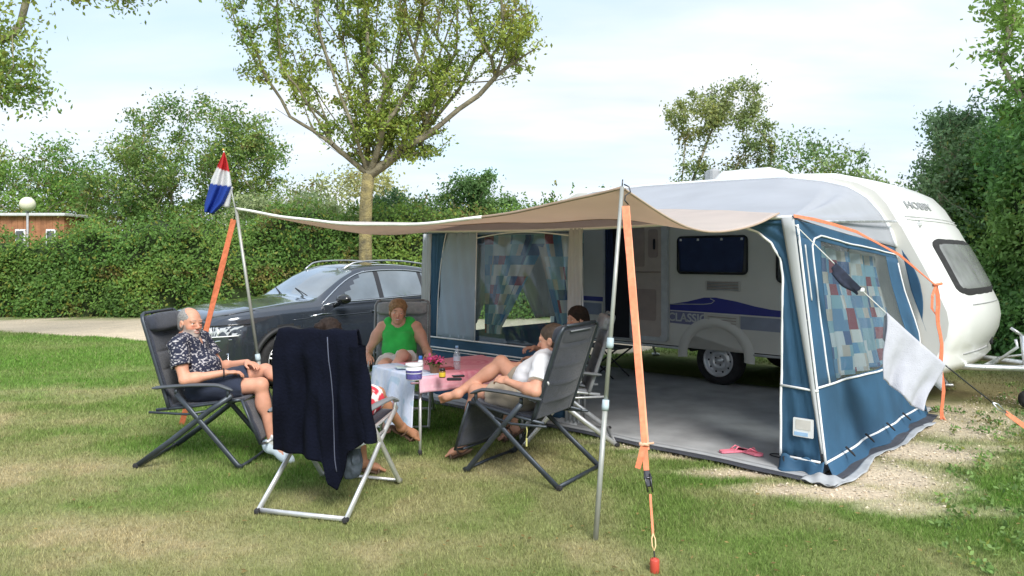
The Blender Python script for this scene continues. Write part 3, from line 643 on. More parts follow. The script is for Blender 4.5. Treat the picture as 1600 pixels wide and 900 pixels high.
b = MB()
for k in range(4):
    y = lerp(494, 507, k / 3); b.tube([near(*onplane(1107, y, VS), .016), near(*onplane(1151, y + 4, VS), .016)], .005, 6)
b.build('slat', brown, lv)
# rear window beyond the door and rear stripe (seen left of the doorway)
plate('band', [(850, 468), (940, 474), (940, 492), (850, 486)], greydec, .004)
plate('stripe', [(850, 458), (942, 464), (942, 471), (850, 465)], bluestripe, .005)
# doorway: interior shade painted as a flat dark plate inside a jamb, and the door leaf folded back flat on the wall
ds0, ds1 = onplane(945, 400, VS)[0], onplane(986, 400, VS)[0]
plate('doorway', [(ds0, .50), (ds1, .50), (ds1, 2.25), (ds0, 2.25)], dark, .004, raw=True)
frame_tube([(ds0, .5), (ds1, .5), (ds1, 2.25), (ds0, 2.25)], lambda a, c: near(a, c, .01), .016).build('door_jamb', lgrey, van)
b = MB(); b.sheet(lambda u, v: near(ds0 + .03 + .12 * u + .015 * math.sin(v * 3), lerp(2.2, .56, v), .03 + .015 * math.sin(u * 22)), 20, 8, .004); b.build('door_curtain', navy, van)
d0, d1 = ds1 + .02, onplane(1046, 400, VS)[0]; zb, zt = onplane(1046, 534, VS)[1], 2.22
door = MB(); door.prism(rrect(d0, zb, d1, zt, .05), lambda a, c, h: near(a, c, h), .012, .06); door = door.build('door', lgrey, van)
b = MB(); b.prism(rrect(d0 + .04, zb + .06, d1 - .09, zt - .05, .04), lambda a, c, h: near(a, c, h), .0605, .068); b.build('lining', beige, door)
b = MB(); b.prism(rrect(d0 + .06, 1.50, d0 + .24, 2.1, .02), lambda a, c, h: near(a, c, h), .0685, .076); b.build('pocket', brown, door)
b = MB(); b.prism(rrect(d0 + .30, 1.62, d1 - .13, 2.0, .04), lambda a, c, h: near(a, c, h), .0685, .074); b.build('lock_plate', brown, door)
b = MB(); b.rbox(near(d0 + .40, 1.80, .085), (.03, .03, .14)); b.build('handle', dark, door)
b = MB(); b.prism(rrect(d0 + .07, .78, d1 - .16, 1.2, .03), lambda a, c, h: near(a, c, h), .0685, .072); b.build('bin', brown, door)
b = MB(); b.tube([near(d0 + .05, 1.43, .072), near(d1 - .09, 1.43, .072)], .01, 6); b.build('trim', brown, door)
# lower skirt moulding, wheel arch moulding, wheels
b = MB(); b.tube([near(-5.0, .44, .004), near(WC - .47, .44, .004)], .016, 6); b.build('skirt', lgrey, van); b = MB(); b.tube([near(WC + .47, .44, .004), near(-.1, .44, .004)], .016, 6); b.build('skirt', lgrey, van)
b = MB(); 
def archpt(u, v):
    a = math.radians(lerp(186, -6, u)); R_ = lerp(WR - .005, WR + .125, v); return near(WC + R_ * math.cos(a) * 1.06, .38 + R_ * math.sin(a) * .98, .005 + .035 * math.sin(math.pi * min(1, v * 1.05)) ** .6)
b.grid(archpt, 28, 7); b.build('wheel_arch', sidew, van)
RX = Matrix((tuple(E1), (0, 0, 1), tuple(E2))).transposed()   # local z -> into the caravan
def van_wheel(t0, side):
    R_ = Matrix((E1, V(0, 0, 1), -E2 * side)).transposed(); c = CW(WC, t0, .315)
    b = MB(); b.lathe([(.185, -.06), (.20, -.085), (.235, -.095), (.285, -.09), (.308, -.065), (.312, 0), (.308, .065), (.285, .09), (.2, .085)], c, R_, 40, caps=False); w = b.build('wheel', rubber, van)
    b = MB(); b.lathe([(.185, .045), (.205, .088), (.200, .094), (.175, .086), (.165, .05), (.135, .035), (.125, .05), (.085, .062), (.075, .05), (.04, .05), (.03, .08), (0, .085)], c, R_, 40, caps=False)
    r = b.build('rim', silver, w)
    if side < 0: return
    for k in range(10):
        b = MB(); a = 2 * math.pi * k / 10; p = c + R_ @ V(.148 * math.cos(a), .148 * math.sin(a), .044); b.lathe([(.013, 0), (.013, .003), (0, .0035)], p, R_, 8); b.build('rim_hole', dark, r)
    for k in range(5):
        b = MB(); a = 2 * math.pi * k / 5; p = c + R_ @ V(.058 * math.cos(a), .058 * math.sin(a), .052); b.lathe([(.009, 0), (.008, .012), (0, .013)], p, R_, 8); b.build('bolt', dark, r)
van_wheel(VS + .16, 1); van_wheel(VS + 2.14, -1)
b = MB(); b.tube([CW(WC, VS + .1, .31), CW(WC, VS + 2.2, .31)], .035, 8); b.build('axle', rubber, van)
# front: window following the slope, mouldings, lettering, locker lid, drawbar
def front(t, z, h=0.0):
    """point on the nose at width t (0..2.3) and height z, pushed out by h"""
    zs = [p[1] for p in nose]; ss = [p[0] for p in nose]; s = float(np.interp(z, zs, ss)); q = ((t - 1.15) / 1.15) ** 2
    mid = .10 * (1 - q) - .03 * max(0, q - .75) * 4; s += mid * min(1, max(0, s + .9) / .7); k = .03
    sl = (float(np.interp(z + k, zs, ss)) - float(np.interp(z - k, zs, ss))) / (2 * k); n = V(1, -sl); n.normalize()
    return CW(s + n.x * h, VS + t, z + n.y * h)
def fpatch(name, t0, z0, t1, z1, m, h, parent, r=.1, nu=24, nv=14, inner=.0):
    b = MB(); 
    def fn(u, v):
        a, c = u * 2 - 1, v * 2 - 1; k = max(abs(a), abs(c)) ; l = math.hypot(a, c)
        w_, h_ = (t1 - t0) / 2, (z1 - z0) / 2; rr = r / min(w_, h_)
        if l > 1e-6 and abs(a) > 1 - rr and abs(c) > 1 - rr:
            ax, cx = (abs(a) - (1 - rr)) / rr, (abs(c) - (1 - rr)) / rr; m_ = max(ax, cx); n_ = math.hypot(ax, cx); f = m_ / n_ if n_ > 0 else 1
            a = math.copysign(1 - rr + ax * f * rr, a); c = math.copysign(1 - rr + cx * f * rr, c)
        edge = 1 if k < .93 else max(0, (1 - k) / .07)
        return front((t0 + t1) / 2 + a * w_, (z0 + z1) / 2 + c * h_, h * (.3 + .7 * edge) - (.01 if edge == 0 else 0))
    b.grid(fn, nu, nv); return b.build(name, m, parent)
fw = fpatch('front_window', .27, 1.21, 2.03, 1.83, rubber, .016, van, .10)
fpatch('pane', .32, 1.25, 1.98, 1.79, mat('tinted acrylic', (.30, .31, .32), rough=.10, var=.25, scale=4, coat=.3, spec=.6), .022, fw, .08)
b = MB()
for zz in (2.02, 2.055): b.tube([front(t, zz, .004) for t in np.linspace(.06, 2.25, 30)], .007, 6)
b.build('moulding', lgrey, van)
b = MB(); b.tube([front(t, 1.12, .002) for t in np.linspace(.5, 1.9, 24)], .006, 6); b.tube([front(t, .60, .004) for t in np.linspace(.45, 1.5, 16)], .008, 6); b.build('locker_gap', grey, van)
b = MB(); b.lathe([(.05, 0), (.045, .02), (0, .022)], front(1.55, .66, .0), Matrix((E2, V(0, 0, 1), E1)).transposed(), 14); b.build('locker_lock', dark, van)
b = MB(); b.rbox(front(.22, 1.97, .008), (.05, .05, .07), b=.02); b.build('marker_light', lgrey, van)
def text(body_, size, m, fn, ext=.004, parent=None, name='lettering', bold=.0, shear=0):
    """lettering turned into a mesh and laid on a surface by fn(x, y, h); x is centred"""
    cu = bpy.data.curves.new('tmp', 'FONT'); cu.body = body_; cu.size = size; cu.align_x = 'CENTER'; cu.align_y = 'CENTER'; cu.extrude = ext; cu.offset = bold; cu.shear = shear; cu.resolution_u = 3
    o = bpy.data.objects.new('tmp', cu); COL.objects.link(o); dg = bpy.context.evaluated_depsgraph_get(); me = bpy.data.meshes.new_from_object(o.evaluated_get(dg)); bpy.data.objects.remove(o)
    for v in me.vertices: v.co = fn(v.co.x, v.co.y, v.co.z)
    me.materials.clear(); me.materials.append(m); me.name = name; return link(name, me, parent)
text('HOBBY', .13, grey, lambda x, y, h: front(.62 + x * 1.9, 2.185 + y * .9, .008 + h), parent=van)
text('CLASSIC', .15, lgrey, lambda x, y, h: near(onplane(1074, 497, VS)[0] + x * 1.0, onplane(1074, 497, VS)[1] + y, .007 + h), parent=van, bold=.003)
# roof: air conditioner hood and a folded antenna
b = MB()
def hood(u, v):
    s = lerp(-2.95, -1.95, u); t = lerp(VS + .85, VS + 1.65, v); e = min(1, 3.2 * min(u, 1 - u) * 2) * min(1, 4 * min(v, 1 - v) * 1.5)
    return CW(s, t, 2.58 + .25 * min(1, e) ** .45)
b.grid(hood, 24, 16); b.build('roof_vent', lgrey, van)
b = MB(); b.rbox(CW(-3.05, VS + 1.2, 2.74), (.14, .34, .30), b=.03); b.build('vent_cowl', grey, van)
b = MB(); b.tube([CW(-4.3, VS + .5, 2.55), CW(-4.3, VS + .5, 2.62)], .02, 8); b.rbox(CW(-4.35, VS + .5, 2.635), (.22, .10, .05), Matrix.Rotation(-.7, 3, 'Z') , b=.02); b.build('antenna', rubber, van)
# drawbar
bar = MB()
for t in (.55, 1.75): bar.tube([CW(-.3, VS + t, .44), CW(.30, VS + 1.15 + (t - 1.15) * .72, .44), CW(1.05, VS + 1.15, .44)], .035, 6)
bar.tube([CW(.35, VS + .72, .44), CW(.35, VS + 1.58, .44)], .03, 6)
db = bar.build('drawbar', galv, van)
b = MB(); b.tube([CW(.95, VS + 1.15, .46), CW(1.25, VS + 1.15, .48)], [.05, .06], 10); b.tube([CW(1.0, VS + 1.15, .5), CW(.74, VS + 1.15, .72)], .022, 8); b.lathe([(.06, 0), (.06, .05), (0, .06)], CW(1.27, VS + 1.15, .46)); b.build('coupling', galv, db)
b = MB(); b.tube([CW(.72, VS + 1.02, .10), CW(.66, VS + 1.02, .78)], .028, 8); b.tube([CW(.66, VS + 1.02, .78), CW(.56, VS + .98, .86)], .016, 8); b.build('jockey_post', galv, db)
b = MB(); b.lathe([(.05, -.03), (.10, -.03), (.105, 0), (.10, .03), (.05, .03)], CW(.72, VS + 1.02, .105), Matrix((E1, V(0, 0, 1), -E2)).transposed(), 20); b.build('jockey_wheel', rubber, db)
b = MB(); b.tube([CW(.45, VS + .95, .50), CW(.62, VS + .98, .66), CW(.60, VS + .99, .74)], .016, 8); b.tube([CW(.40, VS + 1.2, .5), CW(.95, VS + 1.3, .62)], .014, 8); b.build('brake_lever', galv, db)
for s_, t_ in ((-.45, .25), (-.45, 2.05), (-4.7, .25), (-4.7, 2.05)):
    b = MB(); b.tube([CW(s_, VS + t_, .42), CW(s_ + .18, VS + t_, .03)], .02, 8); b.rbox(CW(s_ + .18, VS + t_, .015), (.12, .12, .03)); b.build('corner_steady', galv, van)

# ------------------------------------------------------------------ awning
blue_f = mat('awning blue', (.034, .108, .20), rough=.75, var=.16, scale=3, bump=.15, bscale=8, bdist=.03, transl=.12)
lblue_f = mat('awning pale blue', (.40, .50, .62), rough=.8, var=.07, scale=3, bump=.15, bscale=6, bdist=.03, transl=.2)
grey_f = mat('awning grey strip', (.52, .54, .55), rough=.8, var=.06, scale=3, transl=.15)
roof_f = mat('awning roof', (.55, .575, .62), rough=.75, var=.06, scale=1.6, bump=.2, bscale=3, bdist=.04, transl=.38)
pipe_w = mat('white piping', (.82, .84, .85), rough=.6, var=.04)
film = clear_film('clear awning window', bs=3.2, bump=0, rough=.03, stretch=(1.4, 1.4, .5), milk=.012, refl=.0)
film2 = clear_film('clear side window', bs=4.5, bump=.9, stretch=(1.2, 1.2, .6), milk=.035, refl=.02)
aw = thing('awning', 'large blue and grey caravan awning with clear windows and open front', 'awning', tuple(CW(-2.4, 1.4, 0)))
SL = -4.66; EZ = 1.93
def eave(u):
    """front eave line, left to right"""
    s = lerp(SL, -.27, u); return CW(s, .06, EZ - .035 * math.sin(math.pi * u) + .0)
rail = [(-4.86, 1.2), (-4.85, 1.7), (-4.80, 2.1), (-4.66, 2.38), (-4.3, 2.56), (-3.4, 2.59), (-2.4, 2.58), (-1.5, 2.56), (-1.05, 2.48), (-.78, 2.40), (-.58, 2.26), (-.44, 2.08), (-.35, 1.90), (-.30, 1.73)]
rl = [0]
for a, c in zip(rail, rail[1:]): rl.append(rl[-1] + math.dist(a, c))
def railp(u, h=.012):
    k = u * rl[-1]; return CW(float(np.interp(k, rl, [p[0] for p in rail])), VS - h, float(np.interp(k, rl, [p[1] for p in rail])))
u1, u2 = rl[4] / rl[-1], rl[8] / rl[-1]
def roofp(u, v):
    a = railp(u); e = 0 if u < u1 else (1 if u > u2 else (u - u1) / (u2 - u1)); b_ = eave(e); p = a.lerp(b_, v)
    gable = max(0, (u - u2) / (1 - u2)); p.z -= .055 * math.sin(math.pi * v) * (1 - .5 * gable) ; p.z += .024 * math.sin(u * 95) * v * (1 - v) * 4 * (gable > 0) + .01 * math.sin(u * 60 + v * 2) * v * (1 - v)
    return p
b = MB(); b.sheet(roofp, 90, 16, .004); b.build('roof', roof_f, aw)
b = MB(); b.tube([railp(u, .02) for u in np.linspace(.0, 1, 70)], .022, 8); b.build('rail_bead', pipe_w, aw)
b = MB(); b.tube([eave(u) + V(0, 0, -.004) for u in np.linspace(0, 1, 40)], .013, 8); b.build('eave_piping', pipe_w, aw)
def fr(s, z, h=0.0):
    """front wall: top leans in by a hand"""
    return CW(s, .06 * z / EZ - h, z)
def wave(a, k=1.0): return .006 * math.sin(a * 17 * k) + .004 * math.sin(a * 41 * k + 1)
def fwall(name, m, s0, s1, z0, z1, h=0.0, th=.004, top=None, n=18, parent=None, wob=1):
    b = MB(); b.sheet(lambda u, v: fr((s0(v) if callable(s0) else s0) * (1 - u) + (s1(v) if callable(s1) else s1) * u, lerp(z0, z1, v), h + wob * wave(u * (1.3) + v * .6)), n, n, th); return b.build(name, m, parent or aw)
# left part of the front: grey edge strip, curved blue, pale panel, clear window, grey post sleeve, skirt
wl, wr, wz = onplane(740, 540, 0)[0], onplane(884, 540, 0)[0], .70
fwall('edge_strip', grey_f, lambda v: SL, lambda v: SL + .16, .03, 1.90, .004)
def curve(v): return SL + .17 + .09 + .13 * max(0, v - .15) ** .8 * (1.0 if v < .75 else 1.0) 
fwall('blue_panel', blue_f, SL + .16, lambda v: SL + .30 + .12 * v ** 3, wz, 1.90)
fwall('pale_panel', lblue_f, lambda v: SL + .30 + .12 * v ** 3, wl, wz, 1.90, wob=1.6)
fwin = fwall('front_window', film, wl, wr, wz, 1.90, wob=.7, th=.002)
fwall('post_sleeve', grey_f, wr, wr + .17, .03, 1.90, .01)
fwall('skirt', blue_f, SL + .16, wr, .05, wz, wob=1.5)
b = MB(); b.tube([fr(s, wz, .008) for s in np.linspace(SL + .16, wr, 12)], .009, 6); b.tube([fr(s, wz - .115, .01) for s in np.linspace(SL + .16, wr, 12)], .009, 6); b.tube([fr(s, wz - .145, .01) for s in np.linspace(SL + .16, wr, 12)], .005, 6)
b.tube([fr(SL + .30 + .12 * v ** 3, lerp(wz, 1.9, v), .009) for v in np.linspace(0, 1, 12)], .006, 6); b.tube([fr(wl + .0, lerp(wz, 1.9, v), .008) for v in (0, 1)], .006, 6); b.tube([fr(lerp(wl, wr, k), 1.83 + .05 * math.sin(math.pi * k), .012) for k in np.linspace(0, 1, 12)], .007, 6)
b.build('piping', pipe_w, aw)
# right front panel with the arched opening edge
op = [onplane(px, py, .03) for px, py in ((1222, 706), (1221, 620), (1221, 520), (1222, 440), (1217, 405), (1203, 380), (1180, 362), (1150, 352), (1100, 348))]
op[0] = (op[0][0], .10)
outer = [(-.03, .10), (-.07, .45), (-.12, .9), (-.17, 1.35), (-.19, 1.6), (-.21, 1.78), (-.23, 1.90), (-.6, 1.915), (-1.0, 1.90)]
def opf(u, v):
    k = v * (len(op) - 1); i = min(int(k), len(op) - 2); f = k - i; a = Vector(op[i]).lerp(Vector(op[i+1]), f); c = Vector(outer[i]).lerp(Vector(outer[i+1]), f); q = a.lerp(c, u)
    return fr(q.x, q.y, wave(u * .9 + v * 1.7, .8))
b = MB(); b.sheet(opf, 14, 48, .004); b.build('front_panel', blue_f, aw)
b = MB(); b.tube([opf(0, v) + V(0, -.006, 0) for v in np.linspace(0, 1, 60)], .010, 8); b.tube([fr(lerp(op[0][0], -.03, k), .10 , .008) for k in (0, .5, 1)], .009, 8); b.tube([fr(lerp(-.335, -.05, k), lerp(.635, .62, k), .010) for k in (0, .5, 1)], .009, 8)
b.build('piping', pipe_w, aw)
b = MB(); b.sheet(lambda u, v: fr(lerp(-.345 + .325 * (1 - v) ** 1.0, -.245 + .235 * (1 - v), u), lerp(.17, 1.92, v), .016 + .01 * math.sin(u * 3.1)), 5, 20, .005); b.build('pole_sleeve', grey_f, aw)
# side wall: corner seam to caravan side
def corner(v): return CW(lerp(0, -.235, v ** 1.0), lerp(0, .06, v), lerp(.10, 1.90, v))
def rearp(v):
    z = lerp(.10, 1.72, v); return CW(float(np.interp(z, [.1, .45, .87, 1.3, 1.72], [-.04, -.03, -.08, -.22, -.31])), VS - .02, z)
nrm_side = E1
def side(u, v, h=0.0):
    p = corner(v).lerp(rearp(v), u); return p + E1 * (h + (.014 * math.sin(u * 14 + v * 5) + .006 * math.sin(u * 33 - v * 11) + .004 * math.sin(v * 27 + u * 9)) * math.sin(math.pi * u) - .05 * math.sin(math.pi * u) * math.sin(math.pi * v)) + V(0, 0, .0)
ua, ub, va, vb = .17, .86, .30, .93
def sidepart(name, m, u0, u1_, v0, v1, n=16, th=.004):
    b = MB(); b.sheet(lambda u, v: side(lerp(u0, u1_, u), lerp(v0, v1, v)), n, n, th); return b.build(name, m, aw)
sidepart('side_panel', blue_f, 0, ua, va, vb); sidepart('side_panel', blue_f, ub, 1, va, vb); sidepart('side_skirt', blue_f, 0, 1, 0, va, 24); sidepart('side_top', blue_f, 0, 1, vb, 1, 20)
swin = sidepart('side_window', film2, ua, ub, va, vb, 24, .002)
b = MB(); b.tube([side(0, v, .006) for v in np.linspace(0, .98, 20)], .010, 8); b.tube([side(u, va - .02 * u, .007) for u in np.linspace(0, 1, 24)], .009, 8); b.tube([side(u, .0, .007) for u in np.linspace(0, 1, 24)], .010, 8)
b.tube([side(.10, lerp(0.30, .90, k), .008) for k in np.linspace(0, 1, 10)] + [side(.12, .935, .008), side(.17, .955, .008)] + [side(lerp(.2, .985, k), .955, .008) for k in np.linspace(0, 1, 12)] + [side(.99, .93, .008)], .008, 8)
b.tube([side(.985, lerp(.9, .1, k), .007) for k in np.linspace(0, 1, 10)], .008, 8); b.build('piping', pipe_w, aw)
b = MB(); b.tube([side(.045, lerp(.66, .9, k), .006) for k in np.linspace(0, 1, 16)], .007, 6); b.build('zip', lgrey, aw)
b = MB()
b.sheet(lambda u, v: CW(float(np.interp(lerp(.9, 1.72, v), [.9, 1.3, 1.72], [-.08, -.22, -.31])) + .07 + .10 * u * math.sin(math.pi * min(1, (1 - v) * 1.15)) , VS - .035 + .0 * u, lerp(.86, 1.70, v)), 8, 14, .006); b.build('rear_flap', blue_f, aw)
# mud flap at the foot of both walls, lying out a little
def mud(name, fnp, n, m, drop=.10, out=.03):
    b = MB(); b.sheet(lambda u, v: fnp(u, v), n, 6, .003); return b.build(name, m, aw)
mud('mud_flap', lambda u, v: CW(lerp(-.33, 0.0, u), -.01 + (-.05 - .05 * math.sin(u * 9)) * v ** 1.5, lerp(.105, .012, min(1, v * 1.4)) + .02 * (1 - v) * math.sin(u * 13)), 20, blue_f)
mud('mud_flap', lambda u, v: (lambda p: V(p.x, p.y, lerp(p.z, .012, min(1, v * 1.3))) + E1 * (.02 + .05 * v + .02 * math.sin(u * 30) * v))(side(u, 0)), 40, blue_f)
mud('mud_flap', lambda u, v: CW(lerp(SL + .16, wr + .15, u), -.02 * v, lerp(.06, .012, v)), 20, grey_f)
lbl = MB(); ls0, lz0 = onplane(1240, 680, 0); ls1, lz1 = onplane(1272, 656, 0); lbl.prism(rrect(ls0, lz0, ls1, lz1, .008), lambda a, c, h: fr(a, c, h), .018, .022); lb = lbl.build('maker_label', pipe_w, aw)
b = MB(); b.prism(rrect(ls0 + .02, lz0 + .055, ls1 - .02, lz1 - .012, .004), lambda a, c, h: fr(a, c, h), .0225, .024); b.build('emblem', mat('pale print', (.66, .64, .60)), lb)
b = MB(); b.prism(rrect(ls0 + .01, lz0 + .008, ls1 - .04, lz0 + .035, .002), lambda a, c, h: fr(a, c, h), .0225, .024); b.build('emblem', mat('blue print', (.35, .55, .80)), lb)
# left side wall: blue rim round a clear window
def lw(t, z): return CW(SL + .03 * math.sin(t * 3) * z * .3, lerp(.06 * z / 1.9, 0, 0) + t, z)
for (t0, t1, z0_, z1_) in ((.03, .35, .05, 1.9), (2.45, VS - .03, .05, 1.9), (.35, 2.45, .05, .70), (.35, 2.45, 1.80, 1.92)):
    b = MB(); b.sheet(lambda u, v: lw(lerp(t0, t1, u), lerp(z0_, z1_, v)), 10, 8, .004); b.build('left_wall', blue_f, aw)
b = MB(); b.sheet(lambda u, v: lw(lerp(.35, 2.45, u), lerp(.70, 1.80, v)), 10, 8, .002); b.build('left_window', film, aw)
for k in range(5):
    loops = MB(); p = side(.12 + k * .19, 0) + E1 * .03; loops.tube([p + V(0, 0, .06), p + E1 * .05 + V(0, 0, .02), p + E1 * .07 + V(0, 0, .004), p + E1 * .05 + V(.01, .01, .02), p + V(.01, .01, .06)], .006, 6); loops.build('peg_loop', rubber, aw)
loops = MB(); p = CW(-.30, -.02, .10); loops.tube([p, p + V(0, -.02, -.05), p + V(.03, -.03, -.09), p + V(.03, -.02, -.04), p + V(.01, 0, 0)], .006, 6)
loops.build('peg_loop', rubber, aw)
# frame poles standing inside
for (s_, t_) in ((-.30, .10), (-2.36, .10), (SL + .08, .10)):
    b = MB(); b.tube([CW(s_ * .97, t_, .0), CW(s_, t_ + .03, 1.90)], .014, 8); b.build('pole', galv, aw)
for s_ in (-.30, -2.36, SL + .08):
    b = MB(); b.tube([CW(s_, .13, 1.89), CW(s_, VS - .03, 2.42 if s_ > -3 and s_ < -1 else 2.0)], .013, 8); b.build('roof_pole', galv, aw)
# curtains behind the clear windows: printed blocks of blue, white, red
pat = bpy.data.materials.new('curtain print'); pat.use_nodes = True; t = pat.node_tree; B_ = t.nodes['Principled BSDF']; B_.inputs['Roughness'].default_value = .85
co = t.nodes.new('ShaderNodeAttribute'); co.attribute_name = 'col'; t.links.new(co.outputs['Color'], B_.inputs['Base Color'])
trn = t.nodes.new('ShaderNodeBsdfTranslucent'); msn = t.nodes.new('ShaderNodeMixShader'); msn.inputs[0].default_value = .5; t.links.new(co.outputs['Color'], trn.inputs[0]); t.links.new(B_.outputs[0], msn.inputs[1]); t.links.new(trn.outputs[0], msn.inputs[2]); t.links.new(msn.outputs[0], t.nodes['Material Output'].inputs[0])
PALC = [(.10, .30, .52), (.62, .68, .72), (.30, .52, .66), (.30, .06, .10), (.70, .72, .72), (.05, .12, .30), (.25, .45, .55), (.55, .50, .45), (.12, .28, .48)]
def curtain(name, label, fn, nu, nv, w, h, seed, keep=None, group='printed curtains inside the awning', bw=.16, bh=.11):
    b = MB(); b.usecol = True; A = []
    def colr(a, c):
        row = int(math.floor(c / bh)); off = (row * 7919 % 5) * .04; q = int(math.floor((a + off) / bw)); f = ((a + off) / bw) % 1; g = (c / bh) % 1
        rr = random.Random(row * 131 + q * 17 + seed); c1 = PALC[rr.randrange(len(PALC))]; c2 = PALC[rr.randrange(len(PALC))]
        return c1 if f < rr.choice((.55, 1, 1, .7)) else c2
    for j in range(nv):
        for i in range(nu):
            if keep and not keep((i + .5) / nu, (j + .5) / nv): continue
            cc = colr((i + .5) / nu * w, (j + .5) / nv * h); b.c = cc + (1,)
            b.smooth = True; b.add([fn(i / nu, j / nv), fn((i + 1) / nu, j / nv), fn((i + 1) / nu, (j + 1) / nv), fn(i / nu, (j + 1) / nv)], [(0, 1, 2, 3)])
    return tag(b.build(name, pat), label, 'curtain', group)
# drawn back left half, drawn back right half, like a tent opening
def cl(u, v):
    xr = lerp(wl + .02, lerp(wl + .70, wl + .10, min(1, v * 1.25) ** 1.0), u) if True else 0
    full = lerp(wl - .03, wl + .86, u); tied = wl - .03 + .24 * u; k = min(1, max(0, (v - .04) / .90)) ** 1.05; s = lerp(full, tied, k)
    return CW(s, .20 + .03 * math.sin(u * 20) * (1 - .3 * k), lerp(1.86, .78, v))
def cr(u, v):
    full = lerp(wl + .74, wr + .08, u); tied = wr - .20 + .26 * u; k = min(1, max(0, (v - .04) / .94)) ** 1.05; s = lerp(full, tied, k)
    return CW(s, .20 + .03 * math.sin(u * 18) * (1 - .3 * k), lerp(1.86, .72, v))
curtain('curtain', 'printed blue and white curtain pulled to the left of the front awning window', cl, 60, 44, .95, 1.1, 3)
curtain('curtain', 'printed curtain pulled to the right of the front awning window, beside the grey post', cr, 60, 44, .9, 1.1, 9)
def cs(u, v):
    p = side(lerp(ua + .02, ub, u), lerp(vb - .01, va - .01, v)); return p - E1 * (.10 + .025 * math.sin(u * 34))
curtain('curtain', 'red, white and blue block curtain hanging behind the side window of the awning', cs, 90, 56, 1.9, 1.15, 21, keep=lambda u, v: u > .10)
gc_ = mat('pale curtain liner', (.62, .63, .60), rough=.9, var=.08, scale=4, transl=.35)
for (ta, tb, lab) in ((.42, 1.30, 'pale plain curtain inside the awning, left half of the tent shaped opening'), (1.42, 2.40, 'pale plain curtain inside the awning, right half of the tent shaped opening')):
    near_left = ta < 1
    def pc(u, v):
        e = lerp(1.36 + (-.02 if near_left else .02), ta + .25 if near_left else tb - .25, v ** 1.1 * .75); o_ = ta if near_left else tb
        t_ = lerp(o_, e, u); return CW(SL + .10 + .03 * math.sin(u * 22), t_, lerp(1.78, .80, v))
    b = MB(); b.sheet(pc, 40, 16, .003); tag(b.build('curtain', gc_), lab, 'curtain', 'pale curtains inside the awning')
# ------------------------------------------------------------------ groundsheet
mg = mat('groundsheet weave', (.34, .35, .36), rough=.85, var=.2, scale=3, bump=.3, bscale=180); mk = mat('groundsheet border', (.055, .06, .075), rough=.8, var=.2); ml = mat('groundsheet light band', (.40, .42, .44), rough=.85, var=.15)
gs = thing('groundsheet', 'grey awning carpet with black and pale borders lying under the awning', 'groundsheet', tuple(CW(-2.4, 1.3, 0)))
def gz(s, t): return .010 + .004 * math.sin(s * 5 + t * 3) + .003 * math.sin(t * 9)
b = MB(); b.sheet(lambda u, v: (lambda s, t: CW(s, t, gz(s, t)))(lerp(-4.75, -.02, u), lerp(-.05, 3.3, v)), 60, 40, .006); b.build('carpet', mg, gs)
b = MB(); b.sheet(lambda u, v: (lambda s, t: CW(s, t, gz(s, t) + .010 + .006 * math.sin(s * 7) ** 2 * (1 - v)))(lerp(-4.8, .16 , u), lerp(-.255, -.150, v)), 80, 3, .006)
b.build('front_border', mk, gs)
b = MB(); b.sheet(lambda u, v: (lambda s, t: CW(s, t, gz(s, t) + .003))(lerp(-4.8, .06, u), lerp(-.165, -.045, v)), 80, 4, .005); b.build('pale_band', ml, gs)
b = MB(); b.sheet(lambda u, v: (lambda s, t: CW(s + .02 * math.sin(t * 6), t, gz(s, t) + .010 * math.sin(t * 8) ** 2 * v))(lerp(-.01, .12, u), lerp(-.10, 2.85, v)), 6, 50, .005); b.build('side_border', mk, gs)
b = MB(); b.sheet(lambda u, v: (lambda s, t: CW(s + .03 * math.sin(t * 5 + 1), t, gz(s, t) + .004 + .012 * math.sin(t * 11) ** 2 * u))(lerp(.11, .165 + .02 * math.sin(v * 9), u), lerp(-.24, 2.4, v)), 5, 60, .005); b.build('side_band', ml, gs)
b = MB(); b.sheet(lambda u, v: CW(lerp(-.08, .16, u), lerp(-.26, -.02, v), .022 + .03 * math.sin(math.pi * u) * math.sin(math.pi * v) + .008 * math.sin(u * 14 + v * 5)), 14, 12, .005, keep=lambda u, v: u + (1 - v) > .35); b.build('folded_corner', ml, gs)
# ------------------------------------------------------------------ car
paint = mat('dark metallic grey paint', (.055, .066, .085), rough=.14, metal=.5, var=.03, coat=1.0, spec=.6)
blackp = mat('black cladding', (.02, .021, .023), rough=.6, var=.2, scale=10); glossb = mat('gloss black', (.012, .012, .014), rough=.12, coat=.6)
chrome = mat('chrome trim', (.80, .82, .84), rough=.15, metal=1, var=.0); cglass = mat('car glass', (.20, .24, .27), metal=.45, rough=.03, coat=1, spec=.9, var=.3, scale=2)
lampg = mat('lamp glass', (.50, .53, .56), rough=.06, coat=1, spec=.8, var=.1, scale=8); whiteg = mat('lamp white', (.9, .92, .95), rough=.2)
AX = V(-2.815, 8.96, 0); CD = V(.68, .733, 0).normalized(); CN = V(-.733, .68, 0).normalized()    # front axle on the near side, rearward, to the far side
HW = .905                                                              # half width
CO = AX - CD * .86                                                     # nose plane, near side
def KW(x, y, z): return CO + CD * x + CN * (HW + y) + V(0, 0, z)      # x back from the nose, y across (near = -HW), z up
car = thing('car', 'dark grey compact SUV parked facing left beside the awning', 'car', tuple(KW(2.1, 0, 0)))
LN = 4.23
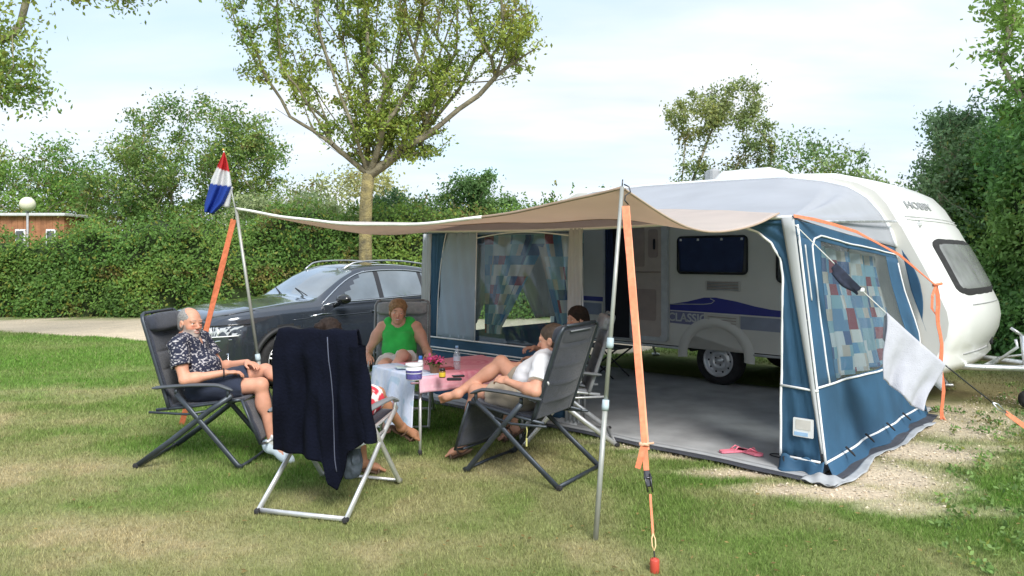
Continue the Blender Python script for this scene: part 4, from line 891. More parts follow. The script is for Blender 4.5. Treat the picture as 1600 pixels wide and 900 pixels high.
def ip(x, xs, ys):
    """smooth interpolation through knots"""
    i = max(0, min(len(xs) - 2, int(np.searchsorted(xs, x)) - 1)); h = xs[i+1] - xs[i]; t = (x - xs[i]) / h; t = min(1, max(0, t))
    def m(k):
        if k <= 0 or k >= len(xs) - 1: return 0.0 if k else (ys[1] - ys[0]) / (xs[1] - xs[0])
        return (ys[k+1] - ys[k-1]) / (xs[k+1] - xs[k-1])
    a, b = ys[i], ys[i+1]; ma, mb = m(i) * h, m(i+1) * h
    return (2*t**3 - 3*t**2 + 1) * a + (t**3 - 2*t**2 + t) * ma + (-2*t**3 + 3*t**2) * b + (t**3 - t**2) * mb
def width(x): return HW * min(1, ip(x, [0, .04, .12, .28, .5, .8, 2, 3.4, 3.9, 4.12, 4.23], [.66, .76, .86, .945, .985, 1, 1, 1, .97, .88, .74]))
def hood(x): return ip(x, [0, .08, .22, .5, 1.0, 1.42, 1.55], [.86, .93, .975, 1.02, 1.075, 1.10, 1.105])
def shoulder(x): return ip(x, [0, .1, .3, .7, 1.4, 2.2, 3.2, 3.9, 4.23], [.80, .86, .90, .935, .965, .985, 1.02, 1.04, .98])
def top(x):
    if x < 1.30: return hood(x)
    return ip(x, [1.30, 1.42, 1.62, 1.85, 2.08, 2.3, 2.8, 3.3, 3.62, 3.86, 4.05, 4.18, 4.23], [1.092, 1.125, 1.255, 1.40, 1.50, 1.535, 1.545, 1.50, 1.43, 1.28, 1.10, .98, .90])
def low(x): return ip(x, [0, .1, .4, 1, 3.3, 3.9, 4.23], [.36, .24, .20, .22, .22, .26, .36])
def sec(x):
    w, b, sh, tp = width(x), low(x), shoulder(x), top(x); c = min(1, max(0, (x - 1.30) / .75)) * min(1, max(0, (4.1 - x) / .5)); c = c * c * (3 - 2 * c)
    beltw = w * .945; rw = lerp(w * .90, w * .70, min(1, c * 1.0)) if tp > sh + .08 else w * .87
    if tp <= sh + .10: pts = [(0, b), (w*.55, b), (w*.90, b+.01), (w*.985, b+.10), (w, .52), (w*1.0, .66), (w*.985, sh-.10), (w*.955, sh), (w*.90, lerp(sh, tp, .35)), (w*.78, lerp(sh, tp, .72)), (w*.55, lerp(sh, tp, .93)), (0, tp)]
    else:
        h = tp - sh; q = min(1, h / .5); pts = [(0, b), (w*.55, b), (w*.90, b+.01), (w*.985, b+.10), (w, .52), (w*1.0, .66), (w*.985, sh-.10), (w*.955, sh), (w*(.93), sh + .05 * q + .02), (lerp(w*.86, w*.745, q), tp - .10 * q - .015), (lerp(w*.66, w*.60, q), tp - .025), (0, tp)]
    return pts
NS = 96
def smooth_sec(pts, n):
    """Catmull-Rom through the section, evenly split per span so features stay on the same lines"""
    o = []; m = len(pts)
    for k in range(n + 1):
        u = k / n * (m - 1); i = min(int(u), m - 2); t = u - i; p0, p1, p2, p3 = pts[max(i-1, 0)], pts[i], pts[i+1], pts[min(i+2, m-1)]
        o.append(tuple(.5 * (2*p1[a] + (-p0[a] + p2[a]) * t + (2*p0[a] - 5*p1[a] + 4*p2[a] - p3[a]) * t*t + (-p0[a] + 3*p1[a] - 3*p2[a] + p3[a]) * t**3) for a in (0, 1)))
    return o
XN = 190; SP = 11 * 6
xs_ = [LN * (.5 - .5 * math.cos(math.pi * (i / XN))) * .35 + LN * (i / XN) * .65 for i in range(XN + 1)]
SEC = [smooth_sec(sec(x), SP) for x in xs_]
W1, W2 = .86, .86 + 2.60; WZ, AR = .335, .375
def cell_mat(x, y, z, k):
    """0 paint, 1 black cladding, 2 glass, 3 pillar black"""
    sh = shoulder(x); tp = top(x)
    if k < 3.6 * 6 / 1 and z < .36: return 1
    if z < .33: return 1
    if min(math.hypot(x - W1, z - WZ), math.hypot(x - W2, z - WZ)) < AR + .075 and z < .8 and y > .7: return 1
    if tp > sh + .10:
        zb, zt = sh + .045, tp - .115 - .02 * (x > 2.2)
        if y > .45 and z > sh + .0 and 8.0 * 6 <= k + .5 < 9.25 * 6:
            if 1.66 < x < 3.86 and z > zb - .01 and z > zb and z < zt + .03:
                if abs(x - 2.36) < .035 or abs(x - 3.16) < .035: return 3
                if x < 1.66 + (z - zb) * 1.25 + .0: return 0
                if x > 3.86 - (z - zb) * .9: return 0
                return 2
        if 1.34 < x < 2.02 and k > 9.45 * 6: return 2
        if 3.72 < x < 4.0 and k > 9.6 * 6: return 2
    return 0
vs, fs, ms = [], [], []
full = []
for i, S in enumerate(SEC):
    row = [(-y, z) for (y, z) in S] + [(y, z) for (y, z) in S[::-1][1:]]; full.append(row)
RWN = len(full[0]); vs = [KW(xs_[i], y, z) for i, row in enumerate(full) for (y, z) in row]
for i in range(XN):
    xm = (xs_[i] + xs_[i+1]) / 2
    for j in range(RWN - 1):
        y = (full[i][j][0] + full[i+1][j+1][0]) / 2; z = (full[i][j][1] + full[i+1][j+1][1]) / 2; k = j if j < SP else RWN - 2 - j
        if min(math.hypot(xm - W1, z - WZ), math.hypot(xm - W2, z - WZ)) < AR and abs(y) > .55: continue
        fs.append((i*RWN+j, (i+1)*RWN+j, (i+1)*RWN+j+1, i*RWN+j+1)); ms.append(cell_mat(xm, abs(y), z, k))
fs.append(tuple(range(RWN))); ms.append(1); fs.append(tuple(XN*RWN+j for j in range(RWN))[::-1]); ms.append(0)
b = MB(); b.smooth = True; b.add(vs, fs); b.mi = ms; b.build('body', [paint, blackp, cglass, glossb], car)
def sidey(x, z):
    """half width of the body at station x, height z (near side)"""
    i = int(np.clip(np.searchsorted(xs_, x) - 1, 0, XN - 1)); S = SEC[i]; pts = [(zz, yy) for (yy, zz) in S[12:]]
    return float(np.interp(z, [p[0] for p in pts], [p[1] for p in pts]))
def sk(x, z, h=0.0): return KW(x, -(sidey(x, z) + h), z)
def nosex(y, z, h=0.0):
    """point on the nose facing forwards at half width y"""
    lo_, hi_ = 0.0, .9
    for _ in range(24):
        m = (lo_ + hi_) / 2
        if sidey(m, min(z, hood(m) - .03)) < abs(y): lo_ = m
        else: hi_ = m
    return KW(hi_ - h, y, z)
def line(name, pts, r, m, par=car, seg=6):
    b = MB(); b.tube(pts, r, seg); return b.build(name, m, par)
# arches: dark wells, cladding lips, wheels
RC = Matrix((CD, V(0, 0, 1), -CN)).transposed()
for (wx, side_) in ((W1, -1), (W1, 1), (W2, -1), (W2, 1)):
    c = KW(wx, side_ * (HW - .13), WZ); R_ = Matrix((CD, V(0, 0, 1), CN * side_)).transposed()
    b = MB(); b.lathe([(.37, .10), (.375, .0), (.37, -.25), (0, -.25)], c, R_, 36, caps=False); b.build('wheel_well', rubber, car)
    b = MB(); b.tube([KW(wx + (AR + .03) * math.cos(a), side_ * (sidey(wx + (AR + .03) * math.cos(a), WZ + (AR + .03) * math.sin(a)) - .004), WZ + (AR + .03) * math.sin(a)) for a in [math.radians(q) for q in range(-18, 200, 6)]], .032, 8, flat=1.0); b.build('arch_lip', blackp, car)
    b = MB(); b.lathe([(.22, -.10), (.29, -.115), (.325, -.09), (.335, -.03), (.336, .03), (.325, .085), (.29, .105), (.235, .105), (.225, .09)], c, R_, 44, caps=False); w = b.build('wheel', rubber, car)
    b = MB(); b.lathe([(.226, .09), (.236, .098), (.228, .103), (.215, .09), (.205, .02), (.10, -.02), (0, -.02)], c, R_, 40, caps=False); rim = b.build('rim', [glossb], w)
    if side_ < 0:
        for k in range(5):
            for dq in (-.16, .16):
                a = 2 * math.pi * k / 5 + .3; b = MB(); p0 = c + R_ @ V(.05 * math.cos(a + dq), .05 * math.sin(a + dq), .075); p1 = c + R_ @ V(.222 * math.cos(a + dq * .8), .222 * math.sin(a + dq * .8), .093); b.tube([p0, p1], [.020, .013], 6); b.build('spoke', silver, rim)
        b = MB(); b.lathe([(.226, .092), (.232, .104), (.222, .104), (.215, .09)], c, R_, 40, caps=False); b.build('rim_edge', silver, rim); b = MB(); b.lathe([(.06, .06), (.055, .085), (0, .09)], c, R_, 16); b.build('hub_cap', silver, rim)
# side lines: window chrome, rail, door seams, sill, handle, badge, mirror
ch = [(x, shoulder(x) + .055) for x in np.linspace(1.60, 3.55, 30)]
line('window_trim', [sk(1.42, shoulder(1.42) + .03, .008)] + [sk(x, z, .008) for x, z in ch], .008, chrome)
rail_ = []
for x in np.linspace(1.42, 3.9, 60): rail_.append(sk(x, max(shoulder(x) + .04, top(x) - .10), .010))
line('roof_trim', rail_, .009, chrome)
def railz(x, side_=-1): return KW(x, side_ * (sidey(x, top(x) - .03) * .93 + .01), top(x) + .035 * min(1, (x - 1.95) / .15, (3.95 - x) / .2))
for s_ in (-1, 1): line('roof_rail', [railz(x, s_) for x in np.linspace(1.95, 3.95, 40)], .012, mat('rail alloy', (.6, .61, .62), rough=.3, metal=.9), seg=8)
for xd in (1.42, 2.40, 3.22):
    line('door_seam', [sk(xd + (0 if z > .45 else (0)), z, .001) for z in np.linspace(.36, shoulder(xd) + .02, 14)], .0045, glossb)
line('door_seam', [sk(x, .36, .001) for x in np.linspace(1.42, 3.1, 14)], .0045, glossb)
line('crease', [sk(x, shoulder(x) - .115, .000) for x in np.linspace(.95, 3.9, 40)], .006, paint)
line('sill_trim', [sk(x, .30, .006) for x in np.linspace(1.3, 3.0, 12)], .012, chrome)
for xd in (2.16, 2.98):
    b = MB(); b.tube([sk(xd + dx_, .885, .012 + .022 * math.sin(math.pi * k)) for k, dx_ in zip(np.linspace(0, 1, 7), np.linspace(0, .19, 7))], .013, 8); b.build('door_handle', paint, car)
b = MB(); b.tube([sk(1.20, .865, .008), sk(1.36, .885, .008), sk(1.52, .888, .006)], [.006, .010, .004], 6); b.build('wing_badge', chrome, car)
b = MB(); b.rbox(V(0, 0, 0), (.20, .15, .14), b=.05); mirror = SDF(np.array(KW(1.62, -1.12, .98)) - .3, np.array(KW(1.62, -1.12, .98)) + .35, .011)
mirror.ell(KW(1.60, -1.045, 1.075), (.085, .125, .068), Matrix((CD, CN, V(0, 0, 1))).transposed(), k=0); mirror.cone(KW(1.58, -.86, .985), KW(1.60, -.98, 1.03), .03, .025, k=.02)
mr = mirror.build('mirror', glossb, car, smooth_it=3)
b = MB(); b.tube([KW(1.55, -1.12, 1.06), KW(1.54, -1.0, 1.065)], .01, 6); b.build('indicator', lampg, mr)
# bonnet lines
for yy in (-.72, .72): line('bonnet_seam', [V(KW(x, math.copysign(width(x) * .86, yy), 0).x, KW(x, math.copysign(width(x) * .86, yy), 0).y, lerp(shoulder(x), hood(x), .50)) + V(0, 0, .004) for x in np.linspace(.16, 1.36, 24)], .004, glossb)
# nose details
def npatch(name, y0, y1, z0, z1, m, h, nu=16, nv=6, par=car, skew=0.0):
    b = MB(); b.grid(lambda u, v: nosex(lerp(y0, y1, u), lerp(z0, z1, v) + skew * (u - .5), h - .006 * (u in (0, 1) or v in (0, 1)) * 2), nu, nv); return b.build(name, m, par)
gr = npatch('grille', -.50, .50, .60, .79, glossb, .010, 30)
for k in range(5):
    z = .625 + .036 * k; line('grille_bar', [nosex(y, z, .020) for y in np.linspace(-.50, .50, 24)], .006 if k else .008, chrome if k in (0, 4) else grey, gr)
b = MB(); b.lathe([(.062, 0), (.066, .012), (.055, .018), (0, .016)], nosex(0, .705, .02), Matrix((CN, V(0, 0, 1), -CD)).transposed(), 24); bd = b.build('badge', chrome, gr)
for s_ in (-1, 1):
    y0, y1 = s_ * .50, s_ * .865
    hl = npatch('headlight', y0, y1, .665, .80, lampg, .008, 26, 8, skew=.03)
    b = MB(); b.tube([nosex(lerp(y0, y1, u), .803 + .03 * (u - .5), .010) for u in np.linspace(0, 1, 20)], .010, 6); b.build('headlight_trim', glossb, hl)
    for k in (.35, .62):
        b = MB(); b.lathe([(.034, 0), (.038, .010), (.02, .012), (0, .006)], nosex(lerp(y0, y1, k), .735, .006), Matrix((CN, V(0, 0, 1), -CD)).transposed(), 16); b.build('lens', whiteg, hl)
    line('light_strip', [nosex(lerp(y0, y1, u), .672 + .03 * (u - .5), .014) for u in np.linspace(.1, .95, 18)], .007, whiteg, hl)
    line('bumper_trim', [nosex(s_ * y, z, .012) for y, z in [(.0, .575), (.45, .575), (.60, .585), (.72, .625), (.82, .64)]], .010, chrome)
    fz = [(.50, .36), (.56, .30), (.72, .30), (.80, .35), (.80, .47), (.60, .47)]
    fp = npatch('fog_recess', s_ * .50, s_ * .80, .31, .47, glossb, .006, 14, 8)
    line('fog_trim', [nosex(s_ * a, c, .014) for a, c in fz + fz[:1]], .010, chrome, fp)
npatch('lower_grille', -.46, .46, .28, .54, blackp, .012, 30, 8)
for z in (.34, .41, .48): line('lower_bar', [nosex(y, z, .02) for y in np.linspace(-.44, .44, 20)], .007, glossb)
b = MB(); b.rbox(nosex(0, .50, .03), (.02, .52, .11), Matrix((CD, CN, V(0, 0, 1))).transposed(), b=.005); b.build('number_plate', mat('plate yellow', (.75, .55, .08), rough=.4), car)
for (x0, x1) in ((1.50, 1.62),):
    line('wiper', [KW(1.36, -.55, top(1.36) + .01), KW(1.52, .02, top(1.50) + .022)], .007, rubber); line('wiper', [KW(1.36, .12, top(1.36) + .01), KW(1.54, .62, top(1.54) - .0)], .007, rubber)
# ------------------------------------------------------------------ camping chairs
ch_dark = mat('padded mesh dark', (.030, .036, .055), rough=.8, var=.25, scale=30, bump=.4, bscale=260, sheen=.2)
ch_grey = mat('padded mesh grey', (.30, .32, .35), rough=.8, var=.15, scale=30, bump=.4, bscale=260)
fr_dark = mat('anthracite tube', (.06, .072, .088), rough=.42, metal=.5, var=.15, scale=20); fr_alu = mat('aluminium tube', (.72, .73, .74), rough=.30, metal=.55, var=.08, scale=20)
armm = mat('arm plastic', (.075, .085, .10), rough=.5, var=.1); armg = mat('arm plastic grey', (.22, .24, .26), rough=.5, var=.1)
lace = mat('elastic lacing', (.25, .27, .30), rough=.7)
def frame_T(c, d):
    x = V(d[0], d[1], 0).normalized(); y = V(-x.y, x.x, 0); return Matrix(((x.x, y.x, 0, c[0]), (x.y, y.y, 0, c[1]), (0, 0, 1, 0), (0, 0, 0, 1)))
def recliner(c, d, label, fab, tube, arm, back_top=(-.42, 1.17), w=.27, calf=None, pillow=(.80, .99), group='folding recliner camping chairs', seatz=.47, out=.05, btube=None):
    T = frame_T(c, d); t = thing('camping_chair', label, 'camping chair', (c[0], c[1], 0), group); bt = V(back_top[0], 0, back_top[1]); bb = V(-.20, 0, seatz - .03)
    up = (bt - bb).normalized(); fw = V(up.z, 0, -up.x)                          # forward normal of the back
    def MBt(): return MB(T)
    for s in (-1, 1):
        y = s * w
        b = MBt(); b.tube([bb + V(0, y, 0) + up * k for k in np.linspace(0, (bt - bb).length - .04, 8)] + [bt + V(0, y * .93, 0), bt + V(0, y * .8, 0) + up * .012], .0125, 8, flat=1.3); b.build('back_tube', btube or tube, t)
        y2 = s * (w + .035)
        b = MBt(); b.tube([V(.30, y2, .56), V(.12, y2, .44), V(-.16, y2, .22), V(-.44, y2, .015)],   .0135, 8, flat=1.6); b.build('leg', tube, t)
        b = MBt(); b.tube([V(-.13, y2 + s * .0, .57), V(.02, y2, .40), V(.22, y2, .17), V(.34, y2, .03), V(.38, y2, .012)],   .0135, 8, flat=1.6); b.build('leg', tube, t)
        b = MBt(); b.tube([V(-.30, y, seatz - .03), V(-.05, y, seatz - .005), V(.30, y, seatz + .045), V(.36, y, seatz + .05)], .0125, 8); b.build('seat_tube', tube, t)
        b = MBt(); b.tube([V(-.34, y2, seatz - .04), V(-.05, y2, seatz - .055), V(.10, y2, seatz - .03)], .010, 6); b.build('adjuster', tube, t)
        # arm rest: a long rounded pad that dips at the front
        b = MBt()
        def af(u, v):
            x = lerp(-.31, .31, u); wd = .021 + .010 * math.sin(math.pi * min(1, u * 1.15)); a = v * 2 * math.pi; e = 1 if .04 < u < .96 else .45
            return V(x, y2 + s * .01 + math.cos(a) * wd * e, .615 + .02 * u - .035 * max(0, u - .82) / .18 + .015 * math.sin(math.pi * u) + math.sin(a) * .014 * e)
        b.grid(af, 18, 12); b.build('armrest', arm, t)
        b = MBt(); b.tube([V(-.13, y2, .57), V(-.13, y2, .61)], .014, 6); b.build('arm_bracket', tube, t); b = MBt(); b.tube([V(.27, y2, .54), V(.27, y2, .62)], .014, 6); b.build('arm_bracket', tube, t)
        b = MBt(); b.rbox(V(-.44, y2, .02), (.05, .034, .035), b=.01); b.build('foot_cap', rubber, t)
        # lacing along the back
        b = MBt(); n = 26; L = (bt - bb).length; b.tube([bb + up * (L * (.04 + .9 * k / n)) + V(0, s * (w - (.004 if k % 2 else .035)), 0) + fw * .004 for k in range(n + 1)], .0028, 4); b.build('lacing', lace, t)
    b = MBt(); b.tube([V(-.43, -w - .035, .022), V(-.43, w + .035, .022)], .012, 8, flat=1.4); b.build('crossbar', tube, t)
    b = MBt(); b.tube([V(.37, -w - .035, .02), V(.385, 0, .018), V(.37, w + .035, .02)], .012, 8); b.build('crossbar', tube, t)
    b = MBt(); b.tube([bt + V(0, -w * .8, 0) + up * .012, bt + V(0, w * .8, 0) + up * .012], .0125, 8); b.build('top_tube', btube or tube, t)
    def pad(u, v):
        """padded cloth with seams across"""
        yy = lerp(-w + .022, w - .022, u); L = (bt - bb).length; k = lerp(.015, L - .015, v); e = math.sin(math.pi * u) ** .5; seam = abs(math.sin(v * math.pi * 5.0)) ** .35
        return bb + up * k + V(0, yy, 0) + fw * (.004 - .035 * math.sin(math.pi * u) * math.sin(math.pi * min(1, v * 1.2)) + .012 * (seam - .5) * e)
    b = MBt(); b.sheet(pad, 20, 60, .022); b.build('backrest', fab, t)
    def seat(u, v):
        yy = lerp(-w + .022, w - .022, u); x = lerp(-.21, .37, v); seam = abs(math.sin(v * math.pi * 3.0)) ** .35
        return V(x, yy, seatz - .01 + .055 * v - .035 * math.sin(math.pi * u) * math.sin(math.pi * v) + .010 * seam * math.sin(math.pi * u))
    b = MBt(); b.sheet(seat, 20, 30, .022); b.build('seat', fab, t)
    if pillow:
        L = (bt - bb).length; z0, z1 = pillow; pc_ = bb + up * (L * (z0 + z1) / 2) + fw * .035; hh = L * (z1 - z0) / 2
        b = MBt()
        def pf(u, v):
            a, q = u * 2 * math.pi, (v - .5) * math.pi; cx, sx = math.cos(a), math.sin(a); e = .55
            f = lambda x_: math.copysign(abs(x_) ** e, x_)
            return pc_ + V(0, (w - .015) * f(math.cos(q)) * f(cx) if False else (w - .02) * f(math.sin(q)), 0) + up * (hh * f(cx) * abs(math.cos(q)) ** .35) + fw * (.045 * f(sx) * abs(math.cos(q)) ** .35)
        b.grid(pf, 28, 18); b.build('headrest', fab, t)
        b = MBt(); b.tube([pc_ + up * hh * .7 + V(0, w * .55 * q, 0) - fw * (.05) for q in (-1, 1)], .006, 6); b.build('strap', lace, t)
    if calf:
        p0 = V(.36, 0, seatz + .05); p1 = V(calf[0], 0, calf[1]); q = (p1 - p0); nn = V(-q.z, 0, q.x).normalized()
        for s in (-1, 1):
            b = MBt(); b.tube([p0 + V(0, s * w, 0), p0.lerp(p1, .5) + V(0, s * w, 0), p1 + V(0, s * w * .97, 0), p1 + V(0, s * w * .6, 0) + q.normalized() * .02], .0115, 8); b.build('footrest_tube', tube, t)
        b = MBt(); b.tube([p1 + V(0, -w * .6, 0) + q.normalized() * .02, p1 + V(0, w * .6, 0) + q.normalized() * .02], .0115, 8); b.build('footrest_bar', tube, t)
        b = MBt(); b.sheet(lambda u, v: p0.lerp(p1, lerp(.06, .95, v)) + V(0, lerp(-w + .022, w - .022, u), 0) - nn * (.02 * math.sin(math.pi * u)) + nn * .008 * abs(math.sin(v * math.pi * 2)) , 14, 16, .018); b.build('footrest_pad', fab, t)
    return t
CH1 = ((-2.43, 5.78), (1, -.02)); CH2 = ((-1.188, 4.845), (.26, .965)); CH3 = ((-1.12, 7.12), (.05, -1)); CH4 = ((.13, 5.45), (-.835, .55)); CH5 = ((.46, 6.42), (-.96, .02))
recliner(*CH1, 'dark recliner chair under the bearded man at the left', ch_dark, fr_dark, armm, calf=(.50, .18))
recliner(*CH2, 'silver framed chair turned its back, draped with the navy jacket', ch_dark, fr_alu, armg, back_top=(-.29, 1.12), pillow=None)
recliner(*CH3, 'grey high backed chair behind the woman in the green top', ch_grey, fr_alu, armg, back_top=(-.34, 1.16), w=.28, btube=mat('grey back tube', (.24, .25, .27), rough=.5))
recliner(*CH4, 'dark recliner chair seen from behind with the man in the white shirt in it', ch_dark, fr_dark, armm, back_top=(-.44, 1.12), calf=(.50, .14), w=.28)
recliner(*CH5, 'grey chair with white legs half hidden behind the white shirted man', ch_grey, fr_alu, armg, back_top=(-.42, 1.10), btube=mat('grey back tube dull', (.30, .31, .33), rough=.5))
# ------------------------------------------------------------------ table and cloths
TA, TU, TV = V(-.76, 5.78, 0), V(.80, .60, 0), V(-.60, .80, 0); TL, TWd, TZ = 1.15, .80, .645
def TT(u, v, z): return TA + TU * u + TV * v + V(0, 0, z)
tab = thing('camping_table', 'light camping table under the two cloths between the seated people', 'table', tuple(TT(TL / 2, TWd / 2, 0)))
RT = Matrix((TU, TV, V(0, 0, 1))).transposed()
b = MB(); b.rbox(TT(TL / 2, TWd / 2, TZ - .018), (TL, TWd, .03), RT, b=.012); b.build('tabletop', mat('table top', (.55, .56, .55), rough=.5), tab)
for (u, v) in ((.05, .05), (TL - .05, .05), (.05, TWd - .05), (TL - .05, TWd - .05)):
    b = MB(); b.tube([TT(u, v, TZ - .03), TT(u, v, .20), TT(u, v, .012)], [.013, .013, .011], 8); lg = b.build('leg', fr_alu, tab); b = MB(); b.lathe([(.018, 0), (.018, .035), (.013, .04)], TT(u, v, .002), None, 10); b.build('foot', rubber, lg)
b = MB(); b.tube([TT(.05, .05, .5), TT(.05, TWd - .05, .5)], .009, 6); b.build('brace', fr_alu, tab); b = MB(); b.tube([TT(TL - .05, .05, .5), TT(TL - .05, TWd - .05, .5)], .009, 6); b.build('brace', fr_alu, tab)
# printed cloths: colour worked out on the sheet itself
clothm = mat('printed cotton', rough=.9, attr='col', var=.05, scale=40, bump=.1, bscale=300, transl=.15)
def drape(name, label, u0, u1, v0, v1, du0, dv0, colf, seed, nu=70, nv=60, edge=.0, dv1=.05, du1=.05):
    """cloth over the table: spans past the edges and hangs du0 / dv0 down the near sides"""
    b = MB(); b.usecol = True; vs = []; cs = []
    A0, A1, B0, B1 = -du0 if du0 else u0, u1 + du1, -dv0 if dv0 else v0, v1 + dv1
    def fn(a, c):
        x, y = lerp(A0, A1, a), lerp(B0, B1, c); drop = 0; px_, py_ = x, y
        ox = max(0, -x, x - TL); oy = max(0, -y, y - TWd); drop = max(ox, oy) if False else math.hypot(ox, oy)
        px_ = min(max(x, -.012), TL + .012); py_ = min(max(y, -.012), TWd + .012)
        if x < 0: px_ = -.014 - .05 * (1 - math.exp(-ox * 4)) - .022 * math.sin(y * 21 + seed) * min(1, ox * 3)
        if y < 0: py_ = -.014 - .04 * (1 - math.exp(-oy * 4)) - .016 * math.sin(x * 19 + seed) * min(1, oy * 4)
        if x > TL: px_ = TL + .014 + .02 * math.sin(y * 17)
        z = TZ + .003 + .004 * (vnoise(x * 9, y * 9, seed=seed) - .5) * (drop == 0) - max(0, drop - .004)
        return TT(px_, py_, max(z, .03))
    for j in range(nv + 1):
        for i in range(nu + 1):
            b.c = tuple(colf(lerp(A0, A1, i / nu), lerp(B0, B1, j / nv))) + (1,); b.smooth = True; b.add([fn(i / nu, j / nv)], [])
    b.f = [(j*(nu+1)+i, j*(nu+1)+i+1, (j+1)*(nu+1)+i+1, (j+1)*(nu+1)+i) for j in range(nv) for i in range(nu)]; b.mi = [0] * len(b.f); b.sm = [True] * len(b.f)
    o = b.build(name, clothm); md = o.modifiers.new('thick', 'SOLIDIFY'); md.thickness = .003; md.offset = 1; return tag(o, label, 'tablecloth', 'cloths on the camping table')
def pink(x, y):
    n = vnoise(x * 8, y * 8, seed=2); base = np.array((.93, .38, .46)) * (1 - .3 * n) + np.array((.85, .42, .48)) * .3 * n; t_ = min(1, max(0, (.30 - x) / .3)); base = base * (1 - t_) + np.array((.93, .62, .76)) * t_
    r = math.hypot(x - .52, (y + .02) * 1.0); k = .5 + .5 * math.sin(r * 130); ring = k if r < .13 else 0
    r2 = math.hypot(x - .80, y - .45); ring = max(ring, (.5 + .5 * math.sin(r2 * 90)) if r2 < .2 else 0); r3 = math.hypot(x - .35, y - .5); ring = max(ring, (.5 + .5 * math.sin(r3 * 90)) if r3 < .18 else 0)
    edge = 1 if (-.115 < y < -.10) or abs(y + .085) < .006 else 0
    dots = 1 if vnoise(x * 60, y * 60, seed=8) > .78 and y < -.02 else 0
    return base * (1 - .45 * ring - .25 * edge) + np.array((.70, .06, .16)) * .45 * ring + np.array((.9, .7, .75)) * (.25 * edge) + .06 * dots
def pale(x, y):
    n = fbm(x * 3, y * 3, seed=5); s_ = .5 + .5 * math.sin(y * 55 + 2 * n * 6); a = np.array((.44, .58, .93)); c = np.array((.82, .86, .94)); m = .35 + .5 * n + .15 * s_
    o_ = a * (1 - m) + c * m; return o_ * (1 - .4 * (vnoise(x * 14, y * 14, seed=19) > .78)) + np.array((.25, .50, .68)) * .4 * (vnoise(x * 14, y * 14, seed=19) > .78)
drape('tablecloth', 'pink and red patterned cloth spread over the table', .0, TL, 0, TWd, 0.0, .13, pink, 3, 80, 60)
_T0 = TZ; TZ = TZ + .004
b_ = drape('beach_cloth', 'pale blue and white cloth hanging low off the left end of the table', 0, .22, 0, .74, .46, 0, pale, 6, 60, 60, du1=0, dv1=.04)
TZ = _T0
# ------------------------------------------------------------------ things on the table
def on(px, py): return G(px, py, TZ + .006)
def R3(a): return Matrix.Rotation(a, 3, 'Z')
plab = mat('tub label purple', (.10, .09, .30), rough=.4, var=.3, scale=60); pwhite = mat('tub white', (.82, .84, .88), rough=.4, var=.03)
c = on(647, 593); t = thing('tub', 'white and purple round tub on the table, largest thing on it', 'tub', tuple(c))
b = MB(); b.lathe([(.058, 0), (.062, .004), (.064, .05), (.0665, .105)], c, None, 28); b.lathe([(.0665, .105), (.069, .106), (.069, .125), (.066, .128), (0, .126)], c, None, 28, caps=False); b.build('pot', pwhite, t)
b = MB(); b.lathe([(.0632, .008), (.0645, .05), (.0658, .078)], c, None, 28, caps=False); b.build('label', plab, t)
b = MB(); b.lathe([(.0650, .052), (.0660, .058)], c, None, 28, caps=False); b.build('label_band', pwhite, t)
c = on(679, 583); t = thing('potted_plant', 'small pink flowering plant in a brown pot on the table', 'plant', tuple(c))
b = MB(); b.lathe([(.034, 0), (.036, .002), (.046, .07), (.049, .072), (.047, .078), (.040, .07), (0, .066)], c, None, 20); b.build('pot', mat('terracotta brown', (.24, .13, .07), rough=.8), t)
r = np.random.default_rng(3); pos = np.array(c) + np.array((0, 0, .085)) + r.normal(size=(160, 3)) * (.028, .028, .014); Vv, Ff = leaf_cloud(pos, np.full(160, .026), r); fastmesh('leaves', Vv, Ff, leafm, t, col=np.tile((.06, .13, .03), (640, 1)))
pos = np.array(c) + np.array((0, 0, .112)) + r.normal(size=(150, 3)) * (.030, .030, .012); Vv, Ff = leaf_cloud(pos, np.full(150, .024), r, asp=.9); fastmesh('flowers', Vv, Ff, mat('pink petals', rough=.6, attr='col', var=0, transl=.3), t, col=np.repeat(np.array((.80, .12, .32))[None] * (.6 + .6 * r.random((150, 1))), 4, 0))
c = on(691, 590); t = thing('jar', 'small yellow labelled jar beside the flower pot', 'jar', tuple(c))
b = MB(); b.lathe([(.024, 0), (.027, .004), (.027, .05), (.022, .056)], c, None, 20); b.build('glass', mat('amber glass', (.20, .10, .02), rough=.1, coat=.5), t)
b = MB(); b.lathe([(.0275, .010), (.0275, .044)], c, None, 20, caps=False); b.build('label', mat('yellow label', (.80, .58, .05), rough=.5), t)
b = MB(); b.lathe([(.024, .056), (.025, .058), (.025, .072), (.023, .074), (0, .074)], c, None, 20); b.build('lid', glossb, t)
c = on(714, 577); t = thing('bottle', 'clear plastic water bottle with pale blue cap on the table', 'bottle', tuple(c))
bm_ = clear_film('bottle plastic', tint=(.88, .92, .95), milk=.22, refl=.10, bump=.2, bs=40)
b = MB(); b.lathe([(.026, 0), (.030, .006), (.030, .06), (.027, .065), (.030, .07), (.030, .12), (.027, .135), (.016, .165), (.013, .175), (.013, .185)], c, None, 24); b.build('body', bm_, t)
b = MB(); b.lathe([(.0303, .075), (.0303, .115)], c, None, 24, caps=False); b.build('label', mat('bottle label', (.55, .62, .72), rough=.5), t)
b = MB(); b.lathe([(.015, .183), (.015, .200), (.013, .203), (0, .203)], c, None, 18); b.build('cap', mat('pale blue cap', (.30, .52, .80), rough=.4), t)
c = on(657, 582); t = thing('bottle', 'small bottle with bright blue top behind the white tub', 'bottle', tuple(c))
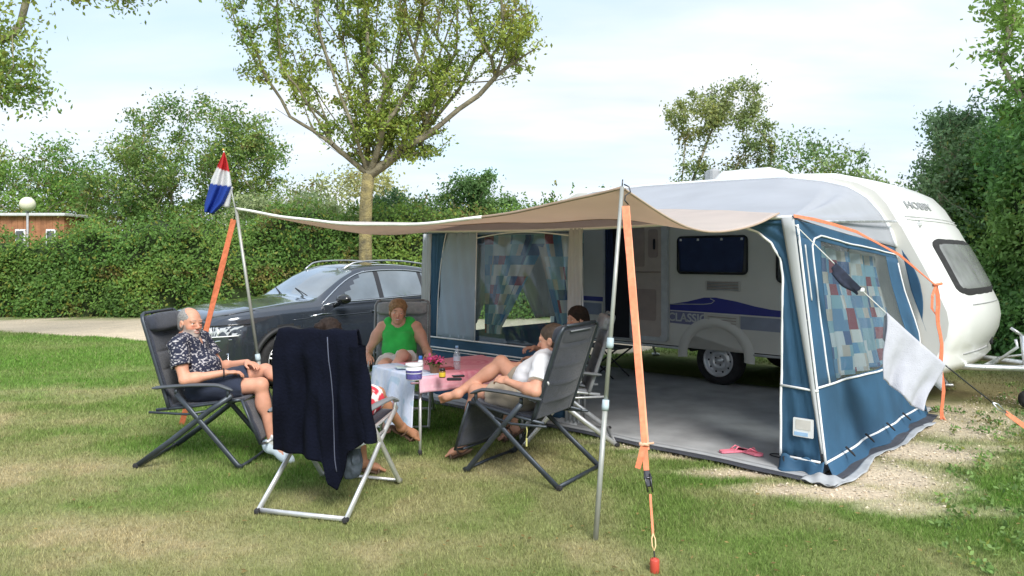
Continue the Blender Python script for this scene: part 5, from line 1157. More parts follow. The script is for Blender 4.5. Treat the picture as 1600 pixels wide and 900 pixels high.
b = MB(); b.lathe([(.022, 0), (.024, .004), (.024, .09), (.014, .11)], c, None, 18); b.build('body', pwhite, t); b = MB(); b.lathe([(.016, .108), (.016, .135), (.012, .140), (0, .14)], c, None, 16); b.build('cap', mat('blue cap', (.03, .18, .62), rough=.4), t)
c = on(716, 589); b = MB(); b.rbox(c + V(0, 0, .008), (.10, .055, .012), R3(.3), b=.008); tag(b.build('phone', glossb), 'black phone lying flat right of the yellow jar', 'phone')
c = on(712, 594); b = MB(); b.rbox(c + V(-.01, -.01, .010), (.12, .05, .018), R3(.12), b=.012); tag(b.build('glasses_case', dark), 'dark slim spectacles case nearest the table edge', 'case')
c = on(697, 577); b = MB(); b.rbox(c + V(0, 0, .010), (.13, .085, .016), R3(.5), b=.004); t = tag(b.build('notebook', mat('dark red cover', (.32, .04, .05), rough=.5)), 'dark red flat booklet lying behind the jar', 'booklet')
c = TT(.13, .40, TZ + .012); b = MB(); b.sheet(lambda u, v: c + R3(.35) @ V((u - .5) * .21, (v - .5) * .15, .006 + .012 * abs(u - .5) * 2 * (1 - abs(u - .5)) * 2), 16, 6, .003); t = tag(b.build('magazine', mat('magazine page', (.80, .84, .84), rough=.4, hue=(.35, .62, .66), var=.1, scale=14)), 'open white and turquoise magazine on the pale cloth', 'magazine')
c = on(652, 602); b = MB(); b.rbox(c + V(-.02, .02, .012), (.07, .018, .014), R3(.2), b=.006); tag(b.build('lighter', mat('plum plastic', (.25, .12, .16), rough=.4)), 'short plum coloured lighter at the table corner', 'lighter')
# stool/step and low table under the caravan door
s_, z_ = onplane(970, 545, VS); t = thing('folding_table', 'low dark folding table under the caravan door', 'table', tuple(CW(s_, VS - .35, 0)), None)
b = MB(); b.rbox(CW(s_, VS - .35, .42), (.62, .40, .025), Matrix((E1, E2, V(0, 0, 1))).transposed(), b=.01); b.build('tabletop', mat('dark lid', (.06, .065, .07), rough=.5), t)
for tt in (VS - .53, VS - .17):
    b = MB(); b.tube([CW(s_ - .28, tt, .41), CW(s_ + .25, tt, .02)], .012, 6); b.build('leg', rubber, t); b = MB(); b.tube([CW(s_ + .28, tt + .02, .41), CW(s_ - .25, tt + .02, .02)], .012, 6); b.build('leg', rubber, t)
# ------------------------------------------------------------------ people
skinm = mat('skin', rough=.5, attr='col', var=.05, scale=25, bump=.12, bscale=120, sss=.06, spec=.35, bdist=.003)
eyew = mat('eye white', (.75, .72, .70), rough=.2); iris = mat('iris', (.03, .02, .015), rough=.15, coat=.6)
def fabric(name, col, **k): return mat(name, col, rough=.9, var=k.pop('var', .12), scale=k.pop('scale', 9), bump=.25, bscale=k.pop('bscale', 240), sheen=.1, bdist=.003, **k)
def person(label, J, skin, top=None, bottom=None, hair=None, g=1.0, sc=1.0, belly=0.0, bust=0.0, h=.0046, beard=None, shoes=None, face=(1, 0, 0), tilt=0.0, sock=None, hands=None, glasses=False, footwear=None, mouth='smile'):
    pt = {k: Vector(v) for k, v in J.items()}; allp = np.array([tuple(v) for v in pt.values()]); lo, hi = allp.min(0) - .20, allp.max(0) + .20; lo[2] = max(lo[2], -.03)
    N_, B_, C_ = pt['neck'], pt['pelvis'], pt['chest']; lat = (pt['shL'] - pt['shR']).normalized()
    def frame(up): up = up.normalized(); l = (lat - up * lat.dot(up)).normalized(); return Matrix((l.cross(up), l, up)).transposed()
    Rc, Rb = frame(N_ - C_), frame(C_ - B_); fw = Rc.col[0]
    f = Vector(face).normalized(); hl = V(-f.y, f.x, 0).normalized(); hu = f.cross(hl).normalized(); hl = hl; 
    if hu.z < 0: hu = -hu
    if tilt: Q = Matrix.Rotation(tilt, 3, f); hl, hu = Q @ hl, Q @ hu
    RH = Matrix((f, hl, hu)).transposed(); H = pt['head']; hs = sc * g ** .5
    def hp(x, y, z): return H + RH @ V(x, y, z) * hs
    root = thing('person', label, 'person', (B_.x, B_.y, 0))
    S = SDF(lo, hi, h)
    def torso(S, a, low=True, sh=True):
        S.ell(B_ + Rb.col[2] * -.01, (.115 * g + a, .165 * g + a, .115 + a), Rb, k=0)
        S.ell(B_.lerp(C_, .48) + Rb.col[0] * (.012 + belly * .5), (.112 * g + belly + a, .150 * g + belly * .5 + a, .14 + a), Rb, k=.06)
        S.ell(C_ + Rc.col[2] * .01, (.115 * g + a, .162 * g + a, .165 + a), Rc, k=.06)
        if bust:
            for s in (-1, 1): S.ell(C_ + Rc.col[0] * (.085 * g + bust * .4) + Rc.col[1] * s * .075 + Rc.col[2] * -.01, (.05 + bust + a, .062 + a, .062 + a), Rc, k=.035)
        if sh:
            m = pt['shL'].lerp(pt['shR'], .5)
            S.cone(m + lat * .02, pt['shL'] - lat * .02, .075 * g + a, .055 * g + a, k=.04); S.cone(m - lat * .02, pt['shR'] + lat * .02, .075 * g + a, .055 * g + a, k=.04)
            S.cone(N_ + (m - N_) * .2, pt['shL'].lerp(m, .35), .052 * g + a * .7, .045 * g + a, k=.04); S.cone(N_ + (m - N_) * .2, pt['shR'].lerp(m, .35), .052 * g + a * .7, .045 * g + a, k=.04)
    torso(S, 0)
    S.cone(N_ - Rc.col[2] * .03, hp(-.018, 0, -.045), .056 * g, .050 * g, k=.03)
    for q in 'LR':
        sh, el, wr, hip, kn, an, to = (pt[n + q] for n in ('sh', 'el', 'wr', 'hip', 'kn', 'an', 'toe'))
        S.cone(sh, el, .053 * g, .041 * g, k=.035); S.ell(sh.lerp(el, .4), (.05 * g, .05 * g, .06), None, k=.05)
        S.cone(el, wr, .040 * g, .026 * g, k=.012); S.ell(el.lerp(wr, .25), (.042 * g, .042 * g, .042), None, k=.04)
        S.cone(hip, kn, .088 * g, .058 * g, k=.04); S.ell(kn, (.056 * g,) * 3, None, k=.02); S.cone(kn, an, .053 * g, .034 * g, k=.02)
        bk = (kn - hip).normalized() * -1; sd = (an - kn).normalized(); bk = (bk - sd * bk.dot(sd)); bk = bk.normalized() if bk.length > .1 else V(0, 0, 0)
        S.ell(kn.lerp(an, .32) + bk * .018, (.052 * g, .052 * g, .075), sd.to_track_quat('Z', 'Y').to_matrix(), k=.04)
        fd = (to - an); fd2 = V(fd.x, fd.y, fd.z); hd = fd2.normalized(); dn = (an - kn).normalized(); heel = an + dn * .035 - hd * .03
        S.ell(heel, (.034, .034, .034), None, k=.02); S.cone(an + dn * .015, an.lerp(to, .62) + dn * .02, .036 * g, .030 * g, k=.025)
        ball = an.lerp(to, .66) + dn * .012; sdv = hd.cross(dn).normalized()
        S.ell(ball, (.045, .045 * g, .022), Matrix((hd, sdv, hd.cross(sdv))).transposed(), k=.02)
        for i in range(5):
            o = (i - 2) * .0165; ln = (1.0, .98, .94, .88, .80)[i if (q == 'L') else i]; p0 = ball + sdv * o + hd * .02; S.cone(p0, ball + sdv * o * 1.02 + hd * (.062 * ln) + dn * .006, .0115 if i else .014, .0085 if i else .0115, k=.006)
        # hand: palm, four unequal fingers, thumb off the side
        hd_ = pt['hand' + q] - wr; d = hd_.normalized(); spec_ = (hands or {}).get(q, {}); n = Vector(spec_.get('n', (0, 0, -1))); n = (n - d * n.dot(d)).normalized(); w = d.cross(n) * (1 if q == 'L' else -1); curl = spec_.get('curl', .45); gs_ = .92 * g ** .6
        RHn = Matrix((d, w, n)).transposed(); S.ell(wr + d * .048 * gs_, (.050 * gs_, .040 * gs_, .017 * gs_), RHn, k=.015); S.ell(wr + d * .070 * gs_, (.026 * gs_, .041 * gs_, .014 * gs_), RHn, k=.01)
        for i, (o, L_) in enumerate(((-.029, .070), (-.0098, .080), (.0098, .074), (.028, .058))):
            p = wr + (d * .082 + w * o) * gs_; an_ = .12 + .05 * i; 
            for sgi, fr_ in enumerate((.45, .32, .23)):
                dd = d * math.cos(an_) + n * math.sin(an_) + w * (o * 2.2 * (1 - sgi * .3)); dd.normalize(); q2 = p + dd * L_ * fr_ * gs_ * 1.12; S.cone(p, q2, (.0098 - .0010 * sgi) * gs_, (.0090 - .0010 * sgi) * gs_, k=.002); p = q2; an_ += curl * (1.1 if sgi == 0 else .8)
        p = wr + (d * .022 - w * .028) * gs_; dd = (d * .75 - w * .62 + n * .30).normalized(); p1 = p + dd * .040 * gs_; dd2 = (d * .92 - w * .22 + n * .35).normalized(); p2 = p1 + dd2 * .030 * gs_; p3 = p2 + (d * .95 + n * .35).normalized() * .022 * gs_
        S.cone(p, p1, .0155 * gs_, .0115 * gs_, k=.010); S.cone(p1, p2, .0115 * gs_, .010 * gs_, k=.003); S.cone(p2, p3, .010 * gs_, .0082 * gs_, k=.003)
    # head
    e = lambda c, r, k=.012, op='u': S.ell(hp(*c), tuple(q * hs for q in r), RH, k=k, op=op)
    e((-.012, 0, .034), (.100, .077, .090), .02); e((.028, 0, -.020), (.062, .060, .085), .03); e((.036, 0, -.072), (.044, .046, .040), .03); e((.066, 0, -.098), (.018, .021, .015), .02)
    for s in (-1, 1):
        e((.056, s * .036, -.030), (.026, .024, .026), .02); e((.080, s * .030, .026), (.013, .024, .009), .012); e((.097, s * .031, .004), (.012, .017, .009), .008, 's')
        e((.000, s * .079, -.004), (.020, .009, .032), .006); e((.006, s * .088, -.002), (.010, .006, .018), .0, 's')
        e((.0995, s * .011, -.034), (.011, .009, .008), .006)
    S.cone(hp(.082, 0, .014), hp(.108, 0, -.028), .0085 * hs, .0125 * hs, k=.010)
    e((.088, 0, -.056), (.011, .024, .0065), .008); e((.085, 0, -.070), (.011, .021, .0075), .008)
    for s in (-1, 1): e((.0835, s * .031, .0135), (.012, .018, .0065), .006); e((.0825, s * .031, -.0095), (.011, .017, .0055), .006)
    if mouth == 'smile': e((.099, 0, -.0625), (.010, .022, .0035), .0, 's')
    R0 = np.array(RH.transposed()); H0 = np.array(H); sk_ = np.array(skin)
    def colf(v):
        q = (v - H0) @ R0.T / hs; n = fbm(v[:, 0] * 14, v[:, 1] * 14, v[:, 2] * 14, o=3)[:, None]; c = sk_[None] * (.82 + .36 * n); c[:, 1] *= 1.0
        def blend(mask, col, w=1.0):
            m = (np.clip(mask, 0, 1) * w)[:, None]; c[:] = c * (1 - m) + np.array(col)[None] * m
        d = lambda cx, cy, cz, rx, ry, rz: 1.4 - np.sqrt(((q[:, 0] - cx) / rx) ** 2 + ((np.abs(q[:, 1]) - cy) / ry) ** 2 + ((q[:, 2] - cz) / rz) ** 2)
        blend(d(.07, .038, -.028, .04, .022, .02), sk_ * (1.05, .72, .68), .7); blend(d(.108, 0, -.03, .02, .014, .014), sk_ * (1.05, .75, .7), .6)
        blend(d(.092, 0, -.0555, .02, .024, .0055), (.42, .13, .12), .85); blend(d(.09, 0, -.071, .02, .021, .0065), (.45, .15, .14), .85)
        blend(d(.094, 0, -.0630, .02, .019, .0035), (.75, .70, .66), 1.0)
        bc = (hair or {}).get('brow', (.06, .04, .025)); blend(d(.092, .031, .027, .02, .018, .004) * 2, bc, .75)
        if beard:
            k = np.clip((-.038 - q[:, 2]) / .012, 0, 1) * np.clip((q[:, 0] + .015) / .02, 0, 1) * np.clip((q[:, 2] + .135) / .02, 0, 1); k = np.maximum(k, np.clip((.0 - q[:, 2]) / .02, 0, 1) * np.clip((np.abs(q[:, 1]) - .050) / .012, 0, 1) * np.clip((.045 - q[:, 0]) / .02, 0, 1) * np.clip((q[:, 0] - .0) / .015, 0, 1) * (q[:, 2] > -.12))
            lips = np.clip(d(.092, 0, -.063, .03, .022, .012) * 2, 0, 1); near_ = (np.abs(q) < .16).all(1); sp = vnoise(v[:, 0] * 300, v[:, 1] * 300, v[:, 2] * 300)
            blend(k * (1 - lips) * near_ * (.75 + .35 * sp), beard, .85)
        return np.clip(c, 0, 1)
    body = S.build('body', skinm, root, colf)
    for s in (-1, 1):
        b = MB(); b.lathe([(.0115 * math.sin(a) * hs, -.0115 * math.cos(a) * hs) for a in np.linspace(.01, math.pi - .01, 10)], hp(.0770, s * .031, .0025), Matrix((hl, hu, f)).transposed(), 14); ey = b.build('eye', eyew, root)
        b = MB(); b.lathe([(.0064 * hs, .0092 * hs), (.004 * hs, .0113 * hs), (0, .0121 * hs)], hp(.0770, s * .031, .0020), Matrix((hl, hu, f)).transposed(), 12, caps=False); b.build('iris', iris, ey)
    # clothes
    if top:
        T = SDF(lo, hi, .006); a = top.get('a', .014); torso(T, a, sh=not top.get('tank'))
        if top.get('tank'):
            m = pt['shL'].lerp(pt['shR'], .5)
            for s in (-1, 1): T.cone(C_ + Rc.col[2] * .05 + Rc.col[1] * s * .09, m + lat * s * .098 + Rc.col[2] * .040, .085 * g + a, .054 * g + a, k=.03)
        sl = top.get('sleeve', .5)
        if sl:
            for q in 'LR': T.cone(pt['sh' + q], pt['sh' + q].lerp(pt['el' + q], sl), .056 * g + a, .053 * g + a * 1.6, k=.03, cap=True)
        T.wrinkle(top.get('wr', .007), (9, 9, 14), 3)
        T.ell(N_ + Rc.col[2] * .045 + fw * .01, (.075, .075, .07), Rc, k=0, op='s') if not top.get('tank') else T.ell(N_ + Rc.col[2] * .03 + fw * .055, (.085, .070, .105), Rc, k=0, op='s')
        hem = B_ + Rb.col[2] * top.get('hem', -.07); T.cut(hem, -Rb.col[2])
        if top.get('v'): T.ell(N_ + fw * .10 - Rc.col[2] * .01, (.06, .035, .10), Rc, k=0, op='s')
        T.build(top['name'], top['m'], root, top.get('colf'))
    if bottom:
        T = SDF(lo, hi, .006); a = bottom.get('a', .018)
        T.ell(B_ + Rb.col[2] * -.01, (.118 * g + a, .168 * g + a, .12 + a), Rb, k=0); fr_ = bottom.get('len', .7)
        for q in 'LR':
            T.cone(pt['hip' + q], pt['hip' + q].lerp(pt['kn' + q], fr_), .090 * g + a, lerp(.088, .058, fr_) * g + a * 1.7, k=.04, cap=True)
        T.wrinkle(.008, (10, 10, 12), 8); T.cut(B_ + Rb.col[2] * .09, Rb.col[2]); T.build(bottom['name'], bottom['m'], root, bottom.get('colf'))
    if hair:
        T = SDF(np.array(H) - .22, np.array(H) + .22, .0045); st = hair.get('style', 'short'); a = hair.get('a', .006); e2 = lambda c, r, k=.01, op='u': T.ell(hp(*c), tuple(q * hs for q in r), RH, k=k, op=op)
        e2((-.014, 0, .036), (.101 + a, .078 + a, .091 + a), 0)
        if st == 'short': e2((-.035, 0, -.02), (.072 + a, .074 + a * .8, .07), .02)
        if st == 'full': e2((-.01, 0, .062), (.088 + a, .084 + a, .07 + a), .02); e2((-.04, 0, -.02), (.082 + a, .086, .08), .02)
        if st == 'long':
            e2((-.035, 0, -.03), (.085 + a, .086 + a, .10), .02); e2((-.06, 0, -.11), (.06, .085, .10), .03)
        if st == 'bun': e2((-.04, 0, -.02), (.082 + a, .084, .08), .02); e2((-.115, 0, .07), (.045, .045, .042), .01)
        T.wrinkle(hair.get('w', .004), (45, 45, 30), 5, .03)
        hz = hair.get('line', .052); e2((.085, 0, -.045 + (hz - .052)), (.070, .078 if st in ('full', 'long') else .10, .098), .0, 's')
        if st == 'short': e2((.05, 0, -.09), (.09, .12, .075), .0, 's'); 
        if st == 'short' and hair.get('bald'): e2((.075, 0, .105), (.105, .062, .075), .0, 's')
        T.cut(hp(0, 0, -.075 if st == 'short' else -.17), -hu)
        T.build('hair', hair['m'], root, smooth_it=2)
    if glasses:
        for s in (-1, 1):
            b = MB(); b.tube([hp(.100, s * .032 + .019 * math.cos(a_), .004 + .014 * math.sin(a_)) for a_ in np.linspace(0, 2 * math.pi, 17)], .0016, 5); b.tube([hp(.100, s * .051, .008), hp(.06, s * .074, .008), hp(.0, s * .083, .010)], .0018, 5); b.build('spectacles', dark, root)
    # footwear
    for q in 'LR':
        fwk = (footwear or {}).get(q)
        if not fwk: continue
        kn, an, to = pt['kn' + q], pt['an' + q], pt['toe' + q]; hd = (to - an).normalized(); dn = (an - kn).normalized(); dn = (dn - hd * dn.dot(hd)).normalized(); sdv = hd.cross(dn).normalized()
        if fwk == 'sandal':
            T = SDF(np.array(an) - .26, np.array(an) + .26, .005); L0 = an - hd * .055 + dn * .066; L1 = to + hd * .025 + dn * .045
            T.ell(L0.lerp(L1, .22), (.075, .034, .012), Matrix((hd, sdv, dn)).transposed(), k=0); T.ell(L0.lerp(L1, .70), (.085, .046, .012), Matrix((hd, sdv, dn)).transposed(), k=.02); T.cone(L0.lerp(L1, .1), L0.lerp(L1, .85), .014, .014, k=.02)
            sl = T.build('sandal', SANDM, root)
            b = MB(); 
            for k, ww in ((.72, .049), (.40, .040)):
                c_ = L0.lerp(L1, k); b = MB(); b.tube([c_ + sdv * ww * math.cos(a_) * 1.02 - dn * (.052 if k > .5 else .075) * math.sin(a_) * 1.0 for a_ in np.linspace(0, math.pi, 12)], .0075, 6, flat=1.4); b.build('strap', SANDM, sl)
        if fwk == 'shoe':
            T = SDF(np.array(an) - .24, np.array(an) + .24, .005); R_ = Matrix((hd, sdv, dn)).transposed()
            T.ell(an + dn * .040 + hd * .0, (.075, .050, .050), R_, k=0); T.ell(an.lerp(to, .85) + dn * .030, (.105, .056, .046), R_, k=.03); T.cone(an - dn * .0, an + dn * .04, .043, .05, k=.02); T.cut(an - dn * .03, -dn)
            T.build('shoe', SHOEM, root)
        if fwk in ('shoe', 'sock'):
            T = SDF(np.array(an) - .2, np.array(an) + .2, .005); T.cone(an - dn * .07, an + dn * .03, .045 * g, .043 * g, k=0); T.cut(an - dn * .065, -dn); T.build('sock', SOCKM, root)
    return root, pt, hp
SANDM = mat('sandal brown', (.10, .06, .04), rough=.7, var=.2, scale=30); SHOEM = mat('pale blue shoe', (.62, .72, .80), rough=.7); SOCKM = mat('white sock', (.8, .8, .8), rough=.9)
def L(ch):
    T = frame_T(*ch); return lambda x, y, z: T @ V(x, y, z)
hairg = mat('grey hair', (.26, .25, .24), rough=.7, var=.4, scale=90, bump=.6, bscale=150, bdist=.004); hairb = mat('dark hair', (.022, .014, .011), spec=.2, rough=.7, var=.4, scale=60, bump=.6, bscale=120, bdist=.004)
hairl = mat('light brown hair', (.26, .15, .07), rough=.6, var=.35, scale=60, bump=.6, bscale=120, bdist=.004)
hairm = mat('mid brown hair', (.07, .045, .03), rough=.6, var=.4, scale=60, bump=.6, bscale=120, bdist=.004)
SK1, SK3, SK4 = (.62, .31, .21), (.64, .36, .26), (.62, .32, .22)
# bearded man at the left, right hand and left hand meeting over his knee, left ankle over right knee
def flowers(v):
    n = vnoise(v[:, 0] * 95, v[:, 1] * 95, v[:, 2] * 95, 3); n2 = vnoise(v[:, 0] * 40, v[:, 1] * 40, v[:, 2] * 40, 9); m = np.clip((n - .60) * 14, 0, 1)[:, None] * np.clip((n2 - .3) * 8, 0, 1)[:, None]
    return np.array((.012, .016, .040))[None] * (1 - m) + np.array((.50, .48, .50))[None] * m
r1, p1, h1 = person('bearded grey haired man in dark patterned short sleeved shirt, sitting at the left', dict(
    pelvis=(-2.49, 5.77, .585), chest=(-2.59, 5.77, .83), neck=(-2.625, 5.77, .985), head=(-2.585, 5.755, 1.085), shR=(-2.60, 5.575, .925), shL=(-2.58, 5.965, .93), elR=(-2.505, 5.485, .675), wrR=(-2.235, 5.585, .715), handR=(-2.13, 5.64, .715),
    elL=(-2.44, 5.985, .70), wrL=(-2.17, 5.87, .755), handL=(-2.06, 5.80, .745), hipR=(-2.45, 5.69, .565), hipL=(-2.45, 5.86, .575), knR=(-2.0, 5.70, .60), anR=(-1.90, 5.69, .145), toeR=(-1.77, 5.66, .06), knL=(-2.03, 5.90, .68), anL=(-1.70, 5.64, .655), toeL=(-1.62, 5.54, .60)),
    SK1, top=dict(name='shirt', m=mat('patterned shirt', rough=.85, attr='col', var=.05, bump=.2, bscale=200, bdist=.003), colf=flowers, sleeve=.62, a=.016, v=True, hem=-.10), bottom=dict(name='shorts', m=fabric('navy shorts', (.02, .028, .055)), len=.72),
    hair=dict(m=hairg, a=.0015, line=.066, w=.002, bald=True, brow=(.25, .2, .17)), belly=.035, beard=(.42, .40, .38), face=(.86, -.50, .0), footwear=dict(R='shoe', L='shoe'), hands=dict(R=dict(curl=.55), L=dict(curl=.4)))
b = MB(); w = p1['wrR']; dr = (p1['handR'] - w).normalized(); u_ = dr.orthogonal().normalized(); v_ = dr.cross(u_); b.tube([w - dr * .012 + (u_ * math.cos(a) + v_ * math.sin(a)) * .031 for a in np.linspace(0, 2 * math.pi, 19)], .006, 6); b.build('wristwatch', dark, r1)
# person in the jacket draped chair, back to the camera
c2 = L(CH2)
def redwhite(v):
    n = vnoise(v[:, 0] * 26, v[:, 1] * 26, v[:, 2] * 26, 3); m = np.clip((n - .52) * 12, 0, 1)[:, None]; return np.array((.62, .045, .07))[None] * (1 - m) + np.array((.82, .78, .76))[None] * m
person('person in a red and white flowered dress, hidden by the navy jacket on the chair', dict(
    pelvis=c2(-.03, .0, .585), chest=c2(-.08, .0, .84), neck=c2(-.09, .0, .985), head=c2(-.05, .02, 1.085), shL=c2(-.08, .175, .925), shR=c2(-.07, -.175, .925), elL=c2(.02, .25, .70), wrL=c2(.18, .12, .70), handL=c2(.27, .05, .69),
    elR=c2(.03, -.20, .69), wrR=c2(.19, -.13, .72), handR=c2(.28, -.05, .70), hipL=c2(0.02, .09, .56), hipR=c2(.02, -.09, .565), knL=(-1.13, 5.22, .575), anL=(-1.10, 5.29, .11), toeL=(-.975, 5.40, .035), knR=(-.985, 5.25, .61), anR=(-.865, 5.60, .295), toeR=(-.745, 5.73, .19)),
    (.46, .23, .14), top=dict(name='dress', m=mat('flowered cotton', rough=.9, attr='col', var=.05), colf=redwhite, sleeve=.3), bottom=dict(name='skirt', m=mat('flowered skirt', rough=.9, attr='col', var=.05), colf=redwhite, len=.80, a=.026),
    hair=dict(m=hairb, style='bun', a=.010, w=.006), g=.93, sc=.97, face=(.35, .93, .0), footwear=dict(L='sandal', R='sandal'), h=.005)
# woman in green
person('smiling woman in a bright green sleeveless top with short light brown hair', dict(
    pelvis=(-1.12, 7.16, .585), chest=(-1.13, 7.20, .83), neck=(-1.13, 7.20, .975), head=(-1.135, 7.11, 1.075), shL=(-.955, 7.19, .92), shR=(-1.305, 7.19, .92), elR=(-1.425, 7.12, .69), wrR=(-1.40, 6.92, .675), handR=(-1.37, 6.83, .64),
    elL=(-.845, 7.12, .69), wrL=(-.80, 6.91, .69), handL=(-.78, 6.81, .66), hipR=(-1.21, 7.10, .57), hipL=(-1.03, 7.10, .58), knR=(-1.20, 6.70, .60), anR=(-1.16, 6.62, .13), toeR=(-1.14, 6.49, .05), knL=(-1.02, 6.69, .70), anL=(-1.22, 6.55, .36), toeL=(-1.25, 6.44, .28)),
    SK3, top=dict(name='tank_top', m=fabric('green jersey', (.035, .50, .085)), tank=True, sleeve=0, hem=-.06, a=.012), bottom=dict(name='shorts', m=fabric('white shorts', (.72, .72, .70)), len=.58, a=.024),
    hair=dict(m=hairl, style='full', a=.011, line=.060, w=.006, brow=(.2, .12, .08)), g=.97, sc=.97, bust=.022, belly=.04, face=(.22, -.97, -.08), tilt=-.10, footwear=dict(L='sandal'), hands=dict(R=dict(curl=.75), L=dict(curl=.7)))
# man in white
c4 = L(CH4)
r4, p4, h4 = person('man in a white T-shirt and khaki shorts reclining with his legs crossed', dict(
    pelvis=c4(.0, 0, .575), chest=c4(-.14, 0, .775), neck=c4(-.225, 0, .895), head=c4(-.205, .0, .995), shL=(.225, 5.20, .845), shR=c4(-.18, -.19, .85), elL=(.165, 5.055, .665), wrL=(-.035, 5.215, .71), handL=(-.125, 5.295, .725),
    elR=c4(-.02, -.29, .68), wrR=c4(.20, -.17, .76), handR=c4(.29, -.10, .77), hipL=c4(.03, .09, .555), hipR=c4(.03, -.09, .565), knL=c4(.44, .08, .565), anL=c4(.585, .07, .115), toeL=c4(.72, .08, .035), knR=c4(.319, -.09, .775), anR=c4(.575, .13, .545), toeR=c4(.70, .17, .50)),
    SK4, top=dict(name='t_shirt', m=fabric('white jersey', (.78, .79, .82), var=.05), sleeve=.70, a=.018, hem=-.09), bottom=dict(name='shorts', m=fabric('khaki shorts', (.33, .28, .22)), len=.62, a=.022),
    hair=dict(m=hairm, a=.004, line=.062, w=.003), belly=.03, face=(-.93, .30, -.10), footwear=dict(L='sandal'), hands=dict(L=dict(n=(.3, .4, -.8), curl=.5), R=dict(curl=.6)), mouth=None)
# second woman behind him
c5 = L(CH5)
person('dark haired woman half hidden behind the man in the white T-shirt', dict(
    pelvis=c5(-.05, 0, .585), chest=c5(-.12, 0, .83), neck=c5(-.14, 0, .965), head=(.585, 6.40, 1.06), shL=c5(-.13, .175, .905), shR=c5(-.13, -.175, .905), elL=c5(.06, .24, .70), wrL=c5(.27, .19, .745), handL=c5(.36, .16, .735),
    elR=c5(.05, -.22, .70), wrR=c5(.26, -.06, .80), handR=c5(.35, .0, .80), hipL=c5(0, .09, .56), hipR=c5(0, -.09, .56), knL=c5(.40, .11, .60), anL=c5(.44, .12, .12), toeL=c5(.57, .13, .035), knR=c5(.40, -.10, .60), anR=c5(.52, -.12, .12), toeR=c5(.65, -.12, .035)),
    (.50, .27, .19), top=dict(name='top', m=fabric('black top', (.02, .02, .024)), sleeve=.3), bottom=dict(name='shorts', m=fabric('black shorts', (.03, .03, .035)), len=.7),
    hair=dict(m=hairb, style='full', a=.010, line=.056, w=.006), g=.9, sc=.95, face=(-.90, -.42, -.05), footwear=dict(L='sandal', R='sandal'), hands=dict(L=dict(curl=.6), R=dict(curl=.7)))
# ------------------------------------------------------------------ sun canopy, its poles and straps
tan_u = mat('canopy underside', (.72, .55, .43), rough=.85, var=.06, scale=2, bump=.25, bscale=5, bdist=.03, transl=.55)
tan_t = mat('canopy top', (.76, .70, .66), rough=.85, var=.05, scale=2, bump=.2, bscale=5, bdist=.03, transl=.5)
orange = mat('orange webbing', (.86, .24, .12), rough=.6, var=.14, scale=40, bump=.2, bscale=200); poleg = mat('pole grey beige', (.40, .41, .38), rough=.4, metal=.35, var=.1)
steel = mat('hook steel', (.10, .10, .11), rough=.35, metal=.9); rope_w = mat('white rope', (.75, .75, .72), rough=.8)
FR_, FL_ = P(972, 292, 4.30), P(369, 326, 6.30)
EL_, ER_ = CW(SL + .02, .02, 1.945), CW(-.42, .02, 1.945)
def canopy(u, v):
    a = FL_.lerp(FR_, u) - V(0, 0, .185 * math.sin(math.pi * u ** 1.08) ** .9); k = .42 * (1 - u ** 5) * (.55 + .45 * min(1, u * 3)); c = roofp(lerp(.17, u2 * .985, u), 1 - k) + V(0, 0, .03)
    p = a.lerp(c, v); e = max(0, (u - .55) / .45) ** 3; p.z -= .21 * math.sin(math.pi * v) * e + (.05 * (1 - e) + .09 * max(0, 1 - u * 3.5)) * math.sin(math.pi * v)
    p.z += .010 * math.sin(u * 21 + v * 9) * math.sin(math.pi * v) + .003 * math.sin((u - v * .4) * 30) * (1 - v)
    return p
t = thing('sun_canopy', 'beige sun canopy stretched from two poles over the awning front', 'canopy', (FR_.x - 1, FR_.y + 1.2, 0))
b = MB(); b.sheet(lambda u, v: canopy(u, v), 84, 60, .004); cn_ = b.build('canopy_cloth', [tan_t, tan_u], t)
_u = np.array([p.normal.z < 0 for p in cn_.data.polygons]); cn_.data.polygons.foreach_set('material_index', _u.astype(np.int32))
b = MB(); b.tube([canopy(u, 0) for u in np.linspace(0, .72, 50)], .012, 6); b.build('hem', mat('white hem', (.85, .84, .80), rough=.7), t)
b = MB(); b.tube([canopy(u, 0) for u in np.linspace(.70, 1, 24)], .010, 6); b.build('hem', mat('brown hem', (.33, .24, .18), rough=.8), t)
b = MB(); b.tube([canopy(1, v) for v in np.linspace(0, 1, 30)], .008, 6); b.build('hem', mat('tan hem', (.45, .34, .26), rough=.8), t)
b = MB(); b.tube([canopy(u, lerp(.02, .62, u)) + V(0, 0, -.006) for u in np.linspace(.12, .98, 40)], .004, 5); b.build('seam', mat('seam brown', (.25, .18, .13), rough=.8), t)
def pole(label, base, top, r=.0125, joints=()):
    t = thing('canopy_pole', label, 'pole', tuple(base), 'canopy poles'); d = (top - base).normalized()
    b = MB(); b.tube([base - V(0, 0, .03), base.lerp(top, .36)], r * 1.25, 10); b.build('lower_tube', poleg, t); b = MB(); b.tube([base.lerp(top, .35), top], r, 10); b.build('upper_tube', poleg, t)
    for k in joints: b = MB(); c = base.lerp(top, k); b.tube([c - d * .03, c - d * .01, c + d * .03], [r * 1.6, r * 1.75, r * 1.6], 10); b.build('clamp', mat('clamp pale blue', (.45, .55, .60), rough=.5), t)
    b = MB(); b.tube([top, top + d * .045], .004, 6); b.build('spike', steel, t); return t
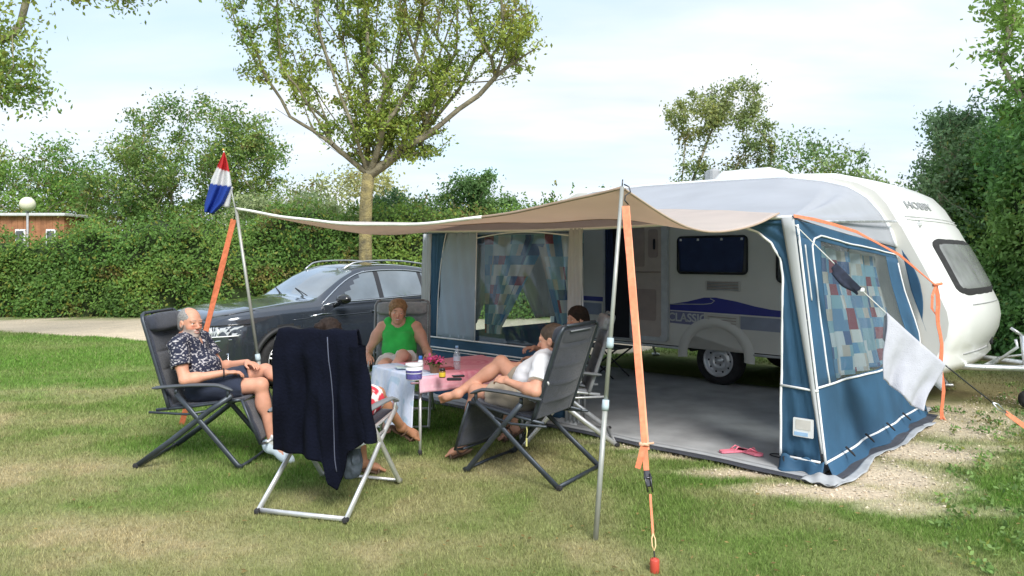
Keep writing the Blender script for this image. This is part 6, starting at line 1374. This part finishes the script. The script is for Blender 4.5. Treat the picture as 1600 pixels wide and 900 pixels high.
def flatstrap(b, pts, w, th=.002, side=None):
    pts = [Vector(p) for p in pts]; n = len(pts); vs = []
    for i, p in enumerate(pts):
        d = (pts[min(i+1, n-1)] - pts[max(i-1, 0)]).normalized(); s = Vector(side) if side is not None else V(1, 0, 0); s = (s - d * s.dot(d)).normalized(); q = d.cross(s)
        s = (s + q * .25 * math.sin(i * .9)).normalized(); q = d.cross(s); ww = w[i] if isinstance(w, (list, tuple)) else w
        vs += [p - s * ww / 2 - q * th, p + s * ww / 2 - q * th, p + s * ww / 2 + q * th, p - s * ww / 2 + q * th]
    fs = [(0, 1, 2, 3)] + [(4*(n-1)+3, 4*(n-1)+2, 4*(n-1)+1, 4*(n-1))]
    for i in range(n - 1):
        for k in range(4): fs.append((4*i+k, 4*i+(k+1) % 4, 4*(i+1)+(k+1) % 4, 4*(i+1)+k))
    b.add(vs, fs)
def seg(a, c, n, sag=0.0): return [a.lerp(c, k / n) - V(0, 0, sag * math.sin(math.pi * k / n)) for k in range(n + 1)]
B_R = G(930, 843); pole('near grey pole standing in the grass, holding up the beige canopy corner', B_R, FR_, joints=(.37, .545))
B_L = G(422, 689); pole('far grey pole behind the bearded man, with the flag at its top', B_L, FL_, r=.0135, joints=(.36,))
# near strap with S hook, knot, ratchet and peg
ga = 'orange guy straps'
pg_ = G(1023, 893); tp_ = P(977, 322, 4.28); rt = P(1010, 735, 3.86)
t = thing('guy_strap', 'long orange ratchet strap from the canopy corner to the red peg', 'strap', tuple(pg_), ga)
b = MB(); flatstrap(b, seg(tp_, rt, 24), [.042 - .012 * k / 24 for k in range(25)]); b.build('webbing', orange, t)
b = MB(); flatstrap(b, [p + V(.012, .006, 0) for p in seg(tp_, rt.lerp(tp_, .07), 20)], .030); b.build('webbing', mat('orange webbing light', (.90, .36, .20), rough=.6, var=.1), t)
kn = tp_.lerp(rt, .91); b = MB(); b.tube([kn + V(.022 * math.cos(a), .012 * math.sin(a), .004 * math.sin(3 * a)) for a in np.linspace(0, 6.28, 12)], .009, 6); b.tube([kn + V(-.02, -.01, 0), kn + V(.05, -.01, .01)], .006, 6); b.build('knot', mat('knot pale', (.80, .45, .30), rough=.7), t)
b = MB(); flatstrap(b, [kn + V(-.008, -.012, -.01), kn + V(-.022, -.02, -.06), kn + V(-.040, -.02, -.125)], .03); b.build('strap_tail', orange, t)
b = MB(); b.tube([P(975, 288, 4.3), P(983, 292, 4.29), P(985, 300, 4.29), P(977, 306, 4.29), P(976, 313, 4.28), P(982, 320, 4.28)], .0045, 6); b.build('hook', steel, t)
rb = P(1016, 772, 3.82); RR_ = (rb - rt).normalized().to_track_quat('Z', 'Y').to_matrix()
b = MB(); b.rbox(rt.lerp(rb, .35), (.034, .016, .085), RR_, b=.004); b.tube([rt.lerp(rb, .1) + V(-.016, -.012, 0), rt.lerp(rb, .9) + V(-.012, -.012, 0)], .004, 6); b.tube([rt.lerp(rb, .1) + V(.016, -.012, 0), rt.lerp(rb, .9) + V(.012, -.012, 0)], .004, 6); b.tube([rt.lerp(rb, .3) + V(-.022, -.006, 0), rt.lerp(rb, .3) + V(.022, -.006, 0)], .008, 8); b.build('ratchet', steel, t)
pe = pg_ + V(0, 0, .055); b = MB(); flatstrap(b, seg(rb, rb.lerp(pe, .62), 6), .012); b.build('webbing', orange, t)
l0 = rb.lerp(pe, .60); l1 = rb.lerp(pe, .86); b = MB(); b.tube([l0, l0.lerp(l1, .3) + V(.010, 0, 0), l0.lerp(l1, .7) + V(.010, 0, 0), l1, l0.lerp(l1, .7) + V(-.008, 0, 0), l0.lerp(l1, .3) + V(-.008, 0, 0), l0], .0035, 6); b.build('loop', mat('yellow loop', (.80, .55, .30), rough=.7), t)
b = MB(); b.tube([l1, pe], .004, 6); b.build('cord', rubber, t)
redp = mat('red peg plastic', (.52, .07, .045), rough=.4, var=.15)
b = MB(); b.lathe([(.020, 0), (.024, .004), (.024, .10), (.022, .104), (.010, .104), (.008, .11), (0, .11)], pg_ + V(0, 0, -.04), None, 20); tag(b.build('ground_peg', redp), 'thick red ground peg at the foot of the near orange strap', 'peg')
# far strap
a_, c_ = P(365, 343, 6.34), G(284, 663); t = thing('guy_strap', 'orange strap running down from the flag pole behind the bearded man', 'strap', tuple(c_), ga)
b = MB(); flatstrap(b, seg(a_, c_, 20, .02), .050); b.build('webbing', orange, t); b = MB(); b.tube([FL_ + V(0, 0, -.02), P(369, 333, 6.32), a_ + V(0, 0, .0)], .005, 6); b.build('hook', steel, t)
b = MB(); b.tube([c_ + V(0, 0, .06), c_ + V(-.02, .02, -.02)], .012, 8); tag(b.build('ground_peg', redp), 'small red peg holding the strap behind the left recliner', 'peg')
# strap across the awning gable to the caravan and down
ac = CW(-.24, .03, 1.93); hk = P(1462, 446, 7.02); gd = G(1473, 655)
t = thing('guy_strap', 'orange strap slanting over the awning gable and hanging down by the caravan front', 'strap', tuple(gd), ga)
b = MB(); m1 = P(1338, 362, 5.85); m2 = P(1405, 398, 6.42); flatstrap(b, [ac] + [ac.lerp(m1, k) + V(0, 0, .012) for k in (.3, .6)] + seg(m1, m2, 5) + seg(m2, hk, 6)[1:], .024, side=(0, .3, 1)); b.build('webbing', orange, t)
b = MB(); flatstrap(b, [hk] + [hk.lerp(gd, k / 14) + V(.012 * math.sin(k * 1.3), -.03 * math.sin(math.pi * k / 14), 0) for k in range(1, 15)], .038); b.build('webbing', orange, t)
b = MB(); flatstrap(b, [hk + V(-.01, -.02, 0), hk + V(-.05, -.03, -.10), hk + V(-.055, -.03, -.22), hk + V(-.02, -.03, -.28), hk + V(.0, -.03, -.2)], .024); b.build('strap_tail', orange, t)
b = MB(); b.tube([hk + V(-.04, -.02, 0), hk + V(.05, -.02, .02)], .014, 8); b.tube([gd + V(0, 0, .03), gd + V(.03, 0, -.02)], .012, 8); b.build('knot', orange, t)
# guy rope with towel and small cloth
r0, r3 = CW(-.22, .0, 1.86), V(4.46, 5.70, .0); 
def rp_(k): return r0.lerp(r3, k) - V(0, 0, .10 * math.sin(math.pi * k))
rope = MB(); rope.tube([rp_(k) for k in np.linspace(0, .53, 24)], .0042, 6); t = thing('guy_rope', 'thin white guy rope slanting from the awning corner, carrying the white towel', 'rope', tuple(r3)); rope.build('rope', rope_w, t)
b = MB(); b.tube([rp_(k) for k in np.linspace(.53, .70, 8)], .006, 6); b.build('bungee', steel, t)
b = MB(); b.tube([rp_(.70), rp_(.72) + V(0, 0, .02), rp_(.755), rp_(.72) + V(0, 0, -.022), rp_(.70)], .006, 6); b.build('hook', galv, t)
b = MB(); flatstrap(b, [rp_(k) for k in np.linspace(.75, .985, 8)], .040, side=(0, .4, 1)); b.build('webbing', orange, t)
tw = mat('towel white', (.62, .63, .70), rough=.95, var=.08, scale=10, bump=.6, bscale=120, sheen=.2, transl=.2)
def towel(u, v):
    k = lerp(.315, .525, u); p = rp_(k)
    if v < .12: return p + V(0, .018 + .02 * (1 - v / .12), -.22 * (1 - v / .12) + .006)
    w_ = (v - .12) / .88; drop = lerp(.50, .36, u); lean = lerp(-.07, -.22, u)
    return p + V(lean * w_ + .010 * math.sin(w_ * 7), -.018 - .040 * math.sin(u * 11 + w_ * 2) * w_ + .012 * math.sin(u * 23 + w_) * w_ - .05 * w_, .006 - drop * w_ + .012 * math.sin(u * 7) * w_)
b = MB(); b.sheet(towel, 36, 30, .008); tag(b.build('towel', tw), 'white towel hanging over the guy rope beside the caravan front', 'towel')
def rag(u, v):
    p = rp_(lerp(.135, .225, u)); return p + V(-.03 * v + .01 * math.sin(v * 9), -.012 - .02 * math.sin(u * 6) * v, .01 - .085 * v * (1 + .3 * math.sin(u * 5)))
b = MB(); b.sheet(rag, 16, 8, .012); tag(b.build('cloth', mat('dark blue rag', (.02, .026, .05), rough=.9, var=.3, scale=30)), 'small dark blue cloth clipped to the guy rope before the side window', 'cloth')
b = MB(); b.rbox(rp_(.23) + V(0, -.012, 0), (.035, .015, .03), b=.005); tag(b.build('clothes_peg', pwhite), 'white clothes peg on the guy rope next to the dark blue cloth', 'clothes peg')
# ------------------------------------------------------------------ flag
stick0, stick1 = FL_ + V(0, 0, -.05), P(349, 234, 6.24)
t = thing('flag', 'red, white and blue flag hanging limp on a thin stick above the left pole', 'flag', tuple(stick0))
b = MB(); b.tube([stick0, stick1], .005, 6); b.build('stick', pwhite, t); b = MB(); b.lathe([(0, -.012), (.010, -.006), (.012, 0), (.008, .01), (0, .013)], stick1, None, 10, caps=False); b.build('finial', mat('gold knob', (.6, .4, .1), rough=.3, metal=.8), t)
flm = mat('flag cloth', rough=.8, attr='col', var=.03, transl=.35)
LB_ = [(349, 238), (341, 256), (332, 276), (326, 296), (320, 318), (319, 331)]; RB_ = [(351, 238), (356, 256), (359, 272), (362, 290), (350, 318), (334, 334)]
def flagp(u, v, q=0):
    i = v * 5; a = min(4, int(i)); f = i - a; L0 = Vector(LB_[a]).lerp(Vector(LB_[a+1]), f); R0_ = Vector(RB_[a]).lerp(Vector(RB_[a+1]), f); p = L0.lerp(R0_, u); return P(p.x, p.y, 6.22 + .035 * math.sin(u * 11 + v * 3) * min(1, v * 3) + q)
def flagc(u, v):
    w_ = v + .10 * (u - .5) * -1; return (.62, .03, .035) if w_ < .30 else ((.80, .80, .82) if w_ < .56 else (.02, .07, .42))
b = MB(); b.usecol = True; nu, nv = 24, 44
for j in range(nv + 1):
    for i in range(nu + 1): b.c = flagc(i / nu, j / nv) + (1,); b.add([flagp(i / nu, j / nv)], [])
b.f = [(j*(nu+1)+i, j*(nu+1)+i+1, (j+1)*(nu+1)+i+1, (j+1)*(nu+1)+i) for j in range(nv) for i in range(nu)]; b.mi = [0] * len(b.f); b.sm = [True] * len(b.f); fo = b.build('flag_cloth', flm, t); md = fo.modifiers.new('thick', 'SOLIDIFY'); md.thickness = .002
b = MB(); b.usecol = True
for j in range(13):
    for i in range(9):
        u, v = i / 8, j / 12; b.c = ((.62, .03, .035) if u + v * .4 < .45 else (.80, .80, .82)) + (1,); b.add([P(lerp(352, 338, v) + u * lerp(12, 20, v), lerp(290, 322, v) + 2 * u, 6.27 + .02 * math.sin(u * 7))], [])
b.f = [(j*9+i, j*9+i+1, (j+1)*9+i+1, (j+1)*9+i) for j in range(12) for i in range(8)]; b.mi = [0] * len(b.f); b.sm = [True] * len(b.f); fo = b.build('flag_fold', flm, t); md = fo.modifiers.new('thick', 'SOLIDIFY'); md.thickness = .002
# ------------------------------------------------------------------ jacket and bag on the near chair
jk = mat('navy fleece', (.0038, .005, .0125), rough=.95, var=.3, scale=6, bump=.7, bscale=60, spec=.12)
T2 = frame_T(*CH2)
def jac(u, v):
    """v 0 front hem over the top (.18) down the back"""
    if v < .16:
        k = v / .16; return T2 @ V(lerp(-.17, -.28, k), lerp(.235, -.31, u), lerp(.92, 1.155, k) + .006 * math.sin(u * 20))
    k = (v - .16) / .84; yl, yr = lerp(.235, .250, k ** .7), lerp(-.31, -.425, k ** .8)
    botz = float(np.interp(u, [0, .25, .52, .56, .63, .72, .76, .88, 1], [.385, .36, .335, .20, .15, .30, .40, .45, .52]))
    z = lerp(1.158, botz, k); fold = (.020 * math.sin(u * 15 + .8 * k) + .012 * math.sin(u * 33 + 2 * k) + .010 * math.sin(u * 7 + 5 * k) + .007 * math.sin(u * 24 - 9 * k) + .006 * math.sin(11 * k + 6 * u) + .010 * (vnoise(u * 9, k * 7, seed=4) - .5)) * min(1, k * 2.0)
    x = -.30 - .055 * min(1, k * 5) ** .6 + .02 * k - fold - .03 * math.exp(-((u - .80) / .06) ** 2) * k
    return T2 @ V(x, lerp(yl, yr, u) + .010 * math.sin(k * 8 + u * 3), z)
t = thing('jacket', 'dark navy jacket draped over the back of the near silver chair', 'jacket', tuple(T2 @ V(-.45, 0, 0)))
b = MB(); b.sheet(jac, 90, 70, .014); b.build('cloth', jk, t)
b = MB(); b.tube([jac(.655, lerp(.2, .93, k)) + (T2.to_3x3() @ V(-.010, 0, 0)) for k in np.linspace(0, 1, 40)], .0035, 5); b.build('zip', mat('zip grey', (.09, .10, .15), rough=.5), t)
def slv(a, k):                                        # sleeve hanging at the right edge
    return T2 @ V(-.325 - .055 * math.cos(a) * (1 - .2 * k), -.325 - .085 * k - .052 * math.sin(a) * (1 - .25 * k) + .008 * math.sin(k * 12), lerp(1.06, .47, k))
b = MB(); b.grid(lambda u, v: slv(u * 2 * math.pi, v) + V(0, 0, .0) , 24, 30); sl_ = b.build('sleeve', jk, t)
Bg = SDF(np.array(P(546, 717, 4.55)) - (.2, .2, .25), np.array(P(546, 717, 4.55)) + (.2, .2, .25), .006); c = P(547, 712, 4.55)
RG = Matrix.Rotation(-.15, 3, 'Z'); Bg.ell(c + V(0, 0, -.04), (.088, .045, .115), RG, k=0); Bg.ell(c + V(0, 0, .05), (.080, .034, .10), RG, k=.03); Bg.wrinkle(.012, (26, 26, 12), 3, .05)
t = thing('shoulder_bag', 'small slate blue bag hanging from the near chair under the jacket', 'bag', (c.x, c.y, c.z - .15)); Bg.build('body', mat('bag slate', (.045, .060, .080), rough=.65, var=.3, scale=14, bump=.3, bscale=60), t)
b = MB(); b.tube([c + V(-.07, 0, .10), c + V(-.06, -.01, .20), c + V(-.02, 0, .26), c + V(.05, 0, .22), c + V(.07, 0, .10)], .008, 6); b.build('strap', rubber, t); b = MB(); b.tube([c + V(-.075, -.035, .06), c + V(0, -.050, .055), c + V(.075, -.035, .06)], .004, 6); b.build('zip', grey, t)
# key tag on the dark recliner
b = MB(); T4 = frame_T(*CH4); p = T4 @ V(-.17, .31, .43); b.tube([p, p + V(.006, -.01, -.05), p + V(0, -.01, -.10)], .004, 6); b.rbox(p + V(.002, -.01, -.13), (.012, .006, .06), b=.002); tag(b.build('key_cord', mat('yellow cord', (.62, .58, .22), rough=.7)), 'short yellow cord dangling under the arm of the dark recliner', 'cord')
# ------------------------------------------------------------------ flip flops on the groundsheet
pk = mat('pink rubber', (.80, .22, .30), rough=.6, var=.2, scale=40)
for (px, py, a, lab) in ((1146, 706, .25, 'left pink flip flop at the front edge of the groundsheet'), (1170, 708, -.9, 'right pink flip flop turned askew at the front edge of the groundsheet')):
    c = G(px, py, .02); c.z = .022; R_ = R3(a); T = thing('flip_flop', lab, 'flip flop', tuple(c), 'pink flip flops'); out_ = [(-.12, -.022), (-.10, -.034), (-.04, -.030), (.02, -.036), (.08, -.045), (.115, -.030), (.128, 0), (.115, .030), (.08, .042), (.02, .034), (-.04, .030), (-.10, .032), (-.12, .02)]
    b = MB(); b.prism(out_, lambda x, y, h: c + R_ @ V(x, y, h), 0, .016); s_ = b.build('sole', pk, T); b = MB(); b.tube([c + R_ @ V(-.01, -.033, .014), c + R_ @ V(.03, -.022, .045), c + R_ @ V(.075, 0, .020), c + R_ @ V(.03, .022, .045), c + R_ @ V(-.01, .033, .014)], .006, 6); b.build('thong', pk, T)
b = MB(); b.tube([CW(-.42 + .10 * math.cos(a), .25 + .05 * math.sin(a), .022) for a in np.linspace(0, 5.2, 20)], .005, 6); tag(b.build('cable', rubber), 'black cable loop lying on the groundsheet by the awning opening edge', 'cable')
# ------------------------------------------------------------------ wooden hut and globe lamp beyond the hedge
wood = mat('red brown boards', (.36, .16, .08), rough=.8, var=.3, scale=4, bump=.3, bscale=30)
t = thing('wooden_hut', 'red brown timber hut with a flat pale roof beyond the hedge at the far left', 'hut', (-22.5, 31, 0)); x0, x1 = -27, P(101, 350, 30).x
bs = []
b = MB()
n = 34
for k in range(n): b.box(V(lerp(x0, x1, (k + .5) / n), 30, 1.7), ((x1 - x0) / n - .012, .05, 3.4))
for k in range(12): b.box(V(x1 - .025, 30.15 + k * .25, 1.7), (.05, .24, 3.4))
b.box(V((x0 + x1) / 2, 31.6, 1.7), (x1 - x0 - .2, 3.0, 3.3)); w_ = b.build('wall', wood, t)
b = MB(); b.rbox(V((x0 + x1) / 2, 31.4, 3.46), (x1 - x0 + .3, 3.3, .12), b=.02); b.build('roof', lgrey, t)
for (px0, px1) in ((24, 40), (72, 88)):
    b = MB(); a_, c_ = P(px0, 350, 29.95), P(px1, 350, 29.95); b.rbox(V((a_.x + c_.x) / 2, 29.95, 2.35), (c_.x - a_.x, .08, 1.0), b=.02); wn_ = b.build('window', pwhite, t); b = MB(); b.rbox(V((a_.x + c_.x) / 2, 29.90, 2.35), (c_.x - a_.x - .12, .02, .86), b=.005); b.build('pane', glassd, wn_)
t = thing('globe_lamp', 'cream white globe lamp on a post in front of the timber hut', 'lamp', (P(43, 320, 28).x, 28, 0)); c = P(43, 319, 28); b = MB(); b.tube([V(c.x, c.y, 0), c + V(0, 0, -.25)], .04, 8); b.build('post', grey, t)
b = MB(); b.lathe([(.28 * math.sin(a), -.28 * math.cos(a)) for a in np.linspace(.25, math.pi, 14)], c, None, 24); b.build('globe', mat('opal glass', (.78, .76, .60), rough=.3, var=.03), t); b = MB(); b.lathe([(.10, -.30), (.12, -.24), (.09, -.22)], c, None, 16); b.build('collar', grey, t)
# ------------------------------------------------------------------ weeds at the right
r = np.random.default_rng(77); ps = []; bl_ = []
for k in range(150):
    if k < 90: px, py = r.uniform(1470, 1640), r.uniform(640, 900)
    else: px, py = r.uniform(1380, 1700), r.uniform(600, 690)
    c = G(px, py); s_, t_ = st(c.x, c.y)
    if t_ < 3.0 and s_ < .35: continue
    n = r.integers(8, 20); a = r.random(n) * 6.28; q = r.random(n) ** .5 * (.03 + .06 * r.random()); hh = .01 + (.03 + .04 * r.random()) * r.random(n); ps.append(np.stack([c.x + q * np.cos(a), c.y + q * np.sin(a), hh], -1))
ps = np.concatenate(ps); Vv, Ff = leaf_cloud(ps, np.full(len(ps), .034), r, droop=0, asp=.55); fastmesh('weeds', Vv, Ff, leafm, col=np.repeat(leafcol((.09, .17, .05), ps, r, .3, .08, 3, 5), 4, 0), kind='stuff', label='low leafy weeds growing in the rough grass at the right', category='weeds')
# fallen leaves and bits on the lawn
r = np.random.default_rng(4); n = 420; px = r.uniform(0, 1600, n); py = 470 + 440 * r.random(n) ** .7; q = np.array([tuple(G(a, b_)) for a, b_ in zip(px, py)]); s_, t_ = st(q[:, 0], q[:, 1]); q = q[~((t_ > -.25) & (s_ < .2))]; q[:, 2] = .022
Vv, Ff = leaf_cloud(q, np.full(len(q), .032), r, droop=0, asp=.6); Vv = Vv.reshape(-1, 4, 3); Vv[:, :, 2] = .022 + (Vv[:, :, 2] - .022) * .25; fastmesh('fallen_leaves', Vv.reshape(-1, 3), Ff, leafm, col=np.repeat(np.array((.32, .24, .09))[None] * (.5 + .8 * r.random((len(q), 1))), 4, 0), kind='stuff', label='scattered dry fallen leaves on the lawn', category='leaves')
